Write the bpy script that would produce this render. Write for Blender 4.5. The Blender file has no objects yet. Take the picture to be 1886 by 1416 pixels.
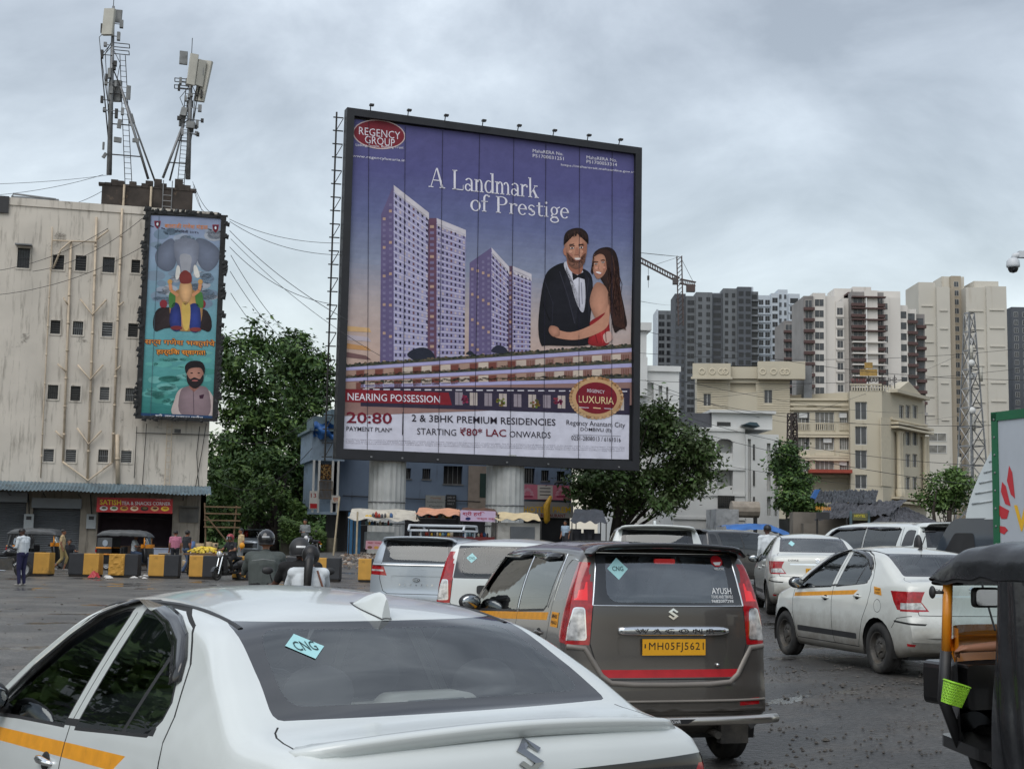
import bpy,bmesh,math,random
from mathutils import Vector,Matrix,Euler
from mathutils.bvhtree import BVHTree
from mathutils.interpolate import poly_3d_calc
from mathutils import noise as mnoise
random.seed(7)
sc=bpy.context.scene
COL=sc.collection
PI=math.pi
R_=math.radians
# camera, world, sun, exposure
CAM_H,FPX,CX,CY,YH0,ROLL=1.68,2500.0,943.0,708.0,991.0,0.019
PITCH=math.atan((YH0-CY)/FPX)
cam_d=bpy.data.cameras.new('camera');cam=bpy.data.objects.new('camera',cam_d);COL.objects.link(cam)
cam_d.sensor_fit='HORIZONTAL';cam_d.sensor_width=36.0;cam_d.lens=36.0*FPX/1886.0
cam_d.clip_start=0.1;cam_d.clip_end=6000
_f=Vector((0,math.cos(PITCH),math.sin(PITCH)));_r0=Vector((1,0,0));_u0=_r0.cross(_f)
_a=math.atan(ROLL)
CR=_r0*math.cos(_a)+_u0*math.sin(_a);CU=-_r0*math.sin(_a)+_u0*math.cos(_a);CF=_f
CO=Vector((0,0,CAM_H))
_m=Matrix((CR,CU,-CF)).transposed().to_4x4();_m.translation=CO
cam.matrix_world=_m
sc.camera=cam
sc.render.resolution_x,sc.render.resolution_y=1024,768
sc.view_settings.view_transform='Standard';sc.view_settings.look='None'
sc.view_settings.exposure=0.22;sc.view_settings.gamma=1.0
sc.cycles.use_denoising=True
sc.cycles.max_bounces=8;sc.cycles.transparent_max_bounces=12;sc.cycles.diffuse_bounces=3;sc.cycles.glossy_bounces=4
sc.cycles.caustics_reflective=False;sc.cycles.caustics_refractive=False
SUN_EL,SUN_AZ=R_(52),R_(200)
world=bpy.data.worlds.new('World');sc.world=world;world.use_nodes=True
def build_world():
 nt=world.node_tree;N=nt.nodes;L=nt.links
 N.clear()
 out=N.new('ShaderNodeOutputWorld')
 sky=N.new('ShaderNodeTexSky');sky.sky_type='NISHITA';sky.sun_disc=False
 sky.sun_elevation=SUN_EL;sky.sun_rotation=SUN_AZ;sky.air_density=1.5;sky.dust_density=1.0
 bs=N.new('ShaderNodeBackground');bs.inputs['Strength'].default_value=0.05
 L.new(sky.outputs[0],bs.inputs['Color'])
 tc=N.new('ShaderNodeTexCoord');mp=N.new('ShaderNodeMapping')
 mp.inputs['Scale'].default_value=(1.0,1.0,1.6);mp.inputs['Location'].default_value=(3.15,0.4,0.72)
 L.new(tc.outputs['Generated'],mp.inputs['Vector'])
 n1=N.new('ShaderNodeTexNoise');n1.inputs['Scale'].default_value=3.6;n1.inputs['Detail'].default_value=9.0
 n1.inputs['Roughness'].default_value=0.57;n1.inputs['Distortion'].default_value=0.35
 L.new(mp.outputs[0],n1.inputs['Vector'])
 n2=N.new('ShaderNodeTexNoise');n2.inputs['Scale'].default_value=1.5;n2.inputs['Detail'].default_value=4.0
 L.new(mp.outputs[0],n2.inputs['Vector'])
 ad=N.new('ShaderNodeMath');ad.operation='MULTIPLY_ADD';ad.inputs[1].default_value=0.45
 L.new(n2.outputs['Fac'],ad.inputs[0]);
 m1=N.new('ShaderNodeMath');m1.operation='MULTIPLY';m1.inputs[1].default_value=0.92
 L.new(n1.outputs['Fac'],m1.inputs[0]);L.new(m1.outputs[0],ad.inputs[2])
 sp=N.new('ShaderNodeSeparateXYZ');L.new(tc.outputs['Generated'],sp.inputs[0])
 gx=N.new('ShaderNodeMapRange');gx.inputs['From Min'].default_value=-0.4;gx.inputs['From Max'].default_value=0.4
 gx.inputs['To Min'].default_value=0.075;gx.inputs['To Max'].default_value=-0.085
 L.new(sp.outputs['X'],gx.inputs['Value'])
 a2=N.new('ShaderNodeMath');a2.operation='ADD';L.new(ad.outputs[0],a2.inputs[0]);L.new(gx.outputs[0],a2.inputs[1])
 rp=N.new('ShaderNodeValToRGB');L.new(a2.outputs[0],rp.inputs['Fac'])
 e=rp.color_ramp.elements
 e[0].position=0.52;e[0].color=(0.265,0.271,0.282,1)
 e[1].position=0.86;e[1].color=(0.71,0.745,0.77,1)
 q=rp.color_ramp.elements.new(0.635);q.color=(0.385,0.400,0.420,1)
 q=rp.color_ramp.elements.new(0.735);q.color=(0.51,0.535,0.56,1)
 bc=N.new('ShaderNodeBackground');bc.inputs['Strength'].default_value=0.92
 L.new(rp.outputs[0],bc.inputs['Color'])
 add=N.new('ShaderNodeAddShader');L.new(bs.outputs[0],add.inputs[0]);L.new(bc.outputs[0],add.inputs[1])
 L.new(add.outputs[0],out.inputs['Surface'])
build_world()
sun_d=bpy.data.lights.new('sun','SUN');sun_d.energy=1.3;sun_d.angle=R_(50);sun_d.color=(1.0,0.96,0.9)
sun=bpy.data.objects.new('sun',sun_d);COL.objects.link(sun)
_sd=Vector((math.sin(SUN_AZ)*math.cos(SUN_EL),math.cos(SUN_AZ)*math.cos(SUN_EL),math.sin(SUN_EL)))
sun.rotation_euler=_sd.to_track_quat('Z','Y').to_euler();sun.location=(0,0,60)
# measuring helpers: photo pixel -> point in the place
def ray(px,py):return CF+CR*((px-CX)/FPX)-CU*((py-CY)/FPX)
def atY(px,py,Y):
 d=ray(px,py);return CO+d*(Y/d.y)
def on_ground(px,py,z=0.0):
 d=ray(px,py);return CO+d*((z-CAM_H)/d.z)
def lin(c):
 c=c/255.0
 return c/12.92 if c<=0.04045 else((c+0.055)/1.055)**2.4
def S(r,g=None,b=None):
 if g is None:r,g,b=int(r[0:2],16),int(r[2:4],16),int(r[4:6],16)
 return(lin(r),lin(g),lin(b))
class Facade:
 """an upright plane at a real place: origin on the ground, local x along it, local -y towards the street"""
 def __init__(s,p0,yaw):s.o=Vector(p0);s.yaw=yaw;s.ux=Vector((math.cos(yaw),math.sin(yaw),0));s.n=Vector((math.sin(yaw),-math.cos(yaw),0))
 def uv(s,px,py,off=0.0):
  d=ray(px,py);o=s.o+s.n*off
  t=(o-CO).dot(s.n)/d.dot(s.n);p=CO+d*t-s.o
  return p.dot(s.ux),p.z
 def rect(s,x0,y0,x1,y1,off=0.0):
  """pixel box -> (u0, z0, u1, z1), measured through its middle lines"""
  ym,xm=(y0+y1)/2,(x0+x1)/2
  u0=s.uv(x0,ym,off)[0];u1=s.uv(x1,ym,off)[0];z1=s.uv(xm,y0,off)[1];z0=s.uv(xm,y1,off)[1]
  return u0,z0,u1,z1
# materials
MATS={}
def mat(name,col,rough=0.7,metal=0.0,var=0.12,vscale=3.0,bump=0.0,bscale=40.0,spec=0.5,coat=0.0,stain=None,stain_scale=0.6,stain_lo=0.55,streak=False,emit=None,estr=1.0,blot=None):
 if name in MATS:return MATS[name]
 m=bpy.data.materials.new(name);m.use_nodes=True;MATS[name]=m
 nt=m.node_tree;N=nt.nodes;L=nt.links
 p=N['Principled BSDF']
 p.inputs['Roughness'].default_value=rough;p.inputs['Metallic'].default_value=metal
 p.inputs['Specular IOR Level'].default_value=spec;p.inputs['Coat Weight'].default_value=coat
 p.inputs['Coat Roughness'].default_value=0.06
 c=(*col[:3],1)
 p.inputs['Base Color'].default_value=c
 if emit is not None:
  p.inputs['Emission Color'].default_value=(*emit,1);p.inputs['Emission Strength'].default_value=estr
 tc=N.new('ShaderNodeTexCoord')
 cur=None
 if var>0:
  n=N.new('ShaderNodeTexNoise');n.inputs['Scale'].default_value=vscale;n.inputs['Detail'].default_value=6
  L.new(tc.outputs['Object'],n.inputs['Vector'])
  mx=N.new('ShaderNodeMix');mx.data_type='RGBA'
  mx.inputs['A'].default_value=(*[x*(1-var)for x in col[:3]],1);mx.inputs['B'].default_value=(*[min(1,x*(1+var))for x in col[:3]],1)
  mr=N.new('ShaderNodeMapRange');mr.inputs['From Min'].default_value=0.3;mr.inputs['From Max'].default_value=0.7
  L.new(n.outputs['Fac'],mr.inputs['Value']);L.new(mr.outputs[0],mx.inputs['Factor'])
  cur=mx.outputs['Result']
 if stain is not None:
  mp=N.new('ShaderNodeMapping');L.new(tc.outputs['Object'],mp.inputs['Vector'])
  mp.inputs['Scale'].default_value=(3.0,3.0,0.35)if streak else(1,1,1)
  n=N.new('ShaderNodeTexNoise');n.inputs['Scale'].default_value=stain_scale;n.inputs['Detail'].default_value=9;n.inputs['Roughness'].default_value=0.65
  L.new(mp.outputs[0],n.inputs['Vector'])
  mr=N.new('ShaderNodeMapRange');mr.inputs['From Min'].default_value=stain_lo;mr.inputs['From Max'].default_value=stain_lo+0.2
  mr.inputs['To Max'].default_value=0.8
  L.new(n.outputs['Fac'],mr.inputs['Value'])
  mx=N.new('ShaderNodeMix');mx.data_type='RGBA'
  if cur:L.new(cur,mx.inputs['A'])
  else:mx.inputs['A'].default_value=c
  mx.inputs['B'].default_value=(*stain,1);L.new(mr.outputs[0],mx.inputs['Factor']);cur=mx.outputs['Result']
 if blot is not None:
  n=N.new('ShaderNodeTexNoise');n.inputs['Scale'].default_value=blot[1];n.inputs['Detail'].default_value=10;n.inputs['Roughness'].default_value=0.72;L.new(tc.outputs['Object'],n.inputs['Vector'])
  mr=N.new('ShaderNodeMapRange');mr.inputs['From Min'].default_value=blot[2];mr.inputs['From Max'].default_value=blot[2]+0.09;mr.inputs['To Max'].default_value=0.85;L.new(n.outputs['Fac'],mr.inputs['Value'])
  mx=N.new('ShaderNodeMix');mx.data_type='RGBA';L.new(cur,mx.inputs['A']);mx.inputs['B'].default_value=(*blot[0],1);L.new(mr.outputs[0],mx.inputs['Factor']);cur=mx.outputs['Result']
 if cur:L.new(cur,p.inputs['Base Color'])
 if bump>0:
  n=N.new('ShaderNodeTexNoise');n.inputs['Scale'].default_value=bscale;n.inputs['Detail'].default_value=5
  L.new(tc.outputs['Object'],n.inputs['Vector'])
  b=N.new('ShaderNodeBump');b.inputs['Strength'].default_value=bump;b.inputs['Distance'].default_value=0.02
  L.new(n.outputs['Fac'],b.inputs['Height']);L.new(b.outputs[0],p.inputs['Normal'])
 return m
def mat_attr(name,rough=0.6,spec=0.3,var=0.0,vscale=2.0,bump=0.0,bscale=1.0,bdist=0.05):
 """colours come from the mesh's own colour attribute: printed sheets and many-coloured small things"""
 if name in MATS:return MATS[name]
 m=bpy.data.materials.new(name);m.use_nodes=True;MATS[name]=m
 nt=m.node_tree;N=nt.nodes;L=nt.links;p=N['Principled BSDF']
 p.inputs['Roughness'].default_value=rough;p.inputs['Specular IOR Level'].default_value=spec
 a=N.new('ShaderNodeAttribute');a.attribute_name='Col'
 cur=a.outputs['Color'];tc=N.new('ShaderNodeTexCoord')
 if var>0:
  n=N.new('ShaderNodeTexNoise');n.inputs['Scale'].default_value=vscale;n.inputs['Detail'].default_value=5
  L.new(tc.outputs['Object'],n.inputs['Vector'])
  mr=N.new('ShaderNodeMapRange');mr.inputs['To Min'].default_value=1-var;mr.inputs['To Max'].default_value=1+var
  mr.inputs['From Min'].default_value=0.3;mr.inputs['From Max'].default_value=0.7
  L.new(n.outputs['Fac'],mr.inputs['Value'])
  mx=N.new('ShaderNodeVectorMath');mx.operation='SCALE';L.new(cur,mx.inputs[0]);L.new(mr.outputs[0],mx.inputs['Scale']);cur=mx.outputs[0]
 L.new(cur,p.inputs['Base Color'])
 if bump>0:
  n=N.new('ShaderNodeTexNoise');n.inputs['Scale'].default_value=bscale;n.inputs['Detail'].default_value=3
  L.new(tc.outputs['Object'],n.inputs['Vector'])
  b=N.new('ShaderNodeBump');b.inputs['Strength'].default_value=bump;b.inputs['Distance'].default_value=bdist
  L.new(n.outputs['Fac'],b.inputs['Height']);L.new(b.outputs[0],p.inputs['Normal'])
 return m
def mat_glass(name,tint=(0.5,0.55,0.55),ior=1.5,base=0.04,rough=0.015):
 if name in MATS:return MATS[name]
 m=bpy.data.materials.new(name);m.use_nodes=True;MATS[name]=m
 nt=m.node_tree;N=nt.nodes;L=nt.links;N.clear()
 out=N.new('ShaderNodeOutputMaterial');t=N.new('ShaderNodeBsdfTransparent');t.inputs[0].default_value=(*tint,1)
 g=N.new('ShaderNodeBsdfGlossy');g.inputs['Roughness'].default_value=rough;g.inputs['Color'].default_value=(0.93,0.96,0.97,1)
 fr=N.new('ShaderNodeFresnel');fr.inputs['IOR'].default_value=ior
 tc=N.new('ShaderNodeTexCoord');n=N.new('ShaderNodeTexNoise');n.inputs['Scale'].default_value=2.5;L.new(tc.outputs['Object'],n.inputs['Vector'])
 b=N.new('ShaderNodeBump');b.inputs['Strength'].default_value=0.06;b.inputs['Distance'].default_value=0.02
 L.new(n.outputs['Fac'],b.inputs['Height']);L.new(b.outputs[0],g.inputs['Normal'])
 ad=N.new('ShaderNodeMath');ad.operation='ADD';ad.inputs[1].default_value=base;ad.use_clamp=True
 L.new(fr.outputs[0],ad.inputs[0])
 mx=N.new('ShaderNodeMixShader');L.new(ad.outputs[0],mx.inputs[0]);L.new(t.outputs[0],mx.inputs[1]);L.new(g.outputs[0],mx.inputs[2])
 L.new(mx.outputs[0],out.inputs['Surface'])
 return m
# mesh builder
class MB:
 def __init__(s):s.v=[];s.f=[];s.m=[];s.c=[];s.sm=[];s.cm=0;s.cc=(0.5,0.5,0.5);s.smooth=False
 def face(s,idx):s.f.append(tuple(idx));s.m.append(s.cm);s.c.append(s.cc);s.sm.append(s.smooth)
 def poly(s,pts):
  b=len(s.v);s.v+=[tuple(p)for p in pts];s.face(range(b,b+len(pts)))
 def box(s,x0,x1,y0,y1,z0,z1,M=None):
  b=len(s.v)
  P=[(x0,y0,z0),(x1,y0,z0),(x1,y1,z0),(x0,y1,z0),(x0,y0,z1),(x1,y0,z1),(x1,y1,z1),(x0,y1,z1)]
  if M is not None:P=[tuple(M@Vector(p))for p in P]
  s.v+=P
  for q in((3,2,1,0),(4,5,6,7),(0,1,5,4),(1,2,6,5),(2,3,7,6),(3,0,4,7)):s.face([b+i for i in q])
 def prism(s,pts,a,b,plane='xz'):
  """2-D outline (counter-clockwise) pushed from a to b along the third axis"""
  n=len(pts);k=len(s.v)
  def mk(p,w):return{'xz':(p[0],w,p[1]),'yz':(w,p[0],p[1]),'xy':(p[0],p[1],w)}[plane]
  s.v+=[mk(p,a)for p in pts]+[mk(p,b)for p in pts]
  s.face(range(k,k+n));s.face(range(k+2*n-1,k+n-1,-1))
  for i in range(n):j=(i+1)%n;s.face((k+j,k+i,k+n+i,k+n+j))
 def tube(s,pts,r,n=8,caps=True):
  """round bar through points; r a number or one per point"""
  pts=[Vector(p)for p in pts]
  rs=r if isinstance(r,(list,tuple))else[r]*len(pts)
  k0=len(s.v);ref=None
  for i,p in enumerate(pts):
   d=(pts[min(i+1,len(pts)-1)]-pts[max(i-1,0)]).normalized()
   if ref is None:ref=d.orthogonal().normalized()
   ref=(ref-d*ref.dot(d)).normalized()if(ref-d*ref.dot(d)).length>1e-6 else d.orthogonal().normalized()
   b=d.cross(ref)
   for j in range(n):
    a=2*PI*j/n;s.v.append(tuple(p+(ref*math.cos(a)+b*math.sin(a))*rs[i]))
  for i in range(len(pts)-1):
   for j in range(n):
    a=k0+i*n+j;b_=k0+i*n+(j+1)%n;s.face((a,b_,b_+n,a+n))
  if caps:
   s.face(range(k0+n-1,k0-1,-1));e=k0+(len(pts)-1)*n;s.face(range(e,e+n))
 def lathe(s,prof,o=(0,0,0),axis='z',n=24,closed=False):
  k0=len(s.v);o=Vector(o);m=len(prof)
  for j in range(n):
   a=2*PI*j/n;c,q=math.cos(a),math.sin(a)
   for r,h in prof:
    p={'z':(r*c,r*q,h),'x':(h,r*c,r*q),'y':(r*q,h,r*c)}[axis]
    s.v.append(tuple(o+Vector(p)))
  for j in range(n):
   for i in range(m if closed else m-1):
    a=k0+j*m+i;b=k0+j*m+(i+1)%m;c=k0+((j+1)%n)*m+(i+1)%m;d=k0+((j+1)%n)*m+i
    s.face((a,d,c,b))
 def sphere(s,o,r,n=12,m=8,M=None):
  k0=len(s.v);r=(r,r,r)if not isinstance(r,(tuple,list))else r
  for i in range(m+1):
   t=PI*i/m
   for j in range(n):
    a=2*PI*j/n;p=Vector((r[0]*math.sin(t)*math.cos(a),r[1]*math.sin(t)*math.sin(a),r[2]*math.cos(t)))
    if M is not None:p=M@p
    s.v.append(tuple(Vector(o)+p))
  for i in range(m):
   for j in range(n):
    a=k0+i*n+j;b=k0+i*n+(j+1)%n;s.face((a,a+n,b+n,b))
 def grid(s,nu,nv,fn):
  k0=len(s.v)
  for i in range(nu+1):
   for j in range(nv+1):s.v.append(tuple(fn(i/nu,j/nv)))
  for i in range(nu):
   for j in range(nv):
    a=k0+i*(nv+1)+j;s.face((a,a+nv+1,a+nv+2,a+1))
 def add(s,me,M=None):
  b=len(s.v)
  for v in me.vertices:s.v.append(tuple(M@v.co if M is not None else v.co))
  for p in me.polygons:s.face([b+i for i in p.vertices])
 def mesh(s,name):
  me=bpy.data.meshes.new(name);me.from_pydata(s.v,[],s.f);return me
 def build(s,name,mats,parent=None,col=False,fix=True):
  me=s.mesh(name)
  if not isinstance(mats,(list,tuple)):mats=[mats]
  for m in mats:me.materials.append(m)
  for i,p in enumerate(me.polygons):p.material_index=s.m[i];p.use_smooth=s.sm[i]
  if col:
   at=me.color_attributes.new('Col','FLOAT_COLOR','CORNER')
   buf=[]
   for i,p in enumerate(me.polygons):
    c=s.c[i]
    if isinstance(c[0],tuple):
     for q in c:buf+=[*q,1.0]
    else:buf+=list((*c[:3],1.0))*p.loop_total
   at.data.foreach_set('color',buf)
  if fix:
   bm=bmesh.new();bm.from_mesh(me);bmesh.ops.recalc_face_normals(bm,faces=bm.faces);bm.to_mesh(me);bm.free()
  me.update()
  o=bpy.data.objects.new(name,me);COL.objects.link(o)
  if parent is not None:o.parent=parent
  return o
def empty(name,loc=(0,0,0),rz=0.0,label=None,cat=None,group=None):
 o=bpy.data.objects.new(name,None);COL.objects.link(o);o.location=loc;o.rotation_euler=(0,0,rz);o.empty_display_size=0.3
 return tag(o,label,cat,group)
def tag(o,label=None,cat=None,group=None,kind=None):
 if label:o['label']=label
 if cat:o['category']=cat
 if group:o['group']=group
 if kind:o['kind']=kind
 return o
def dup_tree(o,parent=None):
 c=o.copy();COL.objects.link(c);c.parent=parent
 for ch in list(o.children):dup_tree(ch,c)
 return c
def child_copy(p,parent,loc=None):
 c=p.copy();COL.objects.link(c);c.parent=parent
 if loc is not None:c.location=loc
 return c
def text_mesh(txt,size=1.0,bold=0.0,align='LEFT',spacing=1.0,shear=0.0,res=3,extrude=0.0):
 cu=bpy.data.curves.new('lettering','FONT');cu.body=txt;cu.size=size;cu.offset=bold*size;cu.align_x=align
 cu.space_character=spacing;cu.shear=shear;cu.resolution_u=res;cu.extrude=extrude;cu.fill_mode='FRONT' if extrude==0 else 'BOTH'
 o=bpy.data.objects.new('lettering',cu);COL.objects.link(o)
 dg=bpy.context.evaluated_depsgraph_get();dg.update()
 me=bpy.data.meshes.new_from_object(o.evaluated_get(dg),depsgraph=dg)
 bpy.data.objects.remove(o);bpy.data.curves.remove(cu)
 return me
def text_bounds(me):
 xs=[v.co.x for v in me.vertices];ys=[v.co.y for v in me.vertices]
 return(min(xs),min(ys),max(xs),max(ys))if xs else(0,0,1,1)
def smoothstep(a,b,x):
 t=max(0.0,min(1.0,(x-a)/(b-a)));return t*t*(3-2*t)
def gz(x,y):
 """height of the ground: the road is level and rises a little to the right"""
 return smoothstep(1.6,3.7,x)*(0.20*smoothstep(9,15,y)+0.22*smoothstep(19,26,y))+(0.72*smoothstep(51,66,y)*smoothstep(-15,-10,x)if y>51 and x<12 else 0.0)*(1-0.55*smoothstep(1.6,6,x))
# the ground: one wet broken asphalt sheet
def build_ground():
 mb=MB();mb.smooth=True
 xs=[-1600,-700,-300,-120,-60,-36,-26]+[-20+i*0.5 for i in range(0,81)]+[26,36,60,120,300,700,1600]
 ys=[-60,-20,-6,0]+[2+i*0.5 for i in range(0,120)]+[64,70,80,100,140,220,400,900,2500]
 for x in xs:
  for y in ys:
   n=0.0
   if-20<=x<=20 and 2<=y<=62:n=0.012*mnoise.noise(Vector((x*0.35,y*0.35,0)))+0.006*mnoise.noise(Vector((x*1.2,y*1.2,3)))
   mb.v.append((x,y,gz(x,y)+n-0.008))
 ny=len(ys)
 for i in range(len(xs)-1):
  for j in range(ny-1):a=i*ny+j;mb.face((a,a+ny,a+ny+1,a+1))
 m=bpy.data.materials.new('wet_asphalt');m.use_nodes=True
 nt=m.node_tree;N=nt.nodes;L=nt.links;p=N['Principled BSDF']
 tc=N.new('ShaderNodeTexCoord')
 def noise(scale,det=6,rough=0.6,vec=None):
  n=N.new('ShaderNodeTexNoise');n.inputs['Scale'].default_value=scale;n.inputs['Detail'].default_value=det;n.inputs['Roughness'].default_value=rough
  L.new(vec or tc.outputs['Object'],n.inputs['Vector']);return n.outputs['Fac']
 def rng(src,a,b,c=0.0,d=1.0):
  r=N.new('ShaderNodeMapRange');r.inputs['From Min'].default_value=a;r.inputs['From Max'].default_value=b
  r.inputs['To Min'].default_value=c;r.inputs['To Max'].default_value=d;L.new(src,r.inputs['Value']);return r.outputs[0]
 def mixc(f,a,b):
  x=N.new('ShaderNodeMix');x.data_type='RGBA';L.new(f,x.inputs['Factor'])
  for k,q in(('A',a),('B',b)):
   if isinstance(q,tuple):x.inputs[k].default_value=(*q,1)
   else:L.new(q,x.inputs[k])
  return x.outputs['Result']
 mp=N.new('ShaderNodeMapping');mp.inputs['Scale'].default_value=(0.35,1.6,1);mp.inputs['Rotation'].default_value=(0,0,R_(4));L.new(tc.outputs['Object'],mp.inputs['Vector'])
 patch=noise(0.55,5,0.55);fine=noise(34,4,0.7);streak=noise(0.8,6,0.6,mp.outputs[0]);mud=noise(0.9,7,0.62)
 c=mixc(rng(patch,0.36,0.62),(0.066,0.064,0.061),(0.150,0.145,0.136))
 c=mixc(rng(streak,0.45,0.72,0,0.55),c,(0.044,0.041,0.038))
 c=mixc(rng(mud,0.52,0.66,0,0.7),c,(0.155,0.130,0.104))
 c=mixc(rng(fine,0.52,0.75,0,0.55),c,(0.19,0.18,0.17))
 v2=N.new('ShaderNodeTexVoronoi');v2.inputs['Scale'].default_value=30;L.new(tc.outputs['Object'],v2.inputs['Vector']);s2=N.new('ShaderNodeSeparateColor');L.new(v2.outputs['Color'],s2.inputs[0])
 vm=N.new('ShaderNodeVectorMath');vm.operation='SCALE';L.new(c,vm.inputs[0]);L.new(rng(s2.outputs[0],0,1,0.65,1.4),vm.inputs['Scale']);c=vm.outputs[0]
 sx=N.new('ShaderNodeSeparateXYZ');L.new(tc.outputs['Object'],sx.inputs[0]);wa=N.new('ShaderNodeMath');wa.operation='MULTIPLY_ADD';wa.inputs[1].default_value=3.5;L.new(mud,wa.inputs[0]);L.new(sx.outputs['X'],wa.inputs[2])
 damp=rng(wa.outputs[0],2.2,3.8)
 vd=N.new('ShaderNodeVectorMath');vd.operation='SCALE';L.new(c,vd.inputs[0]);L.new(rng(damp,0,1,1.0,0.60),vd.inputs['Scale']);c=vd.outputs[0]
 L.new(c,p.inputs['Base Color'])
 wet=rng(patch,0.50,0.60);pud=rng(noise(0.62,5,0.55),0.585,0.615)
 wf=N.new('ShaderNodeMath');wf.operation='MAXIMUM';L.new(rng(wet,0,1,0.0,0.30),wf.inputs[0]);L.new(pud,wf.inputs[1])
 rr=N.new('ShaderNodeMath');rr.operation='MULTIPLY';L.new(rng(wf.outputs[0],0,1,0.43,0.06),rr.inputs[0]);L.new(rng(damp,0,1,1.0,0.72),rr.inputs[1]);L.new(rr.outputs[0],p.inputs['Roughness'])
 p.inputs['Specular IOR Level'].default_value=0.5
 v=N.new('ShaderNodeTexVoronoi');v.inputs['Scale'].default_value=17;L.new(tc.outputs['Object'],v.inputs['Vector'])
 h=N.new('ShaderNodeMath');h.operation='MULTIPLY_ADD';h.inputs[1].default_value=-0.7;L.new(v.outputs['Distance'],h.inputs[0]);L.new(fine,h.inputs[2])
 k=N.new('ShaderNodeMath');k.operation='MULTIPLY';L.new(h.outputs[0],k.inputs[0]);L.new(rng(pud,0,1,1.0,0.03),k.inputs[1])
 b=N.new('ShaderNodeBump');b.inputs['Strength'].default_value=0.75;b.inputs['Distance'].default_value=0.035;L.new(k.outputs[0],b.inputs['Height'])
 L.new(b.outputs[0],p.inputs['Normal'])
 o=mb.build('road',m,fix=False);tag(o,kind='structure')
 g=MB();rnd=random.Random(3)
 for i in range(2600):
  if i<1900:x=rnd.uniform(1.6,6.0);y=rnd.uniform(7.0,17)
  else:x=rnd.uniform(-14,8);y=rnd.uniform(14,46)
  cl=mnoise.noise(Vector((x*0.8,y*0.8,9)))
  if cl<-0.1 and rnd.random()<0.75:continue
  r=rnd.uniform(0.006,0.021)*(1.9 if rnd.random()<0.05 else 1)
  b0=len(g.v);zz=gz(x,y)
  for q in range(6):
   d=((1,0,0),(0,1,0),(-1,0,0),(0,-1,0),(0,0,1),(0,0,-0.6))[q]
   g.v.append((x+d[0]*r*rnd.uniform(0.7,1.4),y+d[1]*r*rnd.uniform(0.7,1.4),zz+d[2]*r*0.75))
  for q in((0,1,4),(1,2,4),(2,3,4),(3,0,4),(1,0,5),(2,1,5),(3,2,5),(0,3,5)):g.face([b0+t for t in q])
 o=g.build('gravel',mat('gravel_stone',S(80,76,71),0.75,var=0.4,vscale=9),fix=False);tag(o,kind='stuff')
build_ground()
# cars: a lofted shell, cut into panes, lamps and panels
def pchip(pts):
 pts=sorted(pts);xs=[p[0]for p in pts];ys=[p[1]for p in pts];n=len(xs)
 h=[xs[i+1]-xs[i]for i in range(n-1)];d=[(ys[i+1]-ys[i])/h[i]for i in range(n-1)]
 m=[0.0]*n;m[0]=d[0];m[-1]=d[-1]
 for i in range(1,n-1):
  if d[i-1]*d[i]>0:
   w1=2*h[i]+h[i-1];w2=h[i]+2*h[i-1];m[i]=(w1+w2)/(w1/d[i-1]+w2/d[i])
 def f(x):
  if x<=xs[0]:return ys[0]
  if x>=xs[-1]:return ys[-1]
  i=0
  while x>xs[i+1]:i+=1
  t=(x-xs[i])/h[i]
  return(2*t**3-3*t*t+1)*ys[i]+(t**3-2*t*t+t)*h[i]*m[i]+(-2*t**3+3*t*t)*ys[i+1]+(t**3-t*t)*h[i]*m[i+1]
 return f
def rpoly(pts,r=0.03,n=3):
 """convex outline with its corners rounded"""
 out=[];N=len(pts)
 rr=r if isinstance(r,(list,tuple))else[r]*N
 for i in range(N):
  p=Vector(pts[i]);a=Vector(pts[i-1]);b=Vector(pts[(i+1)%N])
  da=(a-p);db=(b-p);q=min(rr[i],da.length*0.45,db.length*0.45)
  if q<1e-4:out.append(tuple(p));continue
  A=p+da.normalized()*q;B=p+db.normalized()*q
  for k in range(n+1):
   t=k/n;out.append(tuple(A*(1-t)**2+p*2*t*(1-t)+B*t*t))
 return out
def grow(pts,d):
 """push every edge of a convex outline outwards by d"""
 N=len(pts);ar=sum(pts[i][0]*pts[(i+1)%N][1]-pts[(i+1)%N][0]*pts[i][1]for i in range(N));s=1 if ar>0 else-1
 out=[]
 for i in range(N):
  p=Vector(pts[i]);a=(p-Vector(pts[i-1])).normalized();b=(Vector(pts[(i+1)%N])-p).normalized()
  na=Vector((a.y,-a.x))*s;nb=Vector((b.y,-b.x))*s
  k=(na+nb);k=k/max(0.3,k.length_squared)*2 if k.length>1e-6 else na
  out.append(tuple(p+k*d))
 return out
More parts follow.
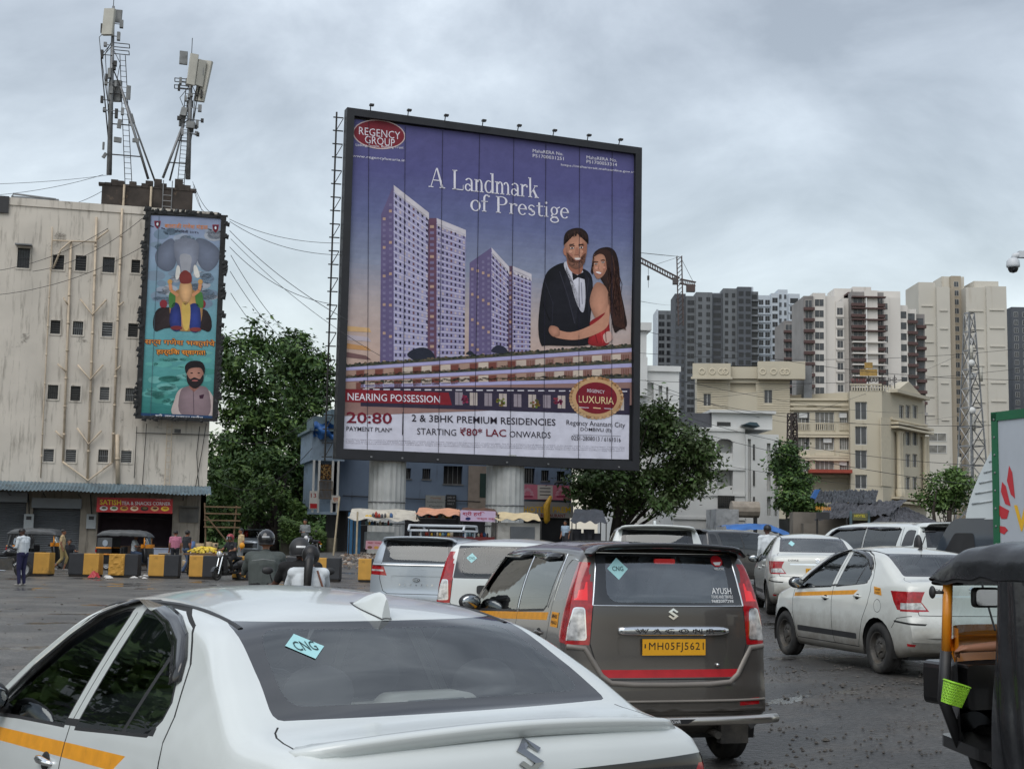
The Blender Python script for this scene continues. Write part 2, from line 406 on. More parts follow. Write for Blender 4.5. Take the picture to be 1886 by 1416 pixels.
class Shell:
 AX={'L':(1,2),'R':(1,2),'Lc':(1,2),'Rc':(1,2),'rearc':(0,2),'rear':(0,2),'front':(0,2),'top':(0,1)}
 def __init__(s,P):
  s.P=P;s.T=pchip(P['top']);s.B=pchip(P['bottom']);s.W=pchip(P['width']);s.BELT=pchip(P['belt'])
  s.r=pchip(P['r']);s.c=pchip(P['crown'])
  y0,y1=P['top'][0][0],P['top'][-1][0]
  if y0>y1:y0,y1=y1,y0
  ys=[y0];y=y0;N=4000;acc=0;pz=s.T(y0)
  for i in range(1,N+1):
   yy=y0+(y1-y0)*i/N;zz=s.T(yy);acc+=math.hypot((y1-y0)/N,zz-pz);pz=zz
   if acc>=P.get('ds',0.055)or i==N:ys.append(yy);acc=0
  n1,n2,n3=18,6,8
  V=[];F=[]
  M=2*(n1+n2+n3)+1
  for y in ys:
   half=s.section(y,n1,n2,n3)
   for(x,z)in half[:-1]:V.append(s.warp(-x,y,z))
   V.append(s.warp(0,y,half[-1][1]))
   for(x,z)in reversed(half[:-1]):V.append(s.warp(x,y,z))
  M=len(V)//len(ys)
  for i in range(len(ys)-1):
   for j in range(M-1):
    a=i*M+j;F.append((a,a+1,a+M+1,a+M))
   F.append((i*M+M-1,i*M,(i+1)*M,(i+1)*M+M-1))
  F.append(tuple(range(M-1,-1,-1)));e=(len(ys)-1)*M;F.append(tuple(range(e,e+M)))
  me=bpy.data.meshes.new('hull');me.from_pydata([tuple(v)for v in V],[],F)
  s.bm=bmesh.new();s.bm.from_mesh(me);bpy.data.meshes.remove(me)
  bmesh.ops.recalc_face_normals(s.bm,faces=s.bm.faces)
  for e in P.get('dent',()):
   for v in s.bm.verts:v.co=e(v.co)
  s.bm.normal_update()
  s.lay=s.bm.faces.layers.int.new('reg')
  b2=s.bm.copy();s.hv=[v.co.copy()for v in b2.verts];s.hn=[v.normal.copy()for v in b2.verts]
  s.hf=[[v.index for v in f.verts]for f in b2.faces]
  s.bvh=BVHTree.FromPolygons(s.hv,s.hf);b2.free()
  s.names=['body']
 def side(s,y,z):
  P=s.P;wb=s.W(y);zb=s.BELT(y);zc=P['zc'];sh=P.get('sh',0.04)
  if z<=zb:
   x=wb*(1-P.get('tuck',0.10)*max(0,(zc-z)/zc)**2-sh*max(0,(z-zc)/max(0.05,zb-zc))**2)
  else:
   t=z-zb;x=wb*(1-sh)-P['lean']*t-P.get('curv',0.25)*t*t
  for(fz,am,wd)in P.get('crease',()):
   x+=am*math.exp(-((z-fz(y))/wd)**2)*smoothstep(-2.0,-1.4,y)*smoothstep(1.9,1.2,y)if False else am*math.exp(-((z-fz(y))/wd)**2)
  return x
 def section(s,y,n1,n2,n3):
  T,B=s.T(y),s.B(y);c=min(s.c(y),(T-B)*0.2);r=min(s.r(y),(T-B-c)*0.45);zt=T-c-r
  out=[(s.side(y,B)*0.5,B)]
  for i in range(n1+1):
   t=i/n1;z=B+(zt-B)*t;out.append((s.side(y,z)-(0.04*max(0,1-t*n1/2.5)**2),z))
  X1=s.side(y,zt);rx=r*s.P.get('rx',1.5);sl=(s.side(y,zt)-s.side(y,zt-0.02))/0.02
  for i in range(1,n2+1):
   a=PI/2*i/n2;out.append((X1+sl*r*math.sin(a)*0.5-rx*(1-math.cos(a)),zt+r*math.sin(a)))
  xe=out[-1][0]
  for i in range(1,n3+1):
   x=xe*(1-i/n3);out.append((x,zt+r+c*(1-(x/xe)**2)))
  return out
 def warp(s,x,y,z):
  P=s.P;u=abs(x)/P['wmax']
  y0,D=P['rear_bow'];
  if y<y0:y+=D*u**3*smoothstep(y0,P['top'][0][0]*0.98 if P['top'][0][0]<0 else-1.9,y)if False else D*u**P.get('bowp',3)*smoothstep(0,1,(y0-y)/(y0-min(P['top'][0][0],P['top'][-1][0])))
  y0,D=P['front_bow']
  if y>y0:y-=D*u**3*smoothstep(0,1,(y-y0)/(max(P['top'][0][0],P['top'][-1][0])-y0))
  return Vector((x,y,z))
# cutting
 def reg(s,name):
  if name not in s.names:s.names.append(name)
  return s.names.index(name)
 def ok(s,f,side):
  n=f.normal;c=f.calc_center_median()
  if side=='L':return c.x<0 and n.x<-0.22
  if side=='R':return c.x>0 and n.x>0.22
  if side=='Lc':return c.x<-s.P.get('cx',0)and n.x<-0.04 and c.y<-1.2
  if side=='Rc':return c.x>s.P.get('cx',0)and n.x>0.04 and c.y<-1.2
  if side=='rearc':return c.y<-1.70 and n.y<-0.02
  if side=='rear':return c.y<-0.4 and n.y<-0.10
  if side=='front':return c.y>0 and n.y>0.10
  return n.z>0.4
 def cut(s,name,side,poly,only=None,zmin=None):
  i,j=s.AX[side];bm=s.bm;N=len(poly)
  ar=sum(poly[k][0]*poly[(k+1)%N][1]-poly[(k+1)%N][0]*poly[k][1]for k in range(N));sg=1 if ar>0 else-1
  lo=(min(p[0]for p in poly)-.002,min(p[1]for p in poly)-.002);hi=(max(p[0]for p in poly)+.002,max(p[1]for p in poly)+.002)
  fs=[]
  for f in bm.faces:
   a=[v.co[i]for v in f.verts];b=[v.co[j]for v in f.verts]
   if min(a)<=hi[0]and max(a)>=lo[0]and min(b)<=hi[1]and max(b)>=lo[1]and s.ok(f,side):
    if only is None or s.names[f[s.lay]]in only:fs.append(f)
  for k in range(N):
   a=poly[k];b=poly[(k+1)%N];ed=(b[0]-a[0],b[1]-a[1]);L=math.hypot(*ed)
   if L<1e-6:continue
   nn=[0,0,0];nn[i]=ed[1]/L*sg;nn[j]=-ed[0]/L*sg
   co=[0,0,0];co[i]=a[0];co[j]=a[1]
   n_=Vector(nn);c_=Vector(co)
   es={e for f in fs for e in f.edges};vs={v for f in fs for v in f.verts}
   r=bmesh.ops.bisect_plane(bm,geom=list(fs)+list(es)+list(vs),dist=1e-5,plane_co=c_,plane_no=n_)
   fs=[g for g in r['geom']if isinstance(g,bmesh.types.BMFace)and(g.calc_center_median()-c_).dot(n_)<0]
  q=s.reg(name)
  for f in fs:f[s.lay]=q
  return fs
 def both(s,name,poly,only=None):
  for sd in 'LR':s.cut(name,sd,poly,only)
 def ribbon(s,name,side,pts,w,only=None):
  for a,b in zip(pts,pts[1:]):
   d=Vector((b[0]-a[0],b[1]-a[1]));L=d.length;d/=L;n=Vector((-d.y,d.x))*w/2;e=d*w*0.4
   A=Vector(a)-e;B=Vector(b)+e
   s.cut(name,side,[tuple(A-n),tuple(B-n),tuple(B+n),tuple(A+n)],only)
 def remove(s,name):
  q=s.names.index(name);fs=[f for f in s.bm.faces if f[s.lay]==q]
  bmesh.ops.delete(s.bm,geom=fs,context='FACES')
 def inset(s,name,th,depth):
  q=s.names.index(name);fs=[f for f in s.bm.faces if f[s.lay]==q]
  s.bm.normal_update();bmesh.ops.inset_region(s.bm,faces=fs,thickness=th,depth=depth,use_even_offset=True)
 def push(s,name,depth):
  """move a region straight in or out along the car with a small skirt round it"""
  s.inset(name,0.004,0.0)
  q=s.names.index(name)
  vs={v for f in s.bm.faces if f[s.lay]==q for v in f.verts}
  inner=[v for v in vs if all(f[s.lay]==q for f in v.link_faces)]
  for v in inner:v.co+=v.normal*depth
# points on the shell
 def pt(s,side,a,b,off=0.0):
  o,d={'L':(Vector((-3,a,b)),Vector((1,0,0))),'R':(Vector((3,a,b)),Vector((-1,0,0))),'rear':(Vector((a,-4,b)),Vector((0,1,0))),'front':(Vector((a,4,b)),Vector((0,-1,0))),'top':(Vector((a,b,4)),Vector((0,0,-1)))}[side]
  h=s.bvh.ray_cast(o,d)
  if h[0]is None:
   h=s.bvh.find_nearest(o+d*3)
  n=h[1]
  if n.dot(d)>0:n=-n
  return h[0]+n*off,n
 def decal_text(s,txt,side,cx,cz,width,height,m,parent,name='lettering',off=0.003,bold=0.0,flip=False,rot=0.0,extrude=0):
  me=text_mesh(txt,1.0,bold,res=2);x0,y0,x1,y1=text_bounds(me);mb=MB()
  for v in me.vertices:
   u=((v.co.x-x0)/(x1-x0)-0.5)*width;w=((v.co.y-y0)/(y1-y0)-0.5)*height
   u,w=u*math.cos(rot)-w*math.sin(rot),u*math.sin(rot)+w*math.cos(rot)
   if side in('R','rear','top'):a=cx+u
   else:a=cx-u
   mb.v.append(tuple(s.pt(side,a,cz+w,off)[0]))
  for p in me.polygons:mb.face(p.vertices)
  bpy.data.meshes.remove(me)
  return mb.build(name,m,parent)
 def decal(s,polys,side,m,parent,name,off=0.002,res=0.06):
  """thin film (stickers, plates) lying on the shell"""
  mb=MB();mb.smooth=True
  for poly in polys:
   c=(sum(p[0]for p in poly)/len(poly),sum(p[1]for p in poly)/len(poly));P=[]
   N=len(poly);k=len(mb.v);mb.v.append(tuple(s.pt(side,*c,off)[0]));n=0;rings=[]
   for t in(0.5,1.0):
    ring=[]
    for i in range(N):
     a,b=poly[i],poly[(i+1)%N];q=max(1,int(math.hypot(b[0]-a[0],b[1]-a[1])/res))
     for e in range(q):
      p=(a[0]+(b[0]-a[0])*e/q,a[1]+(b[1]-a[1])*e/q);p=(c[0]+(p[0]-c[0])*t,c[1]+(p[1]-c[1])*t)
      ring.append(len(mb.v));mb.v.append(tuple(s.pt(side,*p,off)[0]))
    rings.append(ring)
   M=len(rings[0])
   for i in range(M):
    j=(i+1)%M;mb.face((k,rings[0][i],rings[0][j]));mb.face((rings[0][i],rings[1][i],rings[1][j],rings[0][j]))
  return mb.build(name,m,parent)
 def strip(s,side,pts,w,th,m,parent,name,closed=False):
  """raised bar along a line on the shell"""
  mb=MB();mb.smooth=True;P=[]
  for a,b in pts:
   p,n=s.pt(side,a,b);P.append((p,n))
  for i,(p,n)in enumerate(P):
   d=(P[min(i+1,len(P)-1)][0]-P[max(i-1,0)][0]).normalized();t=n.cross(d).normalized()
   for(u,h)in((-w/2,-0.002),(-w/2*0.8,th*0.8),(0,th),(w/2*0.8,th*0.8),(w/2,-0.002)):mb.v.append(tuple(p+t*u+n*h))
  for i in range(len(P)-1):
   for k in range(4):a=i*5+k;mb.face((a,a+1,a+6,a+5))
  return mb.build(name,m,parent)
# output
 def build(s,parent,mats,partname=None):
  """one mesh per region; every region keeps the smooth shading of the whole shell"""
  bm=s.bm;bm.verts.index_update();groups={}
  for f in bm.faces:groups.setdefault(s.names[f[s.lay]],[]).append(f)
  out={}
  alias={}
  for nm,fs in groups.items():
   key=mats[nm][0];alias.setdefault(key,[]).append((nm,fs))
  for part,lst in alias.items():
   islands=[lst]
   vs={};V=[];F=[];MI=[];ml=[]
   for nm,fs in lst:
    mm=mats[nm][1]
    if mm not in ml:ml.append(mm)
    for f in fs:
     idx=[]
     for v in f.verts:
      if v.index not in vs:vs[v.index]=len(V);V.append(v.co.copy())
      idx.append(vs[v.index])
     F.append(idx);MI.append(ml.index(mm))
   pn=part.split('#')[0]
   me=bpy.data.meshes.new(pn);me.from_pydata([tuple(v)for v in V],[],F)
   for mm in ml:me.materials.append(mm)
   for p,k in zip(me.polygons,MI):p.material_index=k;p.use_smooth=True
   me.update()
   no=[]
   for v in V:
    loc,n,fi,d=s.bvh.find_nearest(v);hf=s.hf[fi]
    if len(hf)>6:no.append(tuple(n));continue
    w=poly_3d_calc([s.hv[k]for k in hf],loc);q=Vector((0,0,0))
    for k,ww in zip(hf,w):q+=s.hn[k]*ww
    no.append(tuple(q.normalized()))
   me.normals_split_custom_set_from_vertices(no)
   o=bpy.data.objects.new(pn,me);COL.objects.link(o);o.parent=parent;out[part]=o
  s.bm.free()
  return out
def car_paint(name,col,rough=0.28,metal=0.0,dirt=0.5,dcol=(0.16,0.135,0.105),coat=0.8):
 if name in MATS:return MATS[name]
 m=mat(name,col,rough,metal,var=0.03,vscale=2.0,coat=coat);nt=m.node_tree;N=nt.nodes;L=nt.links;p=N['Principled BSDF']
 src=p.inputs['Base Color'].links[0].from_socket
 tc=N.new('ShaderNodeTexCoord');sp=N.new('ShaderNodeSeparateXYZ');L.new(tc.outputs['Object'],sp.inputs[0])
 n=N.new('ShaderNodeTexNoise');n.inputs['Scale'].default_value=3.5;n.inputs['Detail'].default_value=8;n.inputs['Roughness'].default_value=0.7;L.new(tc.outputs['Object'],n.inputs['Vector'])
 k=N.new('ShaderNodeMath');k.operation='MULTIPLY_ADD';k.inputs[1].default_value=-0.55;L.new(n.outputs['Fac'],k.inputs[0]);L.new(sp.outputs['Z'],k.inputs[2])
 r=N.new('ShaderNodeMapRange');r.inputs['From Min'].default_value=0.42;r.inputs['From Max'].default_value=0.0;r.inputs['To Min'].default_value=0;r.inputs['To Max'].default_value=dirt;L.new(k.outputs[0],r.inputs['Value'])
 mx=N.new('ShaderNodeMix');mx.data_type='RGBA';L.new(r.outputs[0],mx.inputs['Factor']);L.new(src,mx.inputs['A']);mx.inputs['B'].default_value=(*dcol,1)
 L.new(mx.outputs['Result'],p.inputs['Base Color'])
 return m
M_WHITE=car_paint('white_paint',(0.63,0.665,0.655))
M_WHITE2=car_paint('white_paint_dusty',(0.61,0.625,0.59),dirt=0.85)
M_GREYC=car_paint('brown_grey_paint',(0.085,0.078,0.072),rough=0.32,metal=0.35,dirt=0.25)
M_SILVER=car_paint('silver_paint',(0.42,0.47,0.52),rough=0.3,metal=0.4,dirt=0.2)
M_DKGREY=car_paint('dark_grey_paint',(0.05,0.05,0.052),rough=0.3,metal=0.3,dirt=0.3)
M_BLKPL=mat('black_plastic',(0.022,0.022,0.024),0.5,var=0.15,vscale=6)
M_BLKGL=mat('black_gloss',(0.012,0.012,0.014),0.12,var=0.0,coat=0.5)
M_FRIT=mat('black_glass_border',(0.028,0.03,0.034),0.10,var=0.0,coat=0.6)
M_GAP=mat('panel_gap',(0.012,0.012,0.012),0.7,var=0)
M_RUBBER=mat('tyre_rubber',(0.022,0.021,0.020),0.75,var=0.35,vscale=7,stain=(0.10,0.09,0.075),stain_scale=3,stain_lo=0.52)
M_STEEL=mat('steel_rim',(0.10,0.095,0.088),0.55,0.5,var=0.25,vscale=9,stain=(0.13,0.11,0.085),stain_scale=5,stain_lo=0.5)
M_ALLOY=mat('alloy_rim',(0.45,0.46,0.47),0.35,0.7,var=0.1)
M_CHROME=mat('chrome',(0.78,0.79,0.80),0.10,1.0,var=0.04)
M_MIRR=mat('mirror_glass',(0.35,0.37,0.38),0.05,1.0,var=0.02)
M_REDLT=mat('red_lamp_lens',(0.30,0.006,0.010),0.10,var=0.35,vscale=26,coat=0.8,emit=(0.6,0.01,0.015),estr=0.04)
M_REDON=mat('red_lamp_lit',(0.55,0.012,0.016),0.12,var=0.1,vscale=25,coat=0.6,emit=(1.0,0.03,0.035),estr=0.28)
M_CLRLT=mat('clear_lamp_lens',(0.55,0.55,0.55),0.14,0.3,var=0.45,vscale=22,coat=0.8)
M_GLASS=mat_glass('car_glass',(0.62,0.67,0.66),base=0.03)
M_GLASSR=mat_glass('rear_glass',(0.84,0.88,0.87),base=0.11)
M_GLASSD=mat_glass('tinted_glass',(0.30,0.33,0.34),base=0.05)
M_SEAT=mat('seat_fabric',(0.035,0.036,0.04),0.85,var=0.2,vscale=8)
M_SEATL=mat('pale_trim',(0.50,0.51,0.49),0.7,var=0.08)
M_YEL=mat('yellow_tape',S(222,150,30),0.5,var=0.12,vscale=14,stain=S(150,105,40),stain_scale=9,stain_lo=0.62)
M_PLATE=mat('yellow_plate',S(228,165,30),0.45,var=0.05)
M_PLATEW=mat('white_plate',(0.7,0.7,0.7),0.45,var=0.05)
M_INK=mat('black_ink',(0.008,0.008,0.01),0.6,var=0)
M_WINK=mat('white_ink',(0.75,0.77,0.78),0.6,var=0)
M_AQUA=mat('pale_blue_sticker',S(165,215,218),0.5,var=0.06)
def wheel(parent,x,y,r,w=0.17,rimmat=None,n=32,z=None,spokes=True,hub=True):
 """x signed: outside of the wheel faces away from the car"""
 s=1 if x>0 else-1;z=r if z is None else z
 e=empty('wheel');e.parent=parent;e.location=(x,y,z)
 t=MB();t.smooth=True;R0=r*0.62
 prof=[(R0,-w/2*0.92),(r*0.80,-w/2*1.04),(r*0.94,-w/2*0.93),(r,-w/2*0.72),(r,-w*0.1),(r*0.985,-w*0.08),(r*0.985,w*0.08),(r,w*0.1),(r,w/2*0.72),(r*0.94,w/2*0.93),(r*0.80,w/2*1.04),(R0,w/2*0.92)]
 t.lathe([(a,b)for a,b in prof],axis='x',n=n,closed=True);t.build('tyre',M_RUBBER,e)
 m=MB();m.smooth=False;o=s*w/2
 m.lathe([(R0+0.004,s*w/2*0.95),(R0*0.96,s*w/2*0.9),(R0*0.88,o*0.35),(R0*0.70,o*0.30),(R0*0.62,o*0.55),(R0*0.42,o*0.62),(R0*0.30,o*0.5),(R0*0.26,o*0.75),(0.001,o*0.78)],axis='x',n=n)
 if spokes:
  m.cm=1
  for k in range(8):
   a=2*PI*k/8;c=Vector((o*0.34,math.cos(a)*R0*0.78,math.sin(a)*R0*0.78));m.sphere(c,(0.006,R0*0.09,R0*0.09),8,4)
  m.cm=0
  for k in range(4):
   a=2*PI*k/4+0.4;c=Vector((o*0.66,math.cos(a)*R0*0.36,math.sin(a)*R0*0.36));m.sphere(c,(0.012,0.012,0.012),6,4)
 m.build('rim',[rimmat or M_STEEL,M_GAP],e)
 return e
def seat(parent,x,y,z=0.30,m=None,head=True,w=0.48,lean=0.30):
 e=empty('seat');e.parent=parent;e.location=(x,y,z)
 b=MB();b.smooth=True;b.sphere((0,0.05,0.12),(w/2,0.27,0.10),14,8);b.build('cushion',m or M_SEAT,e)
 k=MB();k.smooth=True
 def sec(u,v):
  a=2*PI*v;t=u;hw=w/2*(1-0.25*t**3)*(0.75 if u in(0,1)else 1);th=0.075*(0.6 if u in(0,1)else 1)
  ca,sa=math.cos(a),math.sin(a);q=0.5
  return(hw*math.copysign(abs(ca)**q,ca),-0.20-lean*0.62*t+th*math.copysign(abs(sa)**q,sa),0.12+0.60*t)
 k.grid(8,20,sec);k.build('seat_back',m or M_SEAT,e)
 if head:
  h=MB();h.smooth=True;h.sphere((0,-0.20-lean*0.62-0.03,0.83),(0.135,0.06,0.095),14,8);h.build('headrest',m or M_SEAT,e)
 return e
def mirror(parent,side,y,z,x,m):
 s=-1 if side=='L' else 1;b=MB();b.smooth=True
 b.sphere((s*(x+0.11),y,z),(0.105,0.06,0.075),14,8);b.tube([(s*(x-0.05),y+0.03,z-0.06),(s*(x+0.05),y+0.02,z-0.045)],0.022,8)
 o=b.build('wing_mirror',m,parent)
 g=MB();g.smooth=True;g.sphere((s*(x+0.11),y-0.047,z),(0.088,0.016,0.06),14,6);g.build('mirror_glass',M_MIRR,o)
 return o
def door_handle(sh,parent,side,y,z,m):
 s=-1 if side=='L' else 1;p,n=sh.pt(side,y,z);b=MB();b.smooth=True
 P=[]
 for i in range(9):
  t=i/8;yy=y-0.085+0.17*t;q,_n=sh.pt(side,yy,z+0.004*math.sin(PI*t));P.append(q+n*(0.028*math.sin(PI*t)**0.5-0.006))
 b.tube(P,[0.010+0.006*math.sin(PI*i/8)for i in range(9)],8);b.build('door_handle',m,parent)
 c=MB();c.smooth=True
 Mx=n.to_track_quat('Z','Y').to_matrix();c.sphere(p+n*0.0005,(0.055,0.036,0.003),14,4,Mx);c.build('handle_shade',M_GAP,parent)  # thin black disc stands in for the shade in the handle hollow
def visor(sh,parent,side,pts,m,w=0.070,flare=0.032):
 """smoked rain guard above a side window"""
 b=MB();b.smooth=True;n=len(pts)
 P=[sh.pt(side,*p)for p in pts]
 cy=sum(p[0]for p in pts)/n;cz=min(p[1]for p in pts)-0.15
 for i,(p,nn)in enumerate(P):
  d=(P[min(i+1,n-1)][0]-P[max(i-1,0)][0]).normalized();t=nn.cross(d).normalized()
  if t.dot(Vector((0,cy,cz))-Vector((0,p.y,p.z)))<0:t=-t
  e=0.55 if i in(0,n-1)else 1
  for(u,h)in((-0.008,0.003),(0.012,0.016),(w*0.5*e,flare*0.75),(w*e,flare*0.85),(w*e,flare*0.70),(w*0.5*e,flare*0.6),(0.012,0.008)):b.v.append(tuple(p+t*u+nn*h))
 for i in range(n-1):
  for k in range(7):a=i*7+k;c=i*7+(k+1)%7;b.face((a,c,c+7,a+7))
 b.face(range(7));b.face(range((n-1)*7,n*7))
 return b.build('rain_guard',m,parent)
def arch_wells(parent,ys,r,wx,deep=0.22):
 for y in ys:
  for s in(-1,1):
   b=MB();b.smooth=True;n=22
   for i in range(n+1):
    a=-0.35+(PI+0.7)*i/n
    for xx in(wx,wx-deep):b.v.append((s*xx,y+math.cos(a)*r,0.31+math.sin(a)*r))
   for i in range(n):b.face((2*i,2*i+1,2*i+3,2*i+2))
   k=len(b.v);b.v+=[(s*(wx-deep),y+math.cos(-0.35+(PI+0.7)*i/n)*r,0.31+math.sin(-0.35+(PI+0.7)*i/n)*r)for i in range(n+1)];b.face(range(k,k+n+1))
   b.build('wheel_arch',M_GAP,parent)
def arch_poly(y,r,n=22,z=0.31):return[(y+math.cos(2*PI*i/n)*r,z+math.sin(2*PI*i/n)*r)for i in range(n)]
def circle(cx,cz,rx,rz=None,n=16):return[(cx+math.cos(2*PI*i/n)*rx,cz+math.sin(2*PI*i/n)*(rz or rx))for i in range(n)]
def s_badge(sh,parent,side,cx,cz,h,m=None):
 """the angular S emblem, two mirrored hooks"""
 full=[(0,.5),(-.5,.18),(.14,-.20),(-.02,-.30),(-.34,-.10),(-.5,-.20),(0,-.5),(.5,-.18),(-.14,.20),(.02,.30),(.34,.10),(.5,.20)]
 b=MB()
 for off in(0.001,0.008):
  for x,z in full:b.v.append(tuple(sh.pt(side,cx+x*h*0.95,cz+z*h,off)[0]))
 n=len(full)
 for q in((0,1,8,9),(0,9,10,11),(1,2,7,8),(6,7,2,3),(6,3,4,5)):b.face([n+i for i in q])
 for i in range(n):j=(i+1)%n;b.face((i,j,n+j,n+i))
 return b.build('emblem',m or M_CHROME,parent,fix=False)
def plate(sh,parent,cx,cz,w,h,txt,m=None,y=None):
 p,n=sh.pt('rear',cx,cz);y=p.y-0.012 if y is None else y
 b=MB();b.box(cx-w/2,cx+w/2,y-0.006,y,cz-h/2,cz+h/2);o=b.build('number_plate',m or M_PLATE,parent)
 me=text_mesh(txt,1.0,0.0,res=2,spacing=1.12);x0,y0,x1,y1=text_bounds(me);t=MB()
 lx0,lx1=cx-w/2+w*0.10,cx+w/2-w*0.03
 for v in me.vertices:t.v.append((lx0+(v.co.x-x0)/(x1-x0)*(lx1-lx0),y-0.0075,cz-h*0.30+(v.co.y-y0)/(y1-y0)*h*0.60))
 for f in me.polygons:t.face(f.vertices)
 t.box(cx-w/2+w*0.03,cx-w/2+w*0.05,y-0.0075,y-0.0065,cz-h*0.05,cz+h*0.2)
 t.build('plate_lettering',M_INK,o,fix=False)
 return o
# saloon cars
def saloon(name,loc,yaw,label,paint,new=False,stripe=True,guards=True,shark=False,tail='lamp',mirrors='L',plate_txt=None,group=None,badge_txt=None,detail=True,rod=False):
 P=dict(top=[(-1.995,0.46),(-1.99,0.60),(-1.97,0.66),(-1.93,0.74),(-1.905,0.98),(-1.875,1.055),(-1.82,1.085),(-1.60,1.108),(-1.55,1.126),(-1.30,1.255),(-1.0,1.398),(-0.85,1.428),(-0.55,1.462),(-0.2,1.474),(0.1,1.463),(0.38,1.415),(0.75,1.22),(1.08,0.99),(1.16,0.955),(1.5,0.88),(1.8,0.78),(1.92,0.68),(1.97,0.55),(1.995,0.42)],bottom=[(-1.995,0.40),(-1.9,0.28),(-1.5,0.20),(1.5,0.18),(1.9,0.2),(1.995,0.30)],width=[(-2.0,0.76),(-1.85,0.80),(-1.5,0.845),(-1.1,0.865),(0,0.862),(1.1,0.862),(1.5,0.84),(1.8,0.79),(2.0,0.70)],belt=[(-2.0,0.97),(-1.3,1.02),(-0.9,1.00),(-0.1,0.95),(0.9,0.885),(1.5,0.80),(2,0.62)],r=[(-2,0.05),(-1.85,0.05),(-1.5,0.07),(-1.0,0.07),(0.3,0.07),(1.0,0.06),(1.6,0.08),(2,0.06)],crown=[(-2,0.03),(-1.5,0.02),(-1.0,0.035),(0.3,0.045),(1.0,0.04),(2,0.03)],zc=0.60,lean=0.50,curv=0.18,wmax=0.865,rear_bow=(-1.45,0.16),front_bow=(1.3,0.38),sh=0.045,crease=((lambda y:0.80+0.04*(-y)/1.5,0.006,0.035),))
 if new:
  P['top']=[q for q in P['top']if not(-1.95<q[0]<-1.58)]+[(-1.94,0.74),(-1.925,0.98),(-1.91,1.055),(-1.87,1.085),(-1.80,1.10),(-1.60,1.118)];P['top'].sort();P['rear_bow']=(-1.45,0.10)
 sh=Shell(P);X=empty(name,loc,yaw,label,'car',group)
 ro=[(-0.635,1.127),(0.635,1.127),(0.555,1.384),(-0.555,1.384)]
 P['cx']=0.62 if new else 0
 sh.cut('rear_border','rear',rpoly(ro,0.03))
 sh.cut('rear_pane','rear',rpoly([(-0.575,1.158),(0.575,1.158),(0.500,1.362),(-0.500,1.362)],0.07,4))
 fo=[(-0.70,0.99),(0.70,0.99),(0.56,1.405),(-0.56,1.405)]
 sh.cut('front_border','front',rpoly(fo,0.04));sh.cut('front_pane','front',rpoly(grow(fo,-0.035),0.06))
 A=[(0.84,0.905),(0.66,1.055),(0.42,1.215),(0.18,1.325),(-0.02,1.368),(-0.085,1.374),(-0.075,0.961)]
 B=[(-0.225,0.969),(-0.235,1.380),(-0.45,1.372),(-0.68,1.33),(-0.86,1.255),(-0.985,1.13),(-0.985,1.085),(-0.93,1.032)]
 for sd in 'LR':
  sh.cut('surround'+sd,sd,grow(A,0.012));sh.cut('surround'+sd,sd,grow(B,0.012));sh.cut('surround'+sd,sd,[(0.86,0.885),(-0.98,1.03),(-0.98,1.055),(0.86,0.91)],('body','surround'+sd))
  sh.cut('front_side_pane'+sd,sd,A);sh.cut('rear_side_pane'+sd,sd,B)
  sh.ribbon('surround'+sd,sd,[(-0.705,1.0),(-0.775,1.31)],0.03,only=('rear_side_pane'+sd,))
  gap=('body',)
  sh.ribbon('gap',sd,[(-0.150,0.99),(-0.150,0.80),(-0.165,0.45),(-0.20,0.27)],0.010,gap)
  sh.ribbon('gap',sd,[(-0.150,0.96),(-0.152,1.37)],0.008,gap)
  sh.ribbon('gap',sd,[(0.93,0.88),(0.93,0.62),(0.86,0.40),(0.82,0.27)],0.010,gap)
  sh.ribbon('gap',sd,[(-0.20,0.275),(0.82,0.275)],0.010,gap)
  sh.ribbon('gap',sd,[(-0.20,0.275),(-0.80,0.275),(-0.86,0.40),(-0.93,0.60),(-1.06,0.80),(-1.10,0.95),(-1.075,1.10),(-0.97,1.25),(-0.80,1.36),(-0.6,1.405),(-0.2,1.418),(0.1,1.405),(0.35,1.33),(0.62,1.16),(0.93,0.93)],0.010,gap)
  if stripe:sh.cut('stripe'+sd,sd,[(0.90,0.845),(-0.80,0.945),(-0.70,0.885),(0.90,0.795)],gap)
  if not new:
   sh.cut('side_strip'+sd,sd,rpoly([(0.80,0.36),(-0.78,0.36),(-0.78,0.43),(0.80,0.43)],0.02),gap)
   sh.ribbon('gap',sd,circle(-1.28,0.78,0.075,n=14)+[(-1.205,0.78)],0.006,gap)
  sh.ribbon('gap',sd,[(-1.57,0.55),(-1.66,0.66),(-1.84,0.69)],0.008,gap)
  sh.cut('archhole',sd,arch_poly(-1.255,0.335));sh.cut('archhole',sd,arch_poly(1.195,0.335))
  sh.ribbon('gap',sd,[(-1.02,1.38),(-1.40,1.21),(-1.62,1.11)],0.004,gap)if False else None
 gap=('body',)
 if new:
  sh.ribbon('gap','rear',[(-0.655,1.10),(-0.64,1.04),(0.64,1.04),(0.655,1.10)],0.004,gap)if False else None
  sh.cut('lamp_bar','rearc',[(-0.95,0.84),(0.95,0.84),(0.95,0.99),(-0.95,0.99)])
  for s in(-1,1):
   sh.cut('lamp_bar',('L' if s<0 else 'R')+'c',[(-1.92,0.84),(-1.66,0.86),(-1.62,0.99),(-1.92,0.99)])
   sh.cut('tail_lamp'+('L' if s<0 else 'R'),'rearc',[(s*0.64,0.86),(s*0.88,0.86),(s*0.88,0.955),(s*0.72,0.958)])
 else:
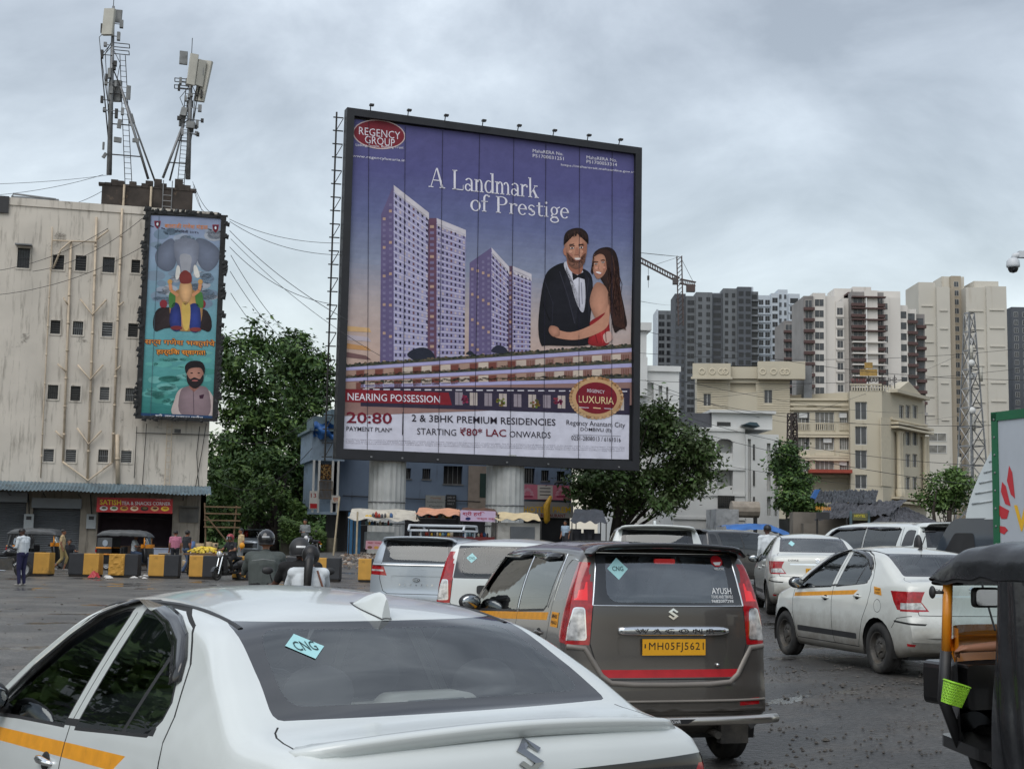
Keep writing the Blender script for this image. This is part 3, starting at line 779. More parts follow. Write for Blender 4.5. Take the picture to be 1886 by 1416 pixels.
  for s,k in((-1,'L'),(1,'R')):
   sh.cut('tail_lamp'+k,'rearc',[(s*0.54,0.745),(s*0.98,0.735),(s*0.98,0.965),(s*0.70,0.955)])
   sh.cut('tail_lamp'+k,k+'c',[(-1.86,0.735),(-1.66,0.755),(-1.52,0.965),(-1.86,0.965)])
   sh.cut('tail_clear'+k,'rearc',[(s*0.575,0.765),(s*0.81,0.765),(s*0.80,0.835),(s*0.625,0.842)])
   sh.cut('reflector'+k,k,[(-1.96,0.345),(-1.80,0.355),(-1.80,0.385),(-1.96,0.375)])
   sh.ribbon('gap',k,[(-1.62,0.625),(-1.92,0.60)],0.022,gap)
  sh.cut('chrome_bar','rear',[(-0.48,0.905),(0.48,0.905),(0.48,0.93),(-0.48,0.93)])
 sh.ribbon('gap','rear',[(-0.70,0.93),(-0.655,0.70),(0.655,0.70),(0.70,0.93)],0.008,gap)
 for s in(-1,1):sh.ribbon('gap','top',[(s*0.640,-1.53),(s*0.662,-1.56),(s*0.676,-1.60),(s*0.682,-1.66),(s*0.680,-1.74)],0.006,gap)
 if new:
  for zz in(0.885,0.92,0.955):sh.ribbon('bar_rib','rearc',[(-0.58,zz),(0.58,zz)],0.006,('lamp_bar',))
 for s,k in((-1,'L'),(1,'R')):
  sh.cut('head_lamp'+k,'front',[(s*0.38,0.62),(s*0.74,0.66),(s*0.74,0.76),(s*0.40,0.68)])
 sh.cut('grille','front',[(-0.36,0.45),(0.36,0.45),(0.32,0.62),(-0.32,0.62)])
 sh.remove('archhole')
 sh.bm.normal_update()
 ms={'body':('body',paint),'gap':('body',M_GAP),'rear_border':('screen_border',M_FRIT),'rear_pane':('rear_screen',M_GLASSR),'front_border':('screen_border#f',M_FRIT),'front_pane':('windscreen',M_GLASSR),'bar_rib':('lamp_bar',M_BLKPL),'lamp_bar':('lamp_bar',M_BLKGL),'chrome_bar':('chrome_bar',M_CHROME),'grille':('grille',M_BLKGL)}
 for k in 'LR':ms.update({'stripe'+k:('yellow_stripe#'+k,M_YEL),'surround'+k:('window_surround#'+k,M_BLKPL),'side_strip'+k:('side_strip#'+k,M_BLKPL),'front_side_pane'+k:('side_window#a'+k,M_GLASS),'rear_side_pane'+k:('side_window#b'+k,M_GLASS),'tail_lamp'+k:('tail_light#'+k,M_REDLT),'tail_clear'+k:('tail_light#'+k,M_CLRLT),'reflector'+k:('reflector#'+k,M_REDLT),'head_lamp'+k:('headlight#'+k,M_CLRLT)})
 sh.build(X,ms)
 arch_wells(X,(-1.255,1.195),0.335,0.84)
 for y in(-1.255,1.195):
  for s in(-1,1):wheel(X,s*0.755,y,0.295,0.175)
 b=MB();b.box(-0.70,0.70,-1.7,1.7,0.19,0.30);b.build('underbody',M_GAP,X)
 for(x,y)in((-0.36,0.12),(0.36,0.12)):seat(X,x,y,0.28)
 seat(X,-0.33,-0.72,0.33,w=0.62,lean=0.36);seat(X,0.33,-0.72,0.33,w=0.62,lean=0.36)
 d=MB();d.smooth=True;d.sphere((0,0.98,0.78),(0.68,0.30,0.17),20,8);d.build('dashboard',M_SEAT,X)
 sw=MB();sw.smooth=True;Mx=Matrix.Rotation(R_(65),3,'X')
 sw.lathe([(0.185+0.014*math.cos(2*PI*i/8),0.014*math.sin(2*PI*i/8))for i in range(8)],n=20,closed=True);sw.v=[tuple(Mx@Vector(v)+Vector((0.36,0.58,0.88)))for v in sw.v];sw.build('steering_wheel',M_BLKPL,X)
 pr=MB();pr.smooth=True;pr.box(-0.60,0.60,-1.475,-1.05,1.095,1.110)
 pr.build('parcel_shelf',M_SEATL if new else M_SEAT,X)
 if detail:
  hm=MB();hm.smooth=True;hm.prism(rpoly([(-0.20,1.111),(0.20,1.111),(0.14,1.165),(-0.14,1.165)],0.02),-1.38,-1.26);q=hm.build('high_stop_lamp',M_SEATL if new else M_SEAT,X)
  hl=MB();hl.prism(rpoly([(-0.11,1.118),(0.11,1.118),(0.11,1.150),(-0.11,1.150)],0.006),-1.384,-1.381);hl.build('lamp_lens',mat('dull_lens',S(120,130,130),0.3,var=0.2,vscale=40),q)
 hd=MB();hd.box(-0.012,0.012,0,0,0,0)if False else None
 for k,sx in(('L',-1),('R',1)):
  if mirrors and k in mirrors:mirror(X,k,0.72,0.98,0.80,M_BLKPL)
  if detail:door_handle(sh,X,k,0.02,0.815,paint if not new else M_CHROME);door_handle(sh,X,k,-0.80,0.865,paint if not new else M_CHROME)
  if guards:
   visor(sh,X,k,[(0.86,0.965),(0.66,1.125),(0.44,1.262),(0.21,1.362),(0.02,1.402),(-0.145,1.411)],M_BLKGL,0.062,0.026)
   visor(sh,X,k,[(-0.16,1.412),(-0.42,1.405),(-0.62,1.382),(-0.79,1.333),(-0.91,1.262),(-0.97,1.195)],M_BLKGL,0.062,0.026)
 for s in(-1,1):sh.strip('top',[(s*0.535,y)for y in[-1.0+.056*i for i in range(25)]],0.020,0.004,M_BLKPL,X,'roof_strip')
 if shark:
  f=MB();f.smooth=True
  def fin(u,v):
   y=-0.80-0.235*u;h=0.085*min(1,(u*1.25))**0.8*(1 if u<0.97 else 0.9);hw=0.038*math.sin(PI*min(1,0.12+u*0.75))**0.8
   a=PI*v;z=sh.pt('top',0,y)[0].z-0.004
   return(hw*math.cos(a)*(1-0.55*math.sin(a)),y,z+h*math.sin(a)**0.8 if math.sin(a)>0 else z)
  f.grid(14,12,fin);k=len(f.v);f.v+=[fin(1,j/12)for j in range(13)];f.face(range(k,k+13));f.build('shark_fin',paint,X)
  g=MB();g.smooth=True
  g.grid(14,12,lambda u,v:(lambda p:(p[0]*1.12,-0.915+(p[1]+0.915)*1.04,sh.pt('top',0,p[1])[0].z+(p[2]-sh.pt('top',0,p[1])[0].z)*0.06+0.001))(fin(u,v)));g.build('fin_gasket',M_BLKPL,X)
 if rod:
  g=MB();g.tube([(0,-0.80,1.42),(0,-0.83,1.455)],[0.035,0.02],8);g.tube([(0,-0.83,1.45),(0.0,-0.93,1.60)],0.006,6);g.build('aerial',M_BLKPL,X)
 if new:
  f=MB();f.smooth=True;n=24
  for i in range(n+1):
   x=-0.70+1.40*i/n;yb=-1.815+0.075*abs(x/0.7)**2.5;z=sh.pt('top',x,yb)[0].z
   e=0.25 if i in(0,n)else(0.75 if i in(1,n-1)else 1)
   for(dy,dz)in((0.10,0.0),(0.0,0.012*e),(-0.075*e,0.018*e),(-0.085*e,0.006*e),(-0.06,-0.03),(0.0,-0.02)):f.v.append((x,yb+dy,z+dz+(0.022*(1-(x/0.7)**2)if dy<0.05 else 0)))
  for i in range(n):
   for k in range(6):a=i*6+k;c=i*6+(k+1)%6;f.face((a,c,c+6,a+6))
  f.face(range(6));f.face(range(n*6,n*6+6));f.build('boot_spoiler',paint,X)
 s_badge(sh,X,'rear',0,1.036 if new else 0.985,0.092 if new else 0.09,mat('dark_chrome',(0.34,0.35,0.36),0.16,1.0,var=0.04)if new else None)
 if plate_txt:plate(sh,X,0,0.80,0.42,0.10,plate_txt)
 for k in(-1,1):
  ex=MB();ex.tube([(k*0.45,-1.75,0.24),(k*0.45,-1.90,0.235)],0.025,10);
  if k>0:ex.build('exhaust_pipe',M_STEEL,X)
 return X,sh
# tall hatchbacks and vans
def tallboy(name,loc,yaw,label,paint,k=(1,1,1),L=3.655,group=None,chrome=False,spoiler=True,lit=False,stripe=False,seats=True,guards=True,spoil_mat=None,lamp='tall',wheel_r=0.285,gl=None,mirrors='LR'):
 h=L/2;e=h-1.8275
 P=dict(top=[(-1.8275-e,0.44),(-1.8255-e,0.60),(-1.82-e,0.66),(-1.805-e,0.72),(-1.795-e,0.95),(-1.785-e,1.18),(-1.745-e,1.34),(-1.67-e,1.55),(-1.645-e,1.595),(-1.60-e,1.625),(-1.40-e,1.650),(-0.8,1.672),(-0.1,1.675),(0.35,1.655),(0.62,1.60),(0.95,1.32),(1.22+e*.5,1.10),(1.30+e*.6,1.07),(1.6+e*.9,0.99),(1.74+e,0.88),(1.80+e,0.68),(1.8275+e,0.42)],bottom=[(-1.8275-e,0.42),(-1.75-e,0.32),(-1.4-e,0.22),(1.4+e,0.2),(1.75+e,0.24),(1.8275+e,0.36)],width=[(-1.83-e,0.795),(-1.6-e,0.808),(-1.2,0.81),(1.1,0.81),(1.5+e,0.79),(1.83+e,0.72)],belt=[(-1.83-e,1.12),(-0.5,1.09),(0.5,1.02),(1.2+e*.5,0.96),(1.83+e,0.7)],r=[(-1.83-e,0.05),(-1.70-e,0.06),(-1.2,0.07),(0.6,0.07),(1.2,0.07),(1.83+e,0.06)],crown=[(-1.83-e,0.03),(-1.7-e,0.03),(0,0.05),(1.2,0.05),(1.83+e,0.03)],cx=0.60,zc=0.65,lean=0.17,curv=0.32,wmax=0.81,rear_bow=(-1.45-e,0.10),front_bow=(1.1+e,0.30),sh=0.035,rx=1.4,bowp=4,crease=((lambda y:0.93,0.007,0.04),(lambda y:0.45,0.006,0.05)))
 sh=Shell(P);X=empty(name,loc,yaw,label,'car',group);X.scale=k;sh.e=e
 ra=-1.2275-e*0.7;fa=1.2075+e*0.7
 sh.cut('rear_border','rear',rpoly([(-0.595,1.205),(0.595,1.205),(0.545,1.585),(-0.545,1.585)],0.015))
 sh.cut('rear_pane','rear',rpoly([(-0.50,1.228),(0.50,1.228),(0.475,1.565),(-0.475,1.565)],[0.11,0.11,0.03,0.03],4))
 fo=[(-0.66,1.10),(0.66,1.10),(0.58,1.585),(-0.58,1.585)]
 sh.cut('front_border','front',rpoly(fo,0.04));sh.cut('front_pane','front',rpoly(grow(fo,-0.035),0.06))
 A=[(0.98,1.04),(0.88,1.16),(0.60,1.44),(0.50,1.51),(0.42,1.535),(-0.36,1.548),(-0.36,1.10)]
 Bp=[(-0.43,1.105),(-0.43,1.55),(-1.15-e*.8,1.545),(-1.22-e*.8,1.52),(-1.16-e*.8,1.18),(-1.10-e*.8,1.145)]
 for sd in 'LR':
  sh.cut('surround'+sd,sd,grow(A,0.02));sh.cut('surround'+sd,sd,grow(Bp,0.02))
  sh.cut('front_side_pane'+sd,sd,A);sh.cut('rear_side_pane'+sd,sd,Bp)
  sh.cut('quarter'+sd,sd+'c',rpoly([(-1.30-e,1.215),(-1.58-e,1.235),(-1.585-e,1.51),(-1.35-e,1.53)],[0.03,0.03,0.03,0.12]))
  gap=('body',)
  sh.ribbon('gap',sd,[(-0.395,1.58),(-0.395,1.05),(-0.40,0.55),(-0.42,0.30)],0.010,gap)
  sh.ribbon('gap',sd,[(1.02,1.0),(1.02,0.6),(0.90,0.30),(-0.80,0.30),(-0.95,0.55),(-1.14,0.78),(-1.27-e*.8,0.95),(-1.30-e*.8,1.25),(-1.28-e*.8,1.56)],0.010,gap)
  if stripe:
   sh.cut('stripe'+sd,sd,[(0.95,0.955),(-1.22,1.065),(-1.24,1.125),(0.95,1.015)],gap)
  for y in(ra,fa):sh.cut('archhole',sd,arch_poly(y,0.325,z=0.30))
 if lamp=='tall':
  for s,kk in((-1,'L'),(1,'R')):
   lm='tail_lamp'+kk
   sh.cut(lm,'rearc',[(s*0.605,1.19),(s*0.90,1.19),(s*0.90,1.515),(s*0.575,1.515)])
   sh.cut(lm,kk+'c',[(-1.79-e,1.19),(-1.60-e,1.19),(-1.595-e,1.515),(-1.79-e,1.515)])
   sh.cut(lm,'rearc',[(s*0.625,0.925),(s*0.92,0.915),(s*0.92,1.19),(s*0.605,1.19)])
   sh.cut(lm,kk+'c',[(-1.80-e,0.915),(-1.575-e,0.93),(-1.56-e,1.0),(-1.60-e,1.20),(-1.80-e,1.20)])
   sh.cut('tail_on'+kk,'rearc',[(s*0.635,1.24),(s*0.735,1.24),(s*0.705,1.46),(s*0.62,1.46)])
   sh.cut('tail_clear'+kk,'rearc',rpoly([(s*0.65,0.955),(s*0.80,0.95),(s*0.735,1.185),(s*0.66,1.185)],0.02))
   sh.ribbon('lens_rim'+kk,'rearc',rpoly([(s*0.65,0.955),(s*0.80,0.95),(s*0.735,1.185),(s*0.66,1.185)],0.02)+[(s*0.65,0.975)],0.008)
   sh.cut('reflector'+kk,'rearc',[(s*0.55,0.475),(s*0.73,0.48),(s*0.73,0.53),(s*0.55,0.52)])
 else:
  for s,kk in((-1,'L'),(1,'R')):
   sh.cut('tail_lamp'+kk,'rearc',[(s*0.50,0.98),(s*0.90,1.0),(s*0.90,1.16),(s*0.56,1.14)]);sh.cut('tail_lamp'+kk,kk+'c',[(-1.80-e,0.99),(-1.60-e,1.06),(-1.50-e,1.15),(-1.80-e,1.16)])
   sh.cut('tail_clear'+kk,'rearc',[(s*0.56,1.05),(s*0.85,1.06),(s*0.85,1.09),(s*0.56,1.08)])
 gap=('body',)
 sh.ribbon('gap','rear',[(-0.60,1.20),(-0.625,0.93),(-0.56,0.72),(-0.48,0.672),(0.48,0.672),(0.56,0.72),(0.625,0.93),(0.60,1.20)],0.010,gap)
 if chrome:sh.cut('red_band','rear',[(-0.50,0.685),(0.50,0.685),(0.55,0.742),(-0.55,0.742)],gap)
 sh.cut('recess','rear',rpoly([(-0.34,0.79),(0.40,0.79),(0.46,0.85),(0.46,0.985),(-0.42,0.985),(-0.42,0.85)],0.03),gap)
 for s,kk in((-1,'L'),(1,'R')):sh.cut('head_lamp'+kk,'front',[(s*0.42,0.76),(s*0.72,0.80),(s*0.72,0.93),(s*0.44,0.90)])
 sh.cut('grille','front',[(-0.40,0.5),(0.40,0.5),(0.38,0.80),(-0.38,0.80)])
 sh.remove('archhole');sh.bm.normal_update()
 sh.push('recess',-0.012)
 gl=gl or M_GLASS
 ms={'body':('body',paint),'recess':('body',paint),'gap':('body',M_GAP),'rear_border':('screen_border',M_FRIT),'rear_pane':('rear_screen',M_GLASSR2 if chrome else gl),'front_border':('screen_border#f',M_FRIT),'front_pane':('windscreen',M_GLASSR),'grille':('grille',M_BLKGL),'red_band':('red_band',M_REDBAND)}
 for q in 'LR':ms.update({'stripe'+q:('yellow_stripe#'+q,M_YEL),'surround'+q:('window_surround#'+q,M_BLKPL),'quarter'+q:('quarter_panel#'+q,M_BLKGL if not chrome else M_QUART),'front_side_pane'+q:('side_window#a'+q,gl),'rear_side_pane'+q:('side_window#b'+q,gl),'tail_lamp'+q:('tail_light#'+q,M_REDLT),'tail_on'+q:('tail_light#'+q,M_REDON if lit else M_REDLT),'tail_clear'+q:('tail_light#'+q,M_CLRLT),'lens_rim'+q:('tail_light#'+q,M_CHROME),'reflector'+q:('reflector#'+q,M_REDLT),'head_lamp'+q:('headlight#'+q,M_CLRLT)})
 sh.build(X,ms)
 arch_wells(X,(ra,fa),0.325,0.79)
 for y in(ra,fa):
  for s in(-1,1):wheel(X,s*0.70,y,wheel_r,0.165)
 b=MB();b.box(-0.66,0.66,-1.55-e,1.5+e,0.21,0.32);b.build('underbody',M_GAP,X)
 if seats:
  for x in(-0.33,0.33):seat(X,x,0.15,0.42);
  for x in(-0.32,0.32):seat(X,x,-0.75,0.45,w=0.60)
  d=MB();d.smooth=True;d.sphere((0,1.02,0.92),(0.64,0.28,0.17),20,8);d.build('dashboard',M_SEAT,X)
 if spoiler:
  f=MB();f.smooth=True;n=24;sm=spoil_mat or paint
  for i in range(n+1):
   x=-0.615+1.23*i/n;u=abs(x)/0.615;z=1.652-0.028*u**2-0.05*max(0,(u-0.86)/0.14)**2;q=1 if u<0.99 else 0.5;bk=0.05*u**3
   for(yy,dz)in((-1.36-e,0.0),(-1.62-e+bk,0.014*q),(-1.80-e+bk,0.016*q),(-1.825-e+bk,0.004*q),(-1.79-e+bk,-0.022*q),(-1.64-e+bk,-0.036*q)):f.v.append((x,yy,z+dz))
  for i in range(n):
   for kx in range(6):a=i*6+kx;c=i*6+(kx+1)%6;f.face((a,c,c+6,a+6))
  f.face(range(6));f.face(range(n*6,n*6+6));f.build('roof_spoiler',sm,X)
 for kk in mirrors:mirror(X,kk,0.86,1.10,0.76,M_BLKPL)
 if guards:
  for kk in 'LR':
   visor(sh,X,kk,[(0.84,1.22),(0.58,1.475),(0.42,1.555),(0.0,1.568),(-0.38,1.568)],M_BLKGL,0.07,0.03)
   visor(sh,X,kk,[(-0.42,1.57),(-0.8,1.57),(-1.18-e*.8,1.56)],M_BLKGL,0.07,0.03)
 for kk in 'LR':
  door_handle(sh,X,kk,-0.25,0.93,paint);door_handle(sh,X,kk,-1.05,0.96,paint)
 return X,sh
M_QUART=mat('smoked_panel',(0.10,0.10,0.105),0.25,var=0.15,coat=0.5)
M_GLASSR2=mat_glass('rear_glass_clear',(0.70,0.75,0.74),base=0.16)
M_REDBAND=mat('red_reflective_tape',S(175,28,38),0.4,var=0.12,vscale=12)
def wagon_near():
 X,sh=tallboy('hatchback_car',(0.7243,11.9106,0),R_(15.8),'brown grey tall hatchback taxi with a yellow number plate and black roof spoiler',M_GREYC,chrome=True,lit=True,stripe=True,spoil_mat=M_BLKGL)
 sh.strip('rear',[(-0.60,1.205),(-0.585,1.3),(-0.57,1.4),(-0.553,1.5),(-0.545,1.588)],0.012,0.005,M_CHROME,X,'chrome_trim')
 sh.strip('rear',[(0.60,1.205),(0.585,1.3),(0.57,1.4),(0.553,1.5),(0.545,1.588)],0.012,0.005,M_CHROME,X,'chrome_trim')
 sh.strip('rear',[(-0.60+1.2*i/14,1.203)for i in range(15)],0.012,0.005,M_CHROME,X,'chrome_trim')
 sh.strip('rear',[(-0.545+1.09*i/14,1.587)for i in range(15)],0.010,0.005,M_CHROME,X,'chrome_trim')
 for sd in 'LR':
  sh.strip(sd,[(-1.20,1.16),(-1.265,1.3),(-1.27,1.45),(-1.262,1.57)],0.012,0.005,M_CHROME,X,'chrome_trim')
  sh.strip(sd,[(-1.31,1.22),(-1.335,1.35),(-1.37,1.48),(-1.43,1.53),(-1.5,1.535),(-1.585,1.525)],0.010,0.004,M_CHROME,X,'chrome_trim')
  sh.strip(sd,[(-0.398,1.11+0.05*i)for i in range(10)],0.010,0.005,M_CHROME,X,'chrome_trim')
 b=MB();b.smooth=True;n=20
 for i in range(n+1):
  x=-0.415+0.87*i/n;e=1-0.35*abs((i/n-0.5)*2)**8;p=sh.pt('rear',x,1.02)[0]
  for(dy,dz)in((0.015,0.032),(-0.018,0.036),(-0.030,0.018),(-0.028,-0.015),(-0.016,-0.036),(0.015,-0.036)):b.v.append((x,p.y+dy,1.022+dz*e))
 for i in range(n):
  for k in range(6):a=i*6+k;c=i*6+(k+1)%6;b.face((a,c,c+6,a+6))
 b.face(range(6));b.face(range(n*6,n*6+6));bar=b.build('tailgate_bar',M_CHROME,X)
 t=MB();me=text_mesh('WAGONR',0.052,0.004,spacing=1.9,extrude=0.002);x0,y0,x1,y1=text_bounds(me)
 for v in me.vertices:t.v.append((0.02+(v.co.x-(x0+x1)/2)*0.62/(x1-x0),-1.842-v.co.z*1.0,1.004+(v.co.y-y0)))
 for f in me.polygons:t.face(f.vertices)
 t.build('raised_letters',M_BLKPL,bar)
 s_badge(sh,X,'rear',0.017,1.145,0.085)
 plate(sh,X,0.018,0.905,0.50,0.118,'MH05FJ5621',y=-1.805)
 for v,w_,x,z in(('AYUSH',0.165,0.425,1.315),('TOURS AND TRAVELS',0.185,0.425,1.272),('9682097298',0.185,0.425,1.240)):
  sh.decal_text(v,'rear',x,z,w_,0.045 if v=='AYUSH' else 0.022,M_WINK,X,'window_lettering',0.004,0.006)
 st=sh.decal([[(-0.47,1.47),(-0.39,1.39),(-0.31,1.47),(-0.39,1.55)]],'rear',M_AQUA,X,'gas_sticker',0.003)
 sh.decal_text('CNG','rear',-0.39,1.47,0.085,0.034,mat('teal_ink',S(30,60,62),0.6,var=0),st,'sticker_lettering',0.005,0.01)
 rd=sh.decal([circle(0.42,1.535,0.05,0.042,18)],'rear',M_REDBAND,X,'round_sticker',0.003)
 sh.decal([[(0.385,1.525),(0.455,1.53),(0.44,1.505),(0.40,1.505)]],'rear',M_WINK,rd,'white_mark',0.005)
 sh.decal_text('VELOX','rear',0.43,1.478,0.085,0.018,M_WINK,rd,'sticker_lettering',0.005,0.01)
 hl=MB();hl.prism(rpoly([(-0.075,1.51),(0.085,1.51),(0.085,1.548),(-0.075,1.548)],0.012),-1.655,-1.625);hl.build('high_stop_lamp',M_REDON,X)
 sd=sh.decal([[(-1.50,1.025),(-1.33,1.025),(-1.33,1.135),(-1.50,1.135)]],'L',M_YEL,X,'side_number',0.003)
 sh.decal_text('MH05','L',-1.415,1.105,0.12,0.030,M_INK,sd,'sticker_lettering',0.005,0.01);sh.decal_text('FJ5621','L',-1.415,1.055,0.13,0.030,M_INK,sd,'sticker_lettering',0.005,0.01)
 lk=MB();lk.smooth=True;lk.lathe([(0.0,-1.822),(0.008,-1.822),(0.012,-1.815),(0.014,-1.80)],(0.365,0,0.775),'y',14);lk.build('boot_lock',M_CHROME,X)
 b=MB();b.smooth=True;pts=[(-0.80,0.905),(-0.66,0.895),(-0.60,0.80),(-0.54,0.70),(-0.47,0.648),(-0.3,0.636),(0,0.632),(0.3,0.636),(0.47,0.648),(0.54,0.70),(0.60,0.80),(0.66,0.895),(0.80,0.905)]
 b=sh.strip('rear',[(p[0]*(1-0.02*(abs(p[0])>.7)),p[1])for p in pts],0.04,0.014,M_EDGE_GLINT,X,'bumper_glint')  # lighter raised strip paints in the reflection along the bumper edge
 sh.strip('rear',[(-0.78+1.56*i/20,0.515)for i in range(21)],0.02,0.012,M_EDGE_GLINT,X,'bumper_glint')
 g=MB();g.smooth=True;P=[]
 for i in range(21):
  t=-1+2*i/20;P.append((0.835*t,-1.92+0.09*abs(t)**4,0.385))
 g.tube(P,0.034,12);gb=g.build('bumper_guard',mat('satin_steel',(0.62,0.59,0.54),0.28,1.0,var=0.08),X)
 for x in(-0.35,0.35):
  q=MB();q.box(x-0.02,x+0.02,-1.92,-1.70,0.35,0.385);q.build('guard_bracket',M_BLKPL,gb)
 t=MB();t.smooth=False
 for(a,c)in((-0.20,0.10),):t.poly([(a,-1.9562,0.37),(c-0.03,-1.9562,0.37),(c+0.03,-1.955,0.402),(a,-1.955,0.402)])
 o=t.build('guard_band',M_INK,gb,fix=False)
 me=text_mesh('WAGONR',0.030,0.003,'CENTER');l=MB()
 for v in me.vertices:l.v.append((-0.06+v.co.x,-1.9585,0.376+v.co.y))
 for f in me.polygons:l.face(f.vertices)
 l.build('guard_lettering',M_WINK,o,fix=False)
 ex=MB();ex.tube([(0.38,-1.6,0.28),(0.38,-1.80,0.26)],0.028,10);ex.build('exhaust_pipe',M_STEEL,X)
 ax=MB();ax.tube([(-0.68,-1.2275,0.285),(0.68,-1.2275,0.285)],0.04,8);ax.build('rear_axle',M_GAP,X)
 m=MB();m.box(0.40,0.62,-1.80,-1.72,0.20,0.36);m.build('mud_flap',M_RUBBER,X)
 return X
M_EDGE_GLINT=mat('painted_edge_glint',(0.21,0.19,0.17),0.45,0.2,var=0.1)  # lighter tone for the painted reflection on the bumper edges
# walls with openings, printed sheets
def wall_holes(mb,u0,u1,z0,z1,holes,depth=0.25,y=0.0,back=False):
 us=sorted({u0,u1,*[h[0]for h in holes],*[h[2]for h in holes]});zs=sorted({z0,z1,*[h[1]for h in holes],*[h[3]for h in holes]})
 us=[u for u in us if u0<=u<=u1];zs=[z for z in zs if z0<=z<=z1]
 idx={}
 def V(u,z):
  k=(u,z)
  if k not in idx:idx[k]=len(mb.v);mb.v.append((u,y,z))
  return idx[k]
 for a,b in zip(us,us[1:]):
  for c,d in zip(zs,zs[1:]):
   mu,mz=(a+b)/2,(c+d)/2
   if any(h[0]<mu<h[2]and h[1]<mz<h[3]for h in holes):continue
   mb.face((V(a,c),V(b,c),V(b,d),V(a,d)))
 for h in holes:
  a,c,b,d=h;k=len(mb.v);e=y+depth
  mb.v+=[(a,y,c),(b,y,c),(b,y,d),(a,y,d),(a,e,c),(b,e,c),(b,e,d),(a,e,d)]
  for q in((0,1,5,4),(1,2,6,5),(2,3,7,6),(3,0,4,7)):mb.face([k+i for i in q])
  if back:mb.face((k+4,k+5,k+6,k+7))
def block(mb,u0,u1,y0,y1,z0,z1,front=True):
 """walls of a block without its front (the front is made with openings) and with a roof"""
 k=len(mb.v);mb.v+=[(u0,y0,z0),(u1,y0,z0),(u1,y1,z0),(u0,y1,z0),(u0,y0,z1),(u1,y0,z1),(u1,y1,z1),(u0,y1,z1)]
 fs=[(1,2,6,5),(2,3,7,6),(3,0,4,7),(4,5,6,7)]
 if front:fs.append((0,1,5,4))
 for q in fs:mb.face([k+i for i in q])
class Art:
 """a printed picture: many flat inks, each a film a few millimetres above the last"""
 def __init__(s,fc,off,step=0.004):s.fc=fc;s.off=off;s.mb=MB();s.st=step
 def P(s,px):return s.fc.uv(px[0],px[1],s.off)
 def poly(s,pts,col,layer=1,raw=False):
  s.mb.cc=col;q=pts if raw else[s.P(p)for p in pts]
  s.mb.poly([(u,-s.off-s.st*layer,z)for u,z in q])
 def grad(s,quad,cols,layer=0,n=10):
  """quad TL TR BR BL in pixels, colours from top to bottom"""
  q=[s.P(p)for p in quad];L=lambda a,b,t:(a[0]+(b[0]-a[0])*t,a[1]+(b[1]-a[1])*t)
  m=n*(len(cols)-1)
  for i in range(m):
   t0,t1=i/m,(i+1)/m;k=min(int((t0+t1)/2*(len(cols)-1)),len(cols)-2);f=(t0+t1)/2*(len(cols)-1)-k
   c=tuple(cols[k][j]+(cols[k+1][j]-cols[k][j])*f for j in range(3));s.mb.cc=c
   a,b,d,e=L(q[0],q[3],t0),L(q[1],q[2],t0),L(q[1],q[2],t1),L(q[0],q[3],t1)
   s.mb.poly([(p[0],-s.off-s.st*layer,p[1])for p in(a,b,d,e)])
 def line(s,pts,wpx,col,layer=1):
  for a,b in zip(pts,pts[1:]):
   dx,dy=b[0]-a[0],b[1]-a[1];L=math.hypot(dx,dy)or 1;nx,ny=-dy/L*wpx/2,dx/L*wpx/2
   s.poly([(a[0]-nx,a[1]-ny),(b[0]-nx,b[1]-ny),(b[0]+nx,b[1]+ny),(a[0]+nx,a[1]+ny)],col,layer)
 def ellipse(s,cx,cy,rx,ry,col,layer=1,n=28,rot=0.0):
  s.poly([(cx+rx*math.cos(2*PI*i/n)*math.cos(rot)-ry*math.sin(2*PI*i/n)*math.sin(rot),cy+rx*math.cos(2*PI*i/n)*math.sin(rot)+ry*math.sin(2*PI*i/n)*math.cos(rot))for i in range(n)],col,layer)
 def smooth(s,pts,col,layer=1,n=5,sh=None):
  """closed outline rounded through its points"""
  N=len(pts);out=[]
  for i in range(N):
   p0,p1,p2,p3=[pts[(i+k-1)%N]for k in range(4)]
   for k in range(n):
    t=k/n
    out.append(tuple(0.5*((2*p1[j])+(-p0[j]+p2[j])*t+(2*p0[j]-5*p1[j]+4*p2[j]-p3[j])*t*t+(-p0[j]+3*p1[j]-3*p2[j]+p3[j])*t**3)for j in(0,1)))
  if sh is None:s.poly(out,col,layer);return
  cx,cy=sum(p[0]for p in out)/len(out)+sh[2],sum(p[1]for p in out)/len(out)+sh[3];m=len(out);q=[s.P(p)for p in out];c=s.P((cx,cy));y=-s.off-s.st*layer;A_=tuple(min(1,k*sh[0])for k in col);B_=tuple(k*sh[1]for k in col);C_=tuple((a+b)/2*.75+a*.25 for a,b in zip(A_,B_));h=[((a[0]+c[0])/2,(a[1]+c[1])/2)for a in q]
  for i in range(m):
   j=(i+1)%m;s.mb.cc=(A_,C_,C_);s.mb.poly([(c[0],y,c[1]),(h[i][0],y,h[i][1]),(h[j][0],y,h[j][1])]);s.mb.cc=(C_,B_,B_,C_);s.mb.poly([(h[i][0],y,h[i][1]),(q[i][0],y,q[i][1]),(q[j][0],y,q[j][1]),(h[j][0],y,h[j][1])])
 def mesh_text(s,me,a,b,hpx,col,layer=2):
  """mesh lettering with its base line from pixel a to pixel b and hpx tall"""
  A,B=Vector(s.P(a)),Vector(s.P(b));T=Vector(s.P((a[0],a[1]-hpx)))
  x0,y0,x1,y1=text_bounds(me);k=len(s.mb.v);s.mb.cc=col
  h=(T-A)/(y1-y0)
  for v in me.vertices:
   p=A+(B-A)*((v.co.x-x0)/(x1-x0))+h*(v.co.y-y0);s.mb.v.append((p.x,-s.off-s.st*layer,p.y))
  for f in me.polygons:s.mb.face([k+i for i in f.vertices])
  bpy.data.meshes.remove(me)
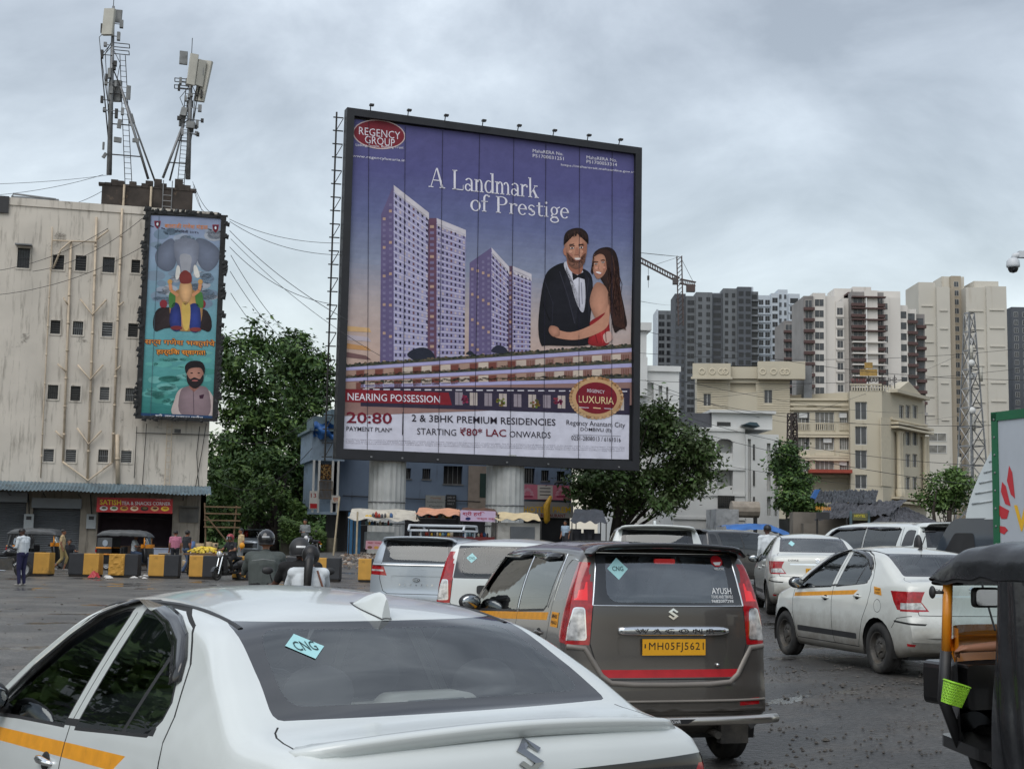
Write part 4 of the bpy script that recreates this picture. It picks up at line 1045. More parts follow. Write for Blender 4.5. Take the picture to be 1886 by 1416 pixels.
 def text(s,t,a,b,hpx,col,layer=2,bold=0.0,spacing=1.0):s.mesh_text(text_mesh(t,1.0,bold,spacing=spacing,res=2),a,b,hpx,col,layer)
 def build(s,name,m,parent):return s.mb.build(name,m,parent,col=True,fix=False)
M_PRINT=mat_attr('printed_vinyl',0.55,0.25,var=.07,vscale=1.6,bump=0.8,bscale=0.9,bdist=0.09)
M_PRINT2=mat_attr('printed_sheet',0.5,0.3,var=0.06)
M_MANY=mat_attr('many_coloured',0.6,0.3,var=0.15,vscale=5)
M_CREAM=mat('stained_cream_plaster',S(199,192,181),0.85,var=0.12,vscale=0.5,blot=(S(70,64,56),0.8,0.60),stain=S(92,84,72),stain_scale=1.3,stain_lo=0.525,streak=True,bump=0.15,bscale=25)
M_DARKPANE=mat('dark_pane',(0.018,0.019,0.022),0.2,var=0.3,vscale=2)
M_IRON=mat('dark_iron',(0.035,0.034,0.033),0.6,0.2,var=0.3,vscale=4)
M_GALV=mat('galvanised_steel',(0.22,0.225,0.23),0.5,0.5,var=0.25,vscale=3)
M_PIPE=mat('stained_cream_pipe',S(190,174,152),0.6,var=0.15,vscale=2,stain=S(70,55,42),stain_scale=2.5,stain_lo=0.57)
M_SOOT=mat('mouldy_concrete',S(58,52,48),0.9,var=0.5,vscale=1.2,stain=S(140,118,98),stain_scale=1.5,stain_lo=0.60,bump=0.3)
M_SHUT=mat('grey_shutter',S(108,112,116),0.45,0.4,var=0.12,vscale=1.5,stain=S(70,70,70),stain_scale=1.2,stain_lo=0.6)
M_ROOFSH=mat('blue_grey_sheet',S(110,130,140),0.5,0.3,var=0.2,vscale=1.5,stain=S(62,52,46),stain_scale=1.8,stain_lo=0.52)
M_WHITEP=mat('white_plaster',S(205,206,204),0.8,var=0.06,vscale=0.6,stain=S(120,118,112),stain_scale=0.9,stain_lo=0.63,streak=True)
M_BLUEW=mat('grey_blue_plaster',S(112,128,150),0.85,var=0.10,vscale=0.8,stain=S(62,68,78),stain_scale=1.2,stain_lo=0.58,streak=True)
# the stained cream block on the left
_pl=atY(0,1040,65.0);_pr=atY(390,1041,67.3)
LBF=Facade((_pl.x,_pl.y,0),math.atan2(_pr.y-_pl.y,_pr.x-_pl.x))
def left_block():
 F=LBF;X=empty('apartment_block',F.o,F.yaw,'stained cream apartment block with drain pipes and small barred windows','building')
 u1=F.uv(392,640)[0];zr=F.uv(140,382)[1];zg=F.uv(200,900)[1]
 rows=[(32,457,55,494),(97,470,118,497),(139,471,159,499),(189,474,211,502),(242,479,258,503),(93,590,111,615),(134,592,153,617),(188,594,207,620),(236,596,254,621),(88,709,107,735),(130,711,148,738),(184,713,201,737),(231,715,248,739),(80,827,99,850),(121,828,140,851),(181,828,199,851),(223,830,242,852)]
 holes=[F.rect(*r)for r in rows]
 b=MB();wall_holes(b,-3.5,u1,zg,zr,holes,0.3);block(b,-3.5,u1,0.0,13,0,zr,front=False)
 b.box(-3.5,u1,-0.06,0.0,zr-0.12,zr+0.25)
 b.build('wall',M_CREAM,X,fix=False)
 rnd=random.Random(5)
 for i,(a,c,d,e)in enumerate(holes):
  f=MB();w=0.045
  for(p,q,r_,s_)in((a-.07,a,c-.07,e+.07),(d,d+.07,c-.07,e+.07),(a,d,c-.07,c),(a,d,e,e+.07)):f.box(p,q,-0.035,0.02,r_,s_)
  fo=f.build('window',M_CREAM,X)
  g=MB();g.box(a,d,0.18,0.20,c,e);g.build('pane',M_DARKPANE,fo)
  k=MB()
  if i%3==0:
   for t in range(1,5):k.box(a+(d-a)*t/5-.008,a+(d-a)*t/5+.008,0.05,0.066,c,e)
   k.box(a,d,0.05,0.066,(c+e)/2-.01,(c+e)/2+.01)
  else:
   n=6
   for t in range(n):zz=c+(e-c)*(t+.5)/n;k.box(a,d,0.05,0.06,zz-0.028,zz+0.012)
  k.build('louvre' if i%3 else 'grille',M_GALV if rnd.random()<.6 else M_IRON,fo)
  if i==0:
   h=MB();h.box(a-.1,d+.1,-0.45,-0.0355,e+.08,e+.14);h.build('window_hood',M_GALV,fo)
 def pipe(px,r=0.055,off=0.12):
  t=MB();t.smooth=True;pts=[F.uv(x,y,off)for x,y in px];t.tube([(u,-off,z)for u,z in pts],r,8)
  for(u,z),(u2,z2)in zip(pts,pts[1:]):
   n=int(abs(z2-z)/1.5)
   for j in range(1,n+1):q=j/(n+1);t.tube([(u+(u2-u)*q,-off,z+(z2-z)*q-.05),(u+(u2-u)*q,-off,z+(z2-z)*q+.05)],r*1.3,8)
  t.build('drain_pipe',M_PIPE,X)
 pipe([(131,443),(116,852)]);pipe([(178,400),(161,886)]);pipe([(225,384),(207,852)]);pipe([(96,418),(96,443),(80,760),(75,880)],0.03)
 for q in(((148,551),(170,580),(196,552)),((143,672),(166,699),(190,672)),((142,788),(163,818),(187,793)),((115,850),(162,885),(206,852)),((200,424),(178,441)),((106,670),(121,684)),((102,793),(116,808)),((228,556),(218,564)),((222,674),(213,682)),((131,444),(112,460),(98,494)),((117,548),(124,560)),((97,443),(178,446))):pipe(q,0.048 if len(q)==3 else 0.04,0.2)
 pipe([(216,800),(217,890)],0.10,0.1)
 l=MB()
 for xx in(303,312):a=F.uv(xx+5,780,.15);c=F.uv(xx,898,.15);l.tube([(a[0],-.15,a[1]),(c[0],-.15,c[1])],0.02,5)
 for k in range(9):y=786+k*13;a=F.uv(308-0.04*(y-780),y,.15);c=F.uv(317-0.04*(y-780),y,.15);l.tube([(a[0],-.15,a[1]),(c[0],-.15,c[1])],0.015,5)
 l.build('wall_ladder',M_PIPE,X)
 for pts in(((270,780),(262,896)),((252,785),(247,880)),((380,780),(372,830),(360,897)),((368,785),(362,835),(366,897)),((250,797),(400,801))):
  t=MB();t.smooth=True;pp=[F.uv(*p,0.1)for p in pts];t.tube([(u,-.1,z)for u,z in pp],0.018,5);t.build('wall_cable',M_IRON,X)
 sh=[F.rect(-40,918,46,1036),F.rect(58,930,146,1036),F.rect(178,943,316,1036)]
 b=MB();sd=[(a,0.0,d,e)for a,c,d,e in sh];wall_holes(b,-3.5,u1-0.25,0.0,zg,sd,0.5);b.build('ground_floor_wall',mat('dirty_plaster',S(150,142,130),0.9,var=0.2,vscale=1.5,stain=S(60,54,48),stain_scale=1.6,stain_lo=0.52,streak=True),X,fix=False)
 for a,c,d,e in sd[:2]:
  s=MB();n=int(e/0.085)
  for k in range(n):z=e*k/n;s.v+=[(a,0.22,z),(d,0.22,z),(d,0.19,z+e/n*.5),(a,0.19,z+e/n*.5),(d,0.22,z+e/n),(a,0.22,z+e/n)];q=len(s.v)-6;s.face((q,q+1,q+2,q+3));s.face((q+3,q+2,q+4,q+5))
  so=s.build('roller_shutter',M_SHUT,X,fix=False)
  h=MB();h.box(a-.05,d+.05,-0.25,0.16,e-0.15,e+0.32);h.build('shutter_box',M_SHUT,so)
 a,c,d,e=sd[2]
 r=MB();r.box(a-.3,d+.3,0.5,0.52,0,e+.3);r.box(a-.3,a-.28,.5,3.5,0,e);r.box(d+.28,d+.3,.5,3.5,0,e)
 r=MB();r.poly([(a-.3,3.4,0),(d+.3,3.4,0),(d+.3,3.4,e),(a-.3,3.4,e)]);r.poly([(a,.5,0),(a,3.4,0),(a,3.4,e),(a,.5,e)]);r.poly([(d,.5,0),(d,3.4,0),(d,3.4,e),(d,.5,e)]);r.poly([(a,.5,e),(d,.5,e),(d,3.4,e),(a,3.4,e)])
 r.build('shop_interior',mat('dim_shop_wall',S(92,80,92),0.8,var=0.15),X,fix=False)
 k=MB();k.box(a+.2,d-.2,1.2,1.7,0,0.95);k.build('shop_counter',mat('dull_wood',S(95,72,55),0.7,var=0.2),X)
 k=MB();k.tube([(a+.4,.9,2.35),(d-.3,.9,2.30)],0.03,6);k.build('rail',M_IRON,X)
 r_=F.rect(330,932,366,962);k=MB();k.box(r_[0],r_[2],-.3,-.002,r_[3]-.06,r_[3]);k.box(r_[0],r_[2],-.06,-.003,r_[1],r_[3]-.07);k.build('wall_cupboard',mat('worn_cupboard',S(96,94,90),.7,var=.35,vscale=2),X)
 for px in((53,960),(168,960)):
  u,z=F.uv(*px,.1);m=MB();m.box(u-.22,u+.22,-0.16,-0.002,z-.35,z+.35);o=m.build('meter_box',mat('meter_grey',S(165,170,172),0.6,var=0.1),X)
  m=MB();m.box(u-.12,u+.12,-0.17,-0.161,z+.08,z+.25);m.build('meter_dial',M_BLKPL,o)
  t=MB();t.tube([(u,-.08,z+.35),(u-.1,-.08,z+1.3)],0.03,6);t.build('conduit',M_IRON,X)
 a0,a1=-3.4,F.uv(389,898,1.2)[0];zt=F.uv(190,890,.2)[1];zb=F.uv(190,906,1.9)[1]
 s=MB();s.smooth=False;n=150
 for i in range(n+1):
  u=a0+(a1-a0)*i/n;w=0.035*(1 if i%2 else-1);sag=-0.03*math.sin(u*1.7)
  s.v+=[(u,-0.02,zt+w*.6),(u,-1.0,(zt+zb)/2+w+sag*.5),(u,-1.95,zb+w+sag)]
 for i in range(n):q=3*i;s.face((q,q+1,q+4,q+3));s.face((q+1,q+2,q+5,q+4))
 s.build('awning',M_ROOFSH,X,fix=False)
 for u in[a0+.5+i*1.6 for i in range(9)]:
  if u<a1:t=MB();t.tube([(u,-0.02,zb-.25),(u,-1.9,zb-.06)],0.025,5);t.build('awning_bracket',M_IRON,X)
 bx=F.rect(187,334,355,386,-3.0)
 t=MB();t.box(bx[0],bx[2],3.0,8.0,zr,bx[3]-.35)
 for k in range(16):
  u=bx[0]+(bx[2]-bx[0])*k/15;hgt=rnd.uniform(0.0,.28);t.box(u-.18,u+.18,2.97,3.4,bx[3]-.36,bx[3]-.3+hgt)
 o=t.build('water_tank_room',M_SOOT,X)
 for px in(228,278):
  u=F.uv(px,360,-2.9)[0];t=MB();t.tube([(u,2.9,zr),(u,2.9,bx[3]-.3)],0.06,6);t.build('tank_pipe',M_PIPE,o)
 l=MB();u=F.uv(300,360,-2.9)[0]
 for dx in(0,.45):l.tube([(u+dx,2.9,zr),(u+dx,2.9,bx[3]+.1)],0.025,5)
 for k in range(6):z=zr+.15+k*.3;l.tube([(u,2.9,z),(u+.45,2.9,z)],0.02,5)
 l.build('tank_ladder',M_GALV,o)
 for(x0,x1,y0)in((284,298,330),(322,337,330),(268,282,333)):
  r=F.rect(x0,y0,x1,342,-3.2);t=MB();t.box(r[0],r[2],3.2,3.6,bx[3]-.36,r[3]);t.build('roof_pier',M_SOOT,o)
 r=F.rect(20,360,108,378,-1.2);t=MB();t.box(r[0],r[2],1.2,2.2,zr+.26,r[3]-.1);t.tube([(r[0]-.1,1.2,zr+.2),(r[0]+.1,1.2,r[3]),(r[2]-.15,1.2,r[3]-.12),(r[2]+.1,1.2,zr+.2)],0.05,6);t.build('roof_shade',M_GALV,X)
 t=MB();t.box(-3.5,F.uv(16,380,.1)[0],-0.12,-0.061,zr-.55,zr+.28);t.build('roof_sheet',M_BLKPL,X)
 S_=empty('shop_sign',X.location,F.yaw,'red shop board lettered SATISH TEA & SNACKS CORNER above an open stall','sign')
 r=F.rect(178,917,318,944,1.15);bd=MB();bd.box(r[0],r[2],-1.15,-1.05,r[1],r[3]);bd.build('board',mat('red_board',S(178,38,40),0.5,var=0.08),S_)
 A=Art(F,1.152,0.004);A.text('SATISH',(184,929),(223,930),9.5,S(228,196,60),1,0.02);A.text('TEA & SNACKS CORNER',(224,929.5),(314,930.5),6.5,S(225,222,220),1,0.012)
 dishes=((S(205,205,200),S(90,80,60)),(S(214,210,190),S(70,110,60)),(S(200,160,80),S(120,70,40)),(S(225,205,170),S(150,90,50)),(S(60,50,40),S(120,100,60)),(S(215,180,120),S(100,40,30)),(S(230,200,70),S(190,120,40)))
 for i,(c1,c2)in enumerate(dishes):
  x=191+i*18.8;A.ellipse(x,936+i*.12,7.5,4.3,c1,1,16);A.ellipse(x+.5,935+i*.12,4.5,2.2,c2,2,12)
 A.text('NEAR STATION',(287,920.6),(314,920.9),1.6,S(235,200,190),1)
 A.build('lettering',M_PRINT2,S_)
 return X
left_block()
def antenna_mast(pxb,pxt,pxleg,label,boxes,Yoff):
 """rooftop mast: pole, raking leg, ladder, panel aerials and small units"""
 F=LBF;off=-Yoff
 def at(x,y,d=0.0):u,z=F.uv(x,y,off);return Vector((u,Yoff+d,z))
 X=empty('antenna_mast',F.o,F.yaw,label,'antenna mast','rooftop telecom masts')
 base,top=at(*pxb),at(*pxt)
 p=MB();p.smooth=True;p.tube([base,base+(top-base)*.6,top],[0.14,0.11,0.07],10);p.build('pole',M_GALV,X)
 p=MB();p.tube([top,top+Vector((0,0,0.9))],0.02,5);p.build('lightning_rod',M_IRON,X)
 l1,l2=at(*pxleg[0]),at(*pxleg[1])
 p=MB();p.smooth=True;p.tube([l1,l2],0.07,8);p.build('raking_leg',M_GALV,X)
 p=MB();p.smooth=True;p.tube([l1+Vector((0.35,.5,0)),l2+Vector((.02,.1,0))],0.05,8);p.build('raking_leg',M_GALV,X)
 for t in(0.12,0.3,0.48,0.64):
  a=base+(top-base)*t;dz=a.z;q=(dz-l1.z)/(l2.z-l1.z);c=l1+(l2-l1)*max(0,min(1,q));b=MB();b.tube([a,c],0.035,5);b.build('cross_bar',M_IRON,X)
 b=MB();lx=0.55*(l1.x-base.x)
 a0=base+Vector((lx*.75,0.2,-.4));a1=base+(top-base)*.72+Vector((lx*.35,.2,0))
 for s in(0,.35):b.tube([a0+Vector((s,0,0)),a1+Vector((s*.8,0,0))],0.022,5)
 for k in range(24):t=k/24;q=a0+(a1-a0)*t;b.tube([q,q+Vector((.35*(1-.2*t),0,0))],0.016,4)
 b.build('ladder',M_IRON,X)
 rnd=random.Random(int(pxb[0]))
 for(x0,y0,x1,y1,lean,d)in boxes:
  a=at(x0,y0,d);c=at(x1,y1,d);w=c.x-a.x;h=a.z-c.z;t=MB();dp=min(0.35,max(.12,w*.4))
  M=Matrix.Translation(Vector(((a.x+c.x)/2,a.y,(a.z+c.z)/2)))@Matrix.Rotation(lean,4,'Y')@Matrix.Rotation(rnd.uniform(-.5,.5),4,'Z')
  pts=rpoly([(-w/2,-dp/2),(w/2,-dp/2),(w/2,dp/2),(-w/2,dp/2)],dp*.3);t.prism(pts,-h/2,h/2,'xy');t.v=[tuple(M@Vector(v))for v in t.v]
  big=h>1.2
  t.build('panel_aerial' if big else 'radio_unit',mat('aerial_grey',S(176,174,164),0.6,var=0.1,vscale=2)if big else mat('unit_grey',S(120,122,122),0.6,var=0.3,vscale=3),X)
 for k in range(16):
  a=base+(top-base)*rnd.uniform(.35,.95)+Vector((rnd.uniform(-.12,.18),-.1,0));t=MB();w=rnd.uniform(.08,.22);h=rnd.uniform(.15,.5);d=rnd.choice((-1,1))*rnd.uniform(.05,.55)
  t.box(a.x+d-w/2,a.x+d+w/2,a.y-.15,a.y+.1,a.z-h/2,a.z+h/2);t.tube([(base.x+(a.z-base.z)/(top.z-base.z)*(top.x-base.x),a.y,a.z),(a.x+d,a.y,a.z)],0.025,4);t.build('radio_unit',rnd.choice((M_IRON,M_GALV,MATS.get('unit_grey',M_GALV))),X)
 for k in range(5):
  a=top-(top-base)*rnd.uniform(.02,.25);c=base+(top-base)*rnd.uniform(.1,.5);s=rnd.choice((-1,1))*rnd.uniform(.2,.7);t=MB();t.smooth=True
  t.tube([a,a+Vector((s,0,-.8)),(a+c)/2+Vector((s*.5,0,-.4)),c],0.02,5);t.build('feeder_cable',M_IRON,X)
 p=MB();q=base+(top-base)*.74
 for dz in(0,.38):
  for(u,v)in(((0,0),(.85,0)),((.85,0),(.85,.6)),((.85,.6),(0,.6))):p.tube([q+Vector((u[0]*math.copysign(1,l1.x-base.x),u[1],dz)),q+Vector((v[0]*math.copysign(1,l1.x-base.x),v[1],dz))],0.025,5)
 p.build('platform',M_IRON,X)
 return X
antenna_mast((201,322),(209,12),((273,330),(222,160)),'taller rooftop telecom mast with pale panel aerials above the cream block',[(191,20,211,70,.05,-.3),(212,16,224,40,.03,.2),(199,128,205,146,0,-.2),(200,145,223,185,0,.3),(233,158,240,184,0,0),(236,208,246,226,-.3,.2),(244,255,256,263,0,0),(210,255,224,265,0,-.2),(217,223,224,240,.1,-.3),(189,262,192,276,0,0),(190,283,196,294,.5,-.2)],4.0)
antenna_mast((346,330),(353,100),((300,328),(338,228)),'shorter rooftop telecom mast with tilted cream panel aerials',[(331,97,345,122,0,-.2),(348,104,361,162,.08,-.4),(362,113,376,162,.10,-.2),(366,110,383,188,.16,.1),(342,145,349,160,0,0),(344,182,356,196,0,.3),(330,210,340,232,0,.2),(343,227,359,240,0,-.3),(333,198,345,214,.2,0)],4.6)
# the big hoarding
_bl=atY(627,850,70.0);_br=atY(1174,862,76.3)
HBF=Facade((_bl.x,_bl.y,0),math.atan2(_br.y-_bl.y,_br.x-_bl.x))
def serif(txt):
 """high-contrast serif letters drawn from strokes (thick stems, hairlines, bowls) as one mesh"""
 V=[];Fc=[]
 def poly(pts):
  k=len(V);V.extend([(p[0],p[1],0)for p in pts]);Fc.append(list(range(k,k+len(pts))))
 def bar(x0,y0,x1,y1):poly([(x0,y0),(x1,y0),(x1,y1),(x0,y1)])
 def ring(cx,cy,rx,ry,tk,th,a0=0,a1=360,n=18):
  for i in range(n):
   a,b=R_(a0+(a1-a0)*i/n),R_(a0+(a1-a0)*(i+1)/n)
   poly([(cx+rx*math.cos(a),cy+ry*math.sin(a)),(cx+rx*math.cos(b),cy+ry*math.sin(b)),(cx+(rx-tk)*math.cos(b),cy+(ry-th)*math.sin(b)),(cx+(rx-tk)*math.cos(a),cy+(ry-th)*math.sin(a))])
 x=0.0;T,t=0.095,0.035
 def stem(o,y0,y1,s0=True,s1=True,w=T,e=0.06):
  bar(o,y0,o+w,y1)
  if s0:bar(o-e,y0,o+w+e,y0+t)
  if s1:bar(o-e,y1-t,o+w*.6,y1)
 for c in txt:
  o=x
  if c==' ':x+=0.30;continue
  if c=='A':
   poly([(o+.33,.72),(o+.40,.72),(o+.67,0),(o+.56,0)]);poly([(o+.33,.72),(o+.37,.72),(o+.10,0),(o+.06,0)]);bar(o+.17,.25,o+.50,.25+t);bar(o-.02,0,o+.20,t);bar(o+.48,0,o+.74,t);x+=.78
  elif c=='L':
   stem(o+.05,0,.72,True,True);bar(o-.01,.72-t,o+.22,.72);bar(o+.05,0,o+.50,t);poly([(o+.47,0),(o+.50,0),(o+.50,.2),(o+.48,.2)]);x+=.56
  elif c=='P':
   stem(o+.05,0,.72,True,True);ring(o+.25,.53,.24,.19,T,t,-90,90);bar(o+.10,.72-t,o+.26,.72);bar(o+.10,.34,o+.26,.34+t);x+=.56
  elif c in 'ad':
   ring(o+.20,.23,.20,.24,.085,t,55,330)if c=='d' else None
   if c=='d':stem(o+.33,0,.74,False,True);bar(o+.40,0,o+.47,t);x+=.50
   else:
    ring(o+.15,.13,.15,.14,.07,t,20,340,14);stem(o+.28,0,.36,False,False,.085);bar(o+.34,0,o+.42,t);ring(o+.19,.34,.175,.135,.085,t,0,160,10);x+=.45
  elif c in 'nmr':
   stem(o+.05,0,.46,True,True,.085,.05)
   if c=='r':ring(o+.24,.30,.14,.17,.06,.05,40,150,8);ring(o+.31,.40,.05,.05,.05,.05,0,360,10);x+=.38
   else:
    for q in range(1 if c=='n' else 2):
     u=o+q*.28;ring(u+.235,.28,.145,.19,.085,t,0,150,10);bar(u+.295,0,u+.38,.30);bar(u+.25,0,u+.43,t)
    x+=.47 if c=='n' else .75
  elif c=='k':
   stem(o+.05,0,.74,True,True,.085,.05);poly([(o+.13,.18),(o+.16,.18),(o+.38,.46),(o+.34,.46)]);poly([(o+.20,.27),(o+.27,.33),(o+.47,0),(o+.36,0)]);bar(o+.27,.46-t,o+.45,.46);bar(o+.30,0,o+.50,t);x+=.50
  elif c=='o':ring(o+.22,.23,.22,.245,.09,t);x+=.48
  elif c=='f':
   stem(o+.07,0,.58,True,False,.085,.05);bar(o-.01,.46-t,o+.27,.46);ring(o+.22,.58,.15,.17,.085,.05,40,180,8);ring(o+.31,.68,.045,.045,.045,.045,0,360,10);x+=.32
  elif c=='e':ring(o+.20,.23,.20,.245,.085,t,0,320);bar(o+.06,.24,o+.40,.24+t);x+=.44
  elif c=='s':
   ring(o+.16,.34,.145,.135,.05,.045,20,270,12);ring(o+.16,.125,.155,.135,.055,.045,-160,90,12);poly([(o+.05,.27),(o+.12,.33),(o+.28,.19),(o+.22,.13)]);x+=.37
  elif c=='t':bar(o+.08,.08,o+.165,.60);bar(o,.46-t,o+.29,.46);ring(o+.21,.12,.13,.13,.085,.04,180,320,8);x+=.33
  elif c=='i':stem(o+.06,0,.46,True,True,.085,.05);ring(o+.10,.62,.055,.055,.055,.055,0,360,12);x+=.27
  elif c=='g':
   ring(o+.19,.29,.165,.18,.075,t);ring(o+.20,-.11,.20,.13,.06,.045);poly([(o+.08,.15),(o+.13,.12),(o+.10,.04),(o+.04,.05)]);poly([(o+.04,.05),(o+.3,.05),(o+.36,-.02),(o+.1,0)]);poly([(o+.31,.43),(o+.44,.50),(o+.44,.45),(o+.33,.39)]);x+=.45
 me=bpy.data.meshes.new('serif');me.from_pydata(V,[],Fc);return me
def hoarding():
 F=HBF;X=empty('billboard',F.o,F.yaw,'huge black framed billboard advertising purple apartment towers with a couple in evening dress','billboard')
 u0,zt0=F.uv(636,205);u1,zt1=F.uv(1181,270);_,zb0=F.uv(617,850);_,zb1=F.uv(1172,862)
 u0b=F.uv(617,850)[0];u1b=F.uv(1172,862)[0];u0=(u0+u0b)/2;u1=(u1+u1b)/2;zt=(zt0+zt1)/2;zb=(zb0+zb1)/2
 W=0.40;blk=mat('black_frame',(0.013,0.014,0.018),0.55,var=0.2,vscale=2)
 f=MB();f.box(u0,u0+W,-0.25,0.35,zb,zt);f.box(u1-W,u1,-0.25,0.35,zb,zt);f.box(u0+W,u1-W,-0.25,0.35,zt-W,zt);f.box(u0+W,u1-W,-0.25,0.35,zb,zb+W+.12)
 f.build('frame',blk,X)
 f=MB();f.box(u0+W,u1-W,0.06,0.3,zb+W,zt-W);f.build('backing',blk,X)
 a=MB()
 for k in range(4):a.tube([(u0+0.8+k*4.8,.9,zb+.3),(u0+.8+k*4.8,.9,zt-.3)],0.10,6)
 a.build('rear_post',M_IRON,X)
 a=MB();a.tube([(u0-.38,.5,zb-.1),(u0-.38,.5,zt-.1)],0.05,5);n=26
 for k in range(n):z=zb+.1+(zt-zb-.5)*k/(n-1);a.tube([(u0-.55,.5,z),(u0,.5,z+.02)],0.04,4)
 for k in range(n//2):z=zb+.1+(zt-zb-.5)*2*k/(n-1);a.tube([(u0-.38,.5,z),(u0,.55,z+(zt-zb)/n)],0.03,4)
 a.build('side_ladder',M_IRON,X)
 for px in((681,205),(750,215),(818,222),(887,232),(952,239),(1017,246),(1080,255),(1138,262)):
  u=F.uv(*px)[0];a=MB();a.tube([(u,-.1,zt),(u-.05,-.35,zt+.25)],0.03,5);a.box(u-.12,u+.10,-.5,-.28,zt+.20,zt+.30);a.build('flood_light',M_IRON,X)
 for px in((681,848),(738,846),(803,851),(930,858),(1006,861),(1136,862)):
  u=F.uv(px[0],px[1])[0];a=MB();a.box(u-.05,u+.05,-.30,-.25,zb+.12,zb+.2);a.build('frame_bolt',M_GALV,X)
 A=Art(F,-0.055,0.003);A.off=0.0
# sky of the picture
 purp=S(70,62,128);A.grad([(647,219),(1169,281),(1159,760),(630,735)],[S(88,86,134),S(88,88,138),S(104,111,152),S(138,146,170),S(186,172,170),S(198,172,160),S(182,152,140)],0,9)
 A.poly([(632,737),(1159,762),(1158,846),(629,833)],S(214,214,228),1)
 def tower(L,M,Rr,topL,topM,topR,botY,body,side,roof,nf,nc,nL):
  A.poly([(L,topL),(M,topM),(M,botY),(L-2,botY)],side,2)
  A.poly([(M,topM),(Rr,topR),(Rr-3,botY),(M,botY)],body,2)
  A.poly([(M,topM),(Rr,topR),(Rr,topR+13),(M+2,topM+15)],roof,3)
  for i in range(nf):
   t=(i+1.2)/(nf+0.6)
   for j in range(nc):
    s=(j+.3)/nc;s2=s+0.42/nc;x0,x1=M+(Rr-M)*s,M+(Rr-M)*s2
    yt=lambda q,tt:(topM+(topR-topM)*q)+(botY-(topM+(topR-topM)*q))*tt
    h=0.45/(nf+.6);rr=random.random()
    col=S(46,40,62)if rr<.55 else(S(92,84,120)if rr<.8 else S(190,176,180));
    if j in(nc//2,):col=S(110,78,84)if rr<.6 else S(60,46,64)
    A.poly([(x0,yt(s,t)),(x1,yt(s2,t)),(x1,yt(s2,t+h)),(x0,yt(s,t+h))],col,3)
   yl=topM+(botY-topM)*t;A.line([(M,yl-3),(Rr-2,(topR+(botY-topR)*t)-3)],1.4,S(206,202,220),3)
   for j in range(nL):
    s=(j+.25)/nL;x0=L+(M-L)*s;yy=topL+(topM-topL)*s+(botY-(topL+(topM-topL)*s))*t
    A.poly([(x0,yy),(x0+(M-L)*.45/nL,yy),(x0+(M-L)*.45/nL,yy+5),(x0,yy+5)],S(124,116,150)if(i*7+j*3)%5 else S(186,156,140),3)
 body,side,roof=S(166,163,196),S(104,94,132),S(206,200,208)
 tower(702,725,790,395,341,392,668,body,side,roof,26,8,2)
 tower(788,804,858,402,402,424,662,S(154,149,184),S(104,74,94),roof,23,7,1)
 tower(865,905,938,484,456,492,655,S(148,142,180),side,roof,18,5,4)
 tower(936,944,979,490,490,505,648,S(144,138,176),S(98,74,94),roof,17,5,1)
 for k in range(4):A.poly([(637,600+k*16),(680-k*2,604+k*17),(684,612+k*17),(637,610+k*16)],(S(214,176,128),S(190,180,190),S(200,150,100),S(120,90,90))[k],3)
 A.smooth([(750,655),(760,644),(780,640),(796,648),(800,662),(775,668)],S(40,44,58),4);A.smooth([(905,648),(915,636),(930,640),(935,652)],S(44,46,62),4);A.smooth([(858,652),(866,646),(874,654)],S(40,44,56),4)
# long terraced building with planted ledges
 def ledge(x0,ya,yb,yb2,h,col,layer=4):A.poly([(x0,ya),(1163,yb),(1163,yb+h),(x0,ya+h*.8)],col,layer)
 ledge(634,678,636,0,110,S(150,118,112));rnd=random.Random(4)
 for(x0,ya,yb)in((634,672,634),(634,692,662),(664,703,690)):
  ledge(x0,ya,yb,0,7,S(74,76,66),5);ledge(x0,ya+5,yb+7,0,7,S(176,172,214),6)
  for i in range(150):
   t=i/150;x=x0+(1163-x0)*t;y=ya+(yb-ya)*t+rnd.uniform(-1,3);A.ellipse(x,y,rnd.uniform(2,4),rnd.uniform(1.2,2.4),rnd.choice((S(56,62,50),S(88,84,66),S(44,48,46),S(108,94,76))),6,7)
 for(ya,yb,h)in((683,651,11),(705,677,12)):
  for i in range(15):
   t=i/15;x=637+(1160-637)*t;y=ya+(yb-ya)*t;w=18;A.poly([(x,y),(x+w,y-1.2),(x+w,y+h-1),(x,y+h)],rnd.choice((S(196,180,168),S(206,190,176),S(170,140,126))),6)
   if i>8:
    for q in range(5):A.line([(x+20+q*3,y),(x+20+q*3,y+h)],1.5,S(120,78,66),6)
   else:A.poly([(x+19,y),(x+33,y-1),(x+33,y+h-1),(x+19,y+h)],S(120,70,62),6)
 A.poly([(664,712),(1160,715),(1159,764),(664,748)],S(52,46,66),5)
 for i in range(26):x=668+i*19;y=716+i*.15;A.poly([(x,y),(x+12,y),(x+12,y+2),(x,y+2)],S(220,216,226),6)
 for i in range(12):
  x=838+i*27;y=722+i*.9;A.poly([(x,y),(x+14,y+.4),(x+14,y+24),(x,y+23.5)],S(188,176,170)if i%2 else S(150,140,150),6);A.line([(x+7,y),(x+7,y+24)],1,S(90,80,90),7)
 for(x,y,c)in((856,738,S(132,52,82)),(922,742,S(120,118,60)),(1026,742,S(128,50,80)),(1070,748,S(110,60,84)),(985,746,S(120,100,50)),(1120,752,S(90,60,50))):
  for q in range(16):a=rnd.uniform(0,2*PI);r=rnd.uniform(2,9);A.ellipse(x+r*math.cos(a),y-2+r*.8*math.sin(a),2.6,2.2,(c[0]*rnd.uniform(.6,1.4),c[1]*rnd.uniform(.6,1.4),c[2]*rnd.uniform(.6,1.4)),7,6)
# the couple: man in dinner jacket, woman in a red dress
 skin,skin2,suit,hair=S(196,142,118),S(160,104,84),S(22,22,30),S(40,26,24)
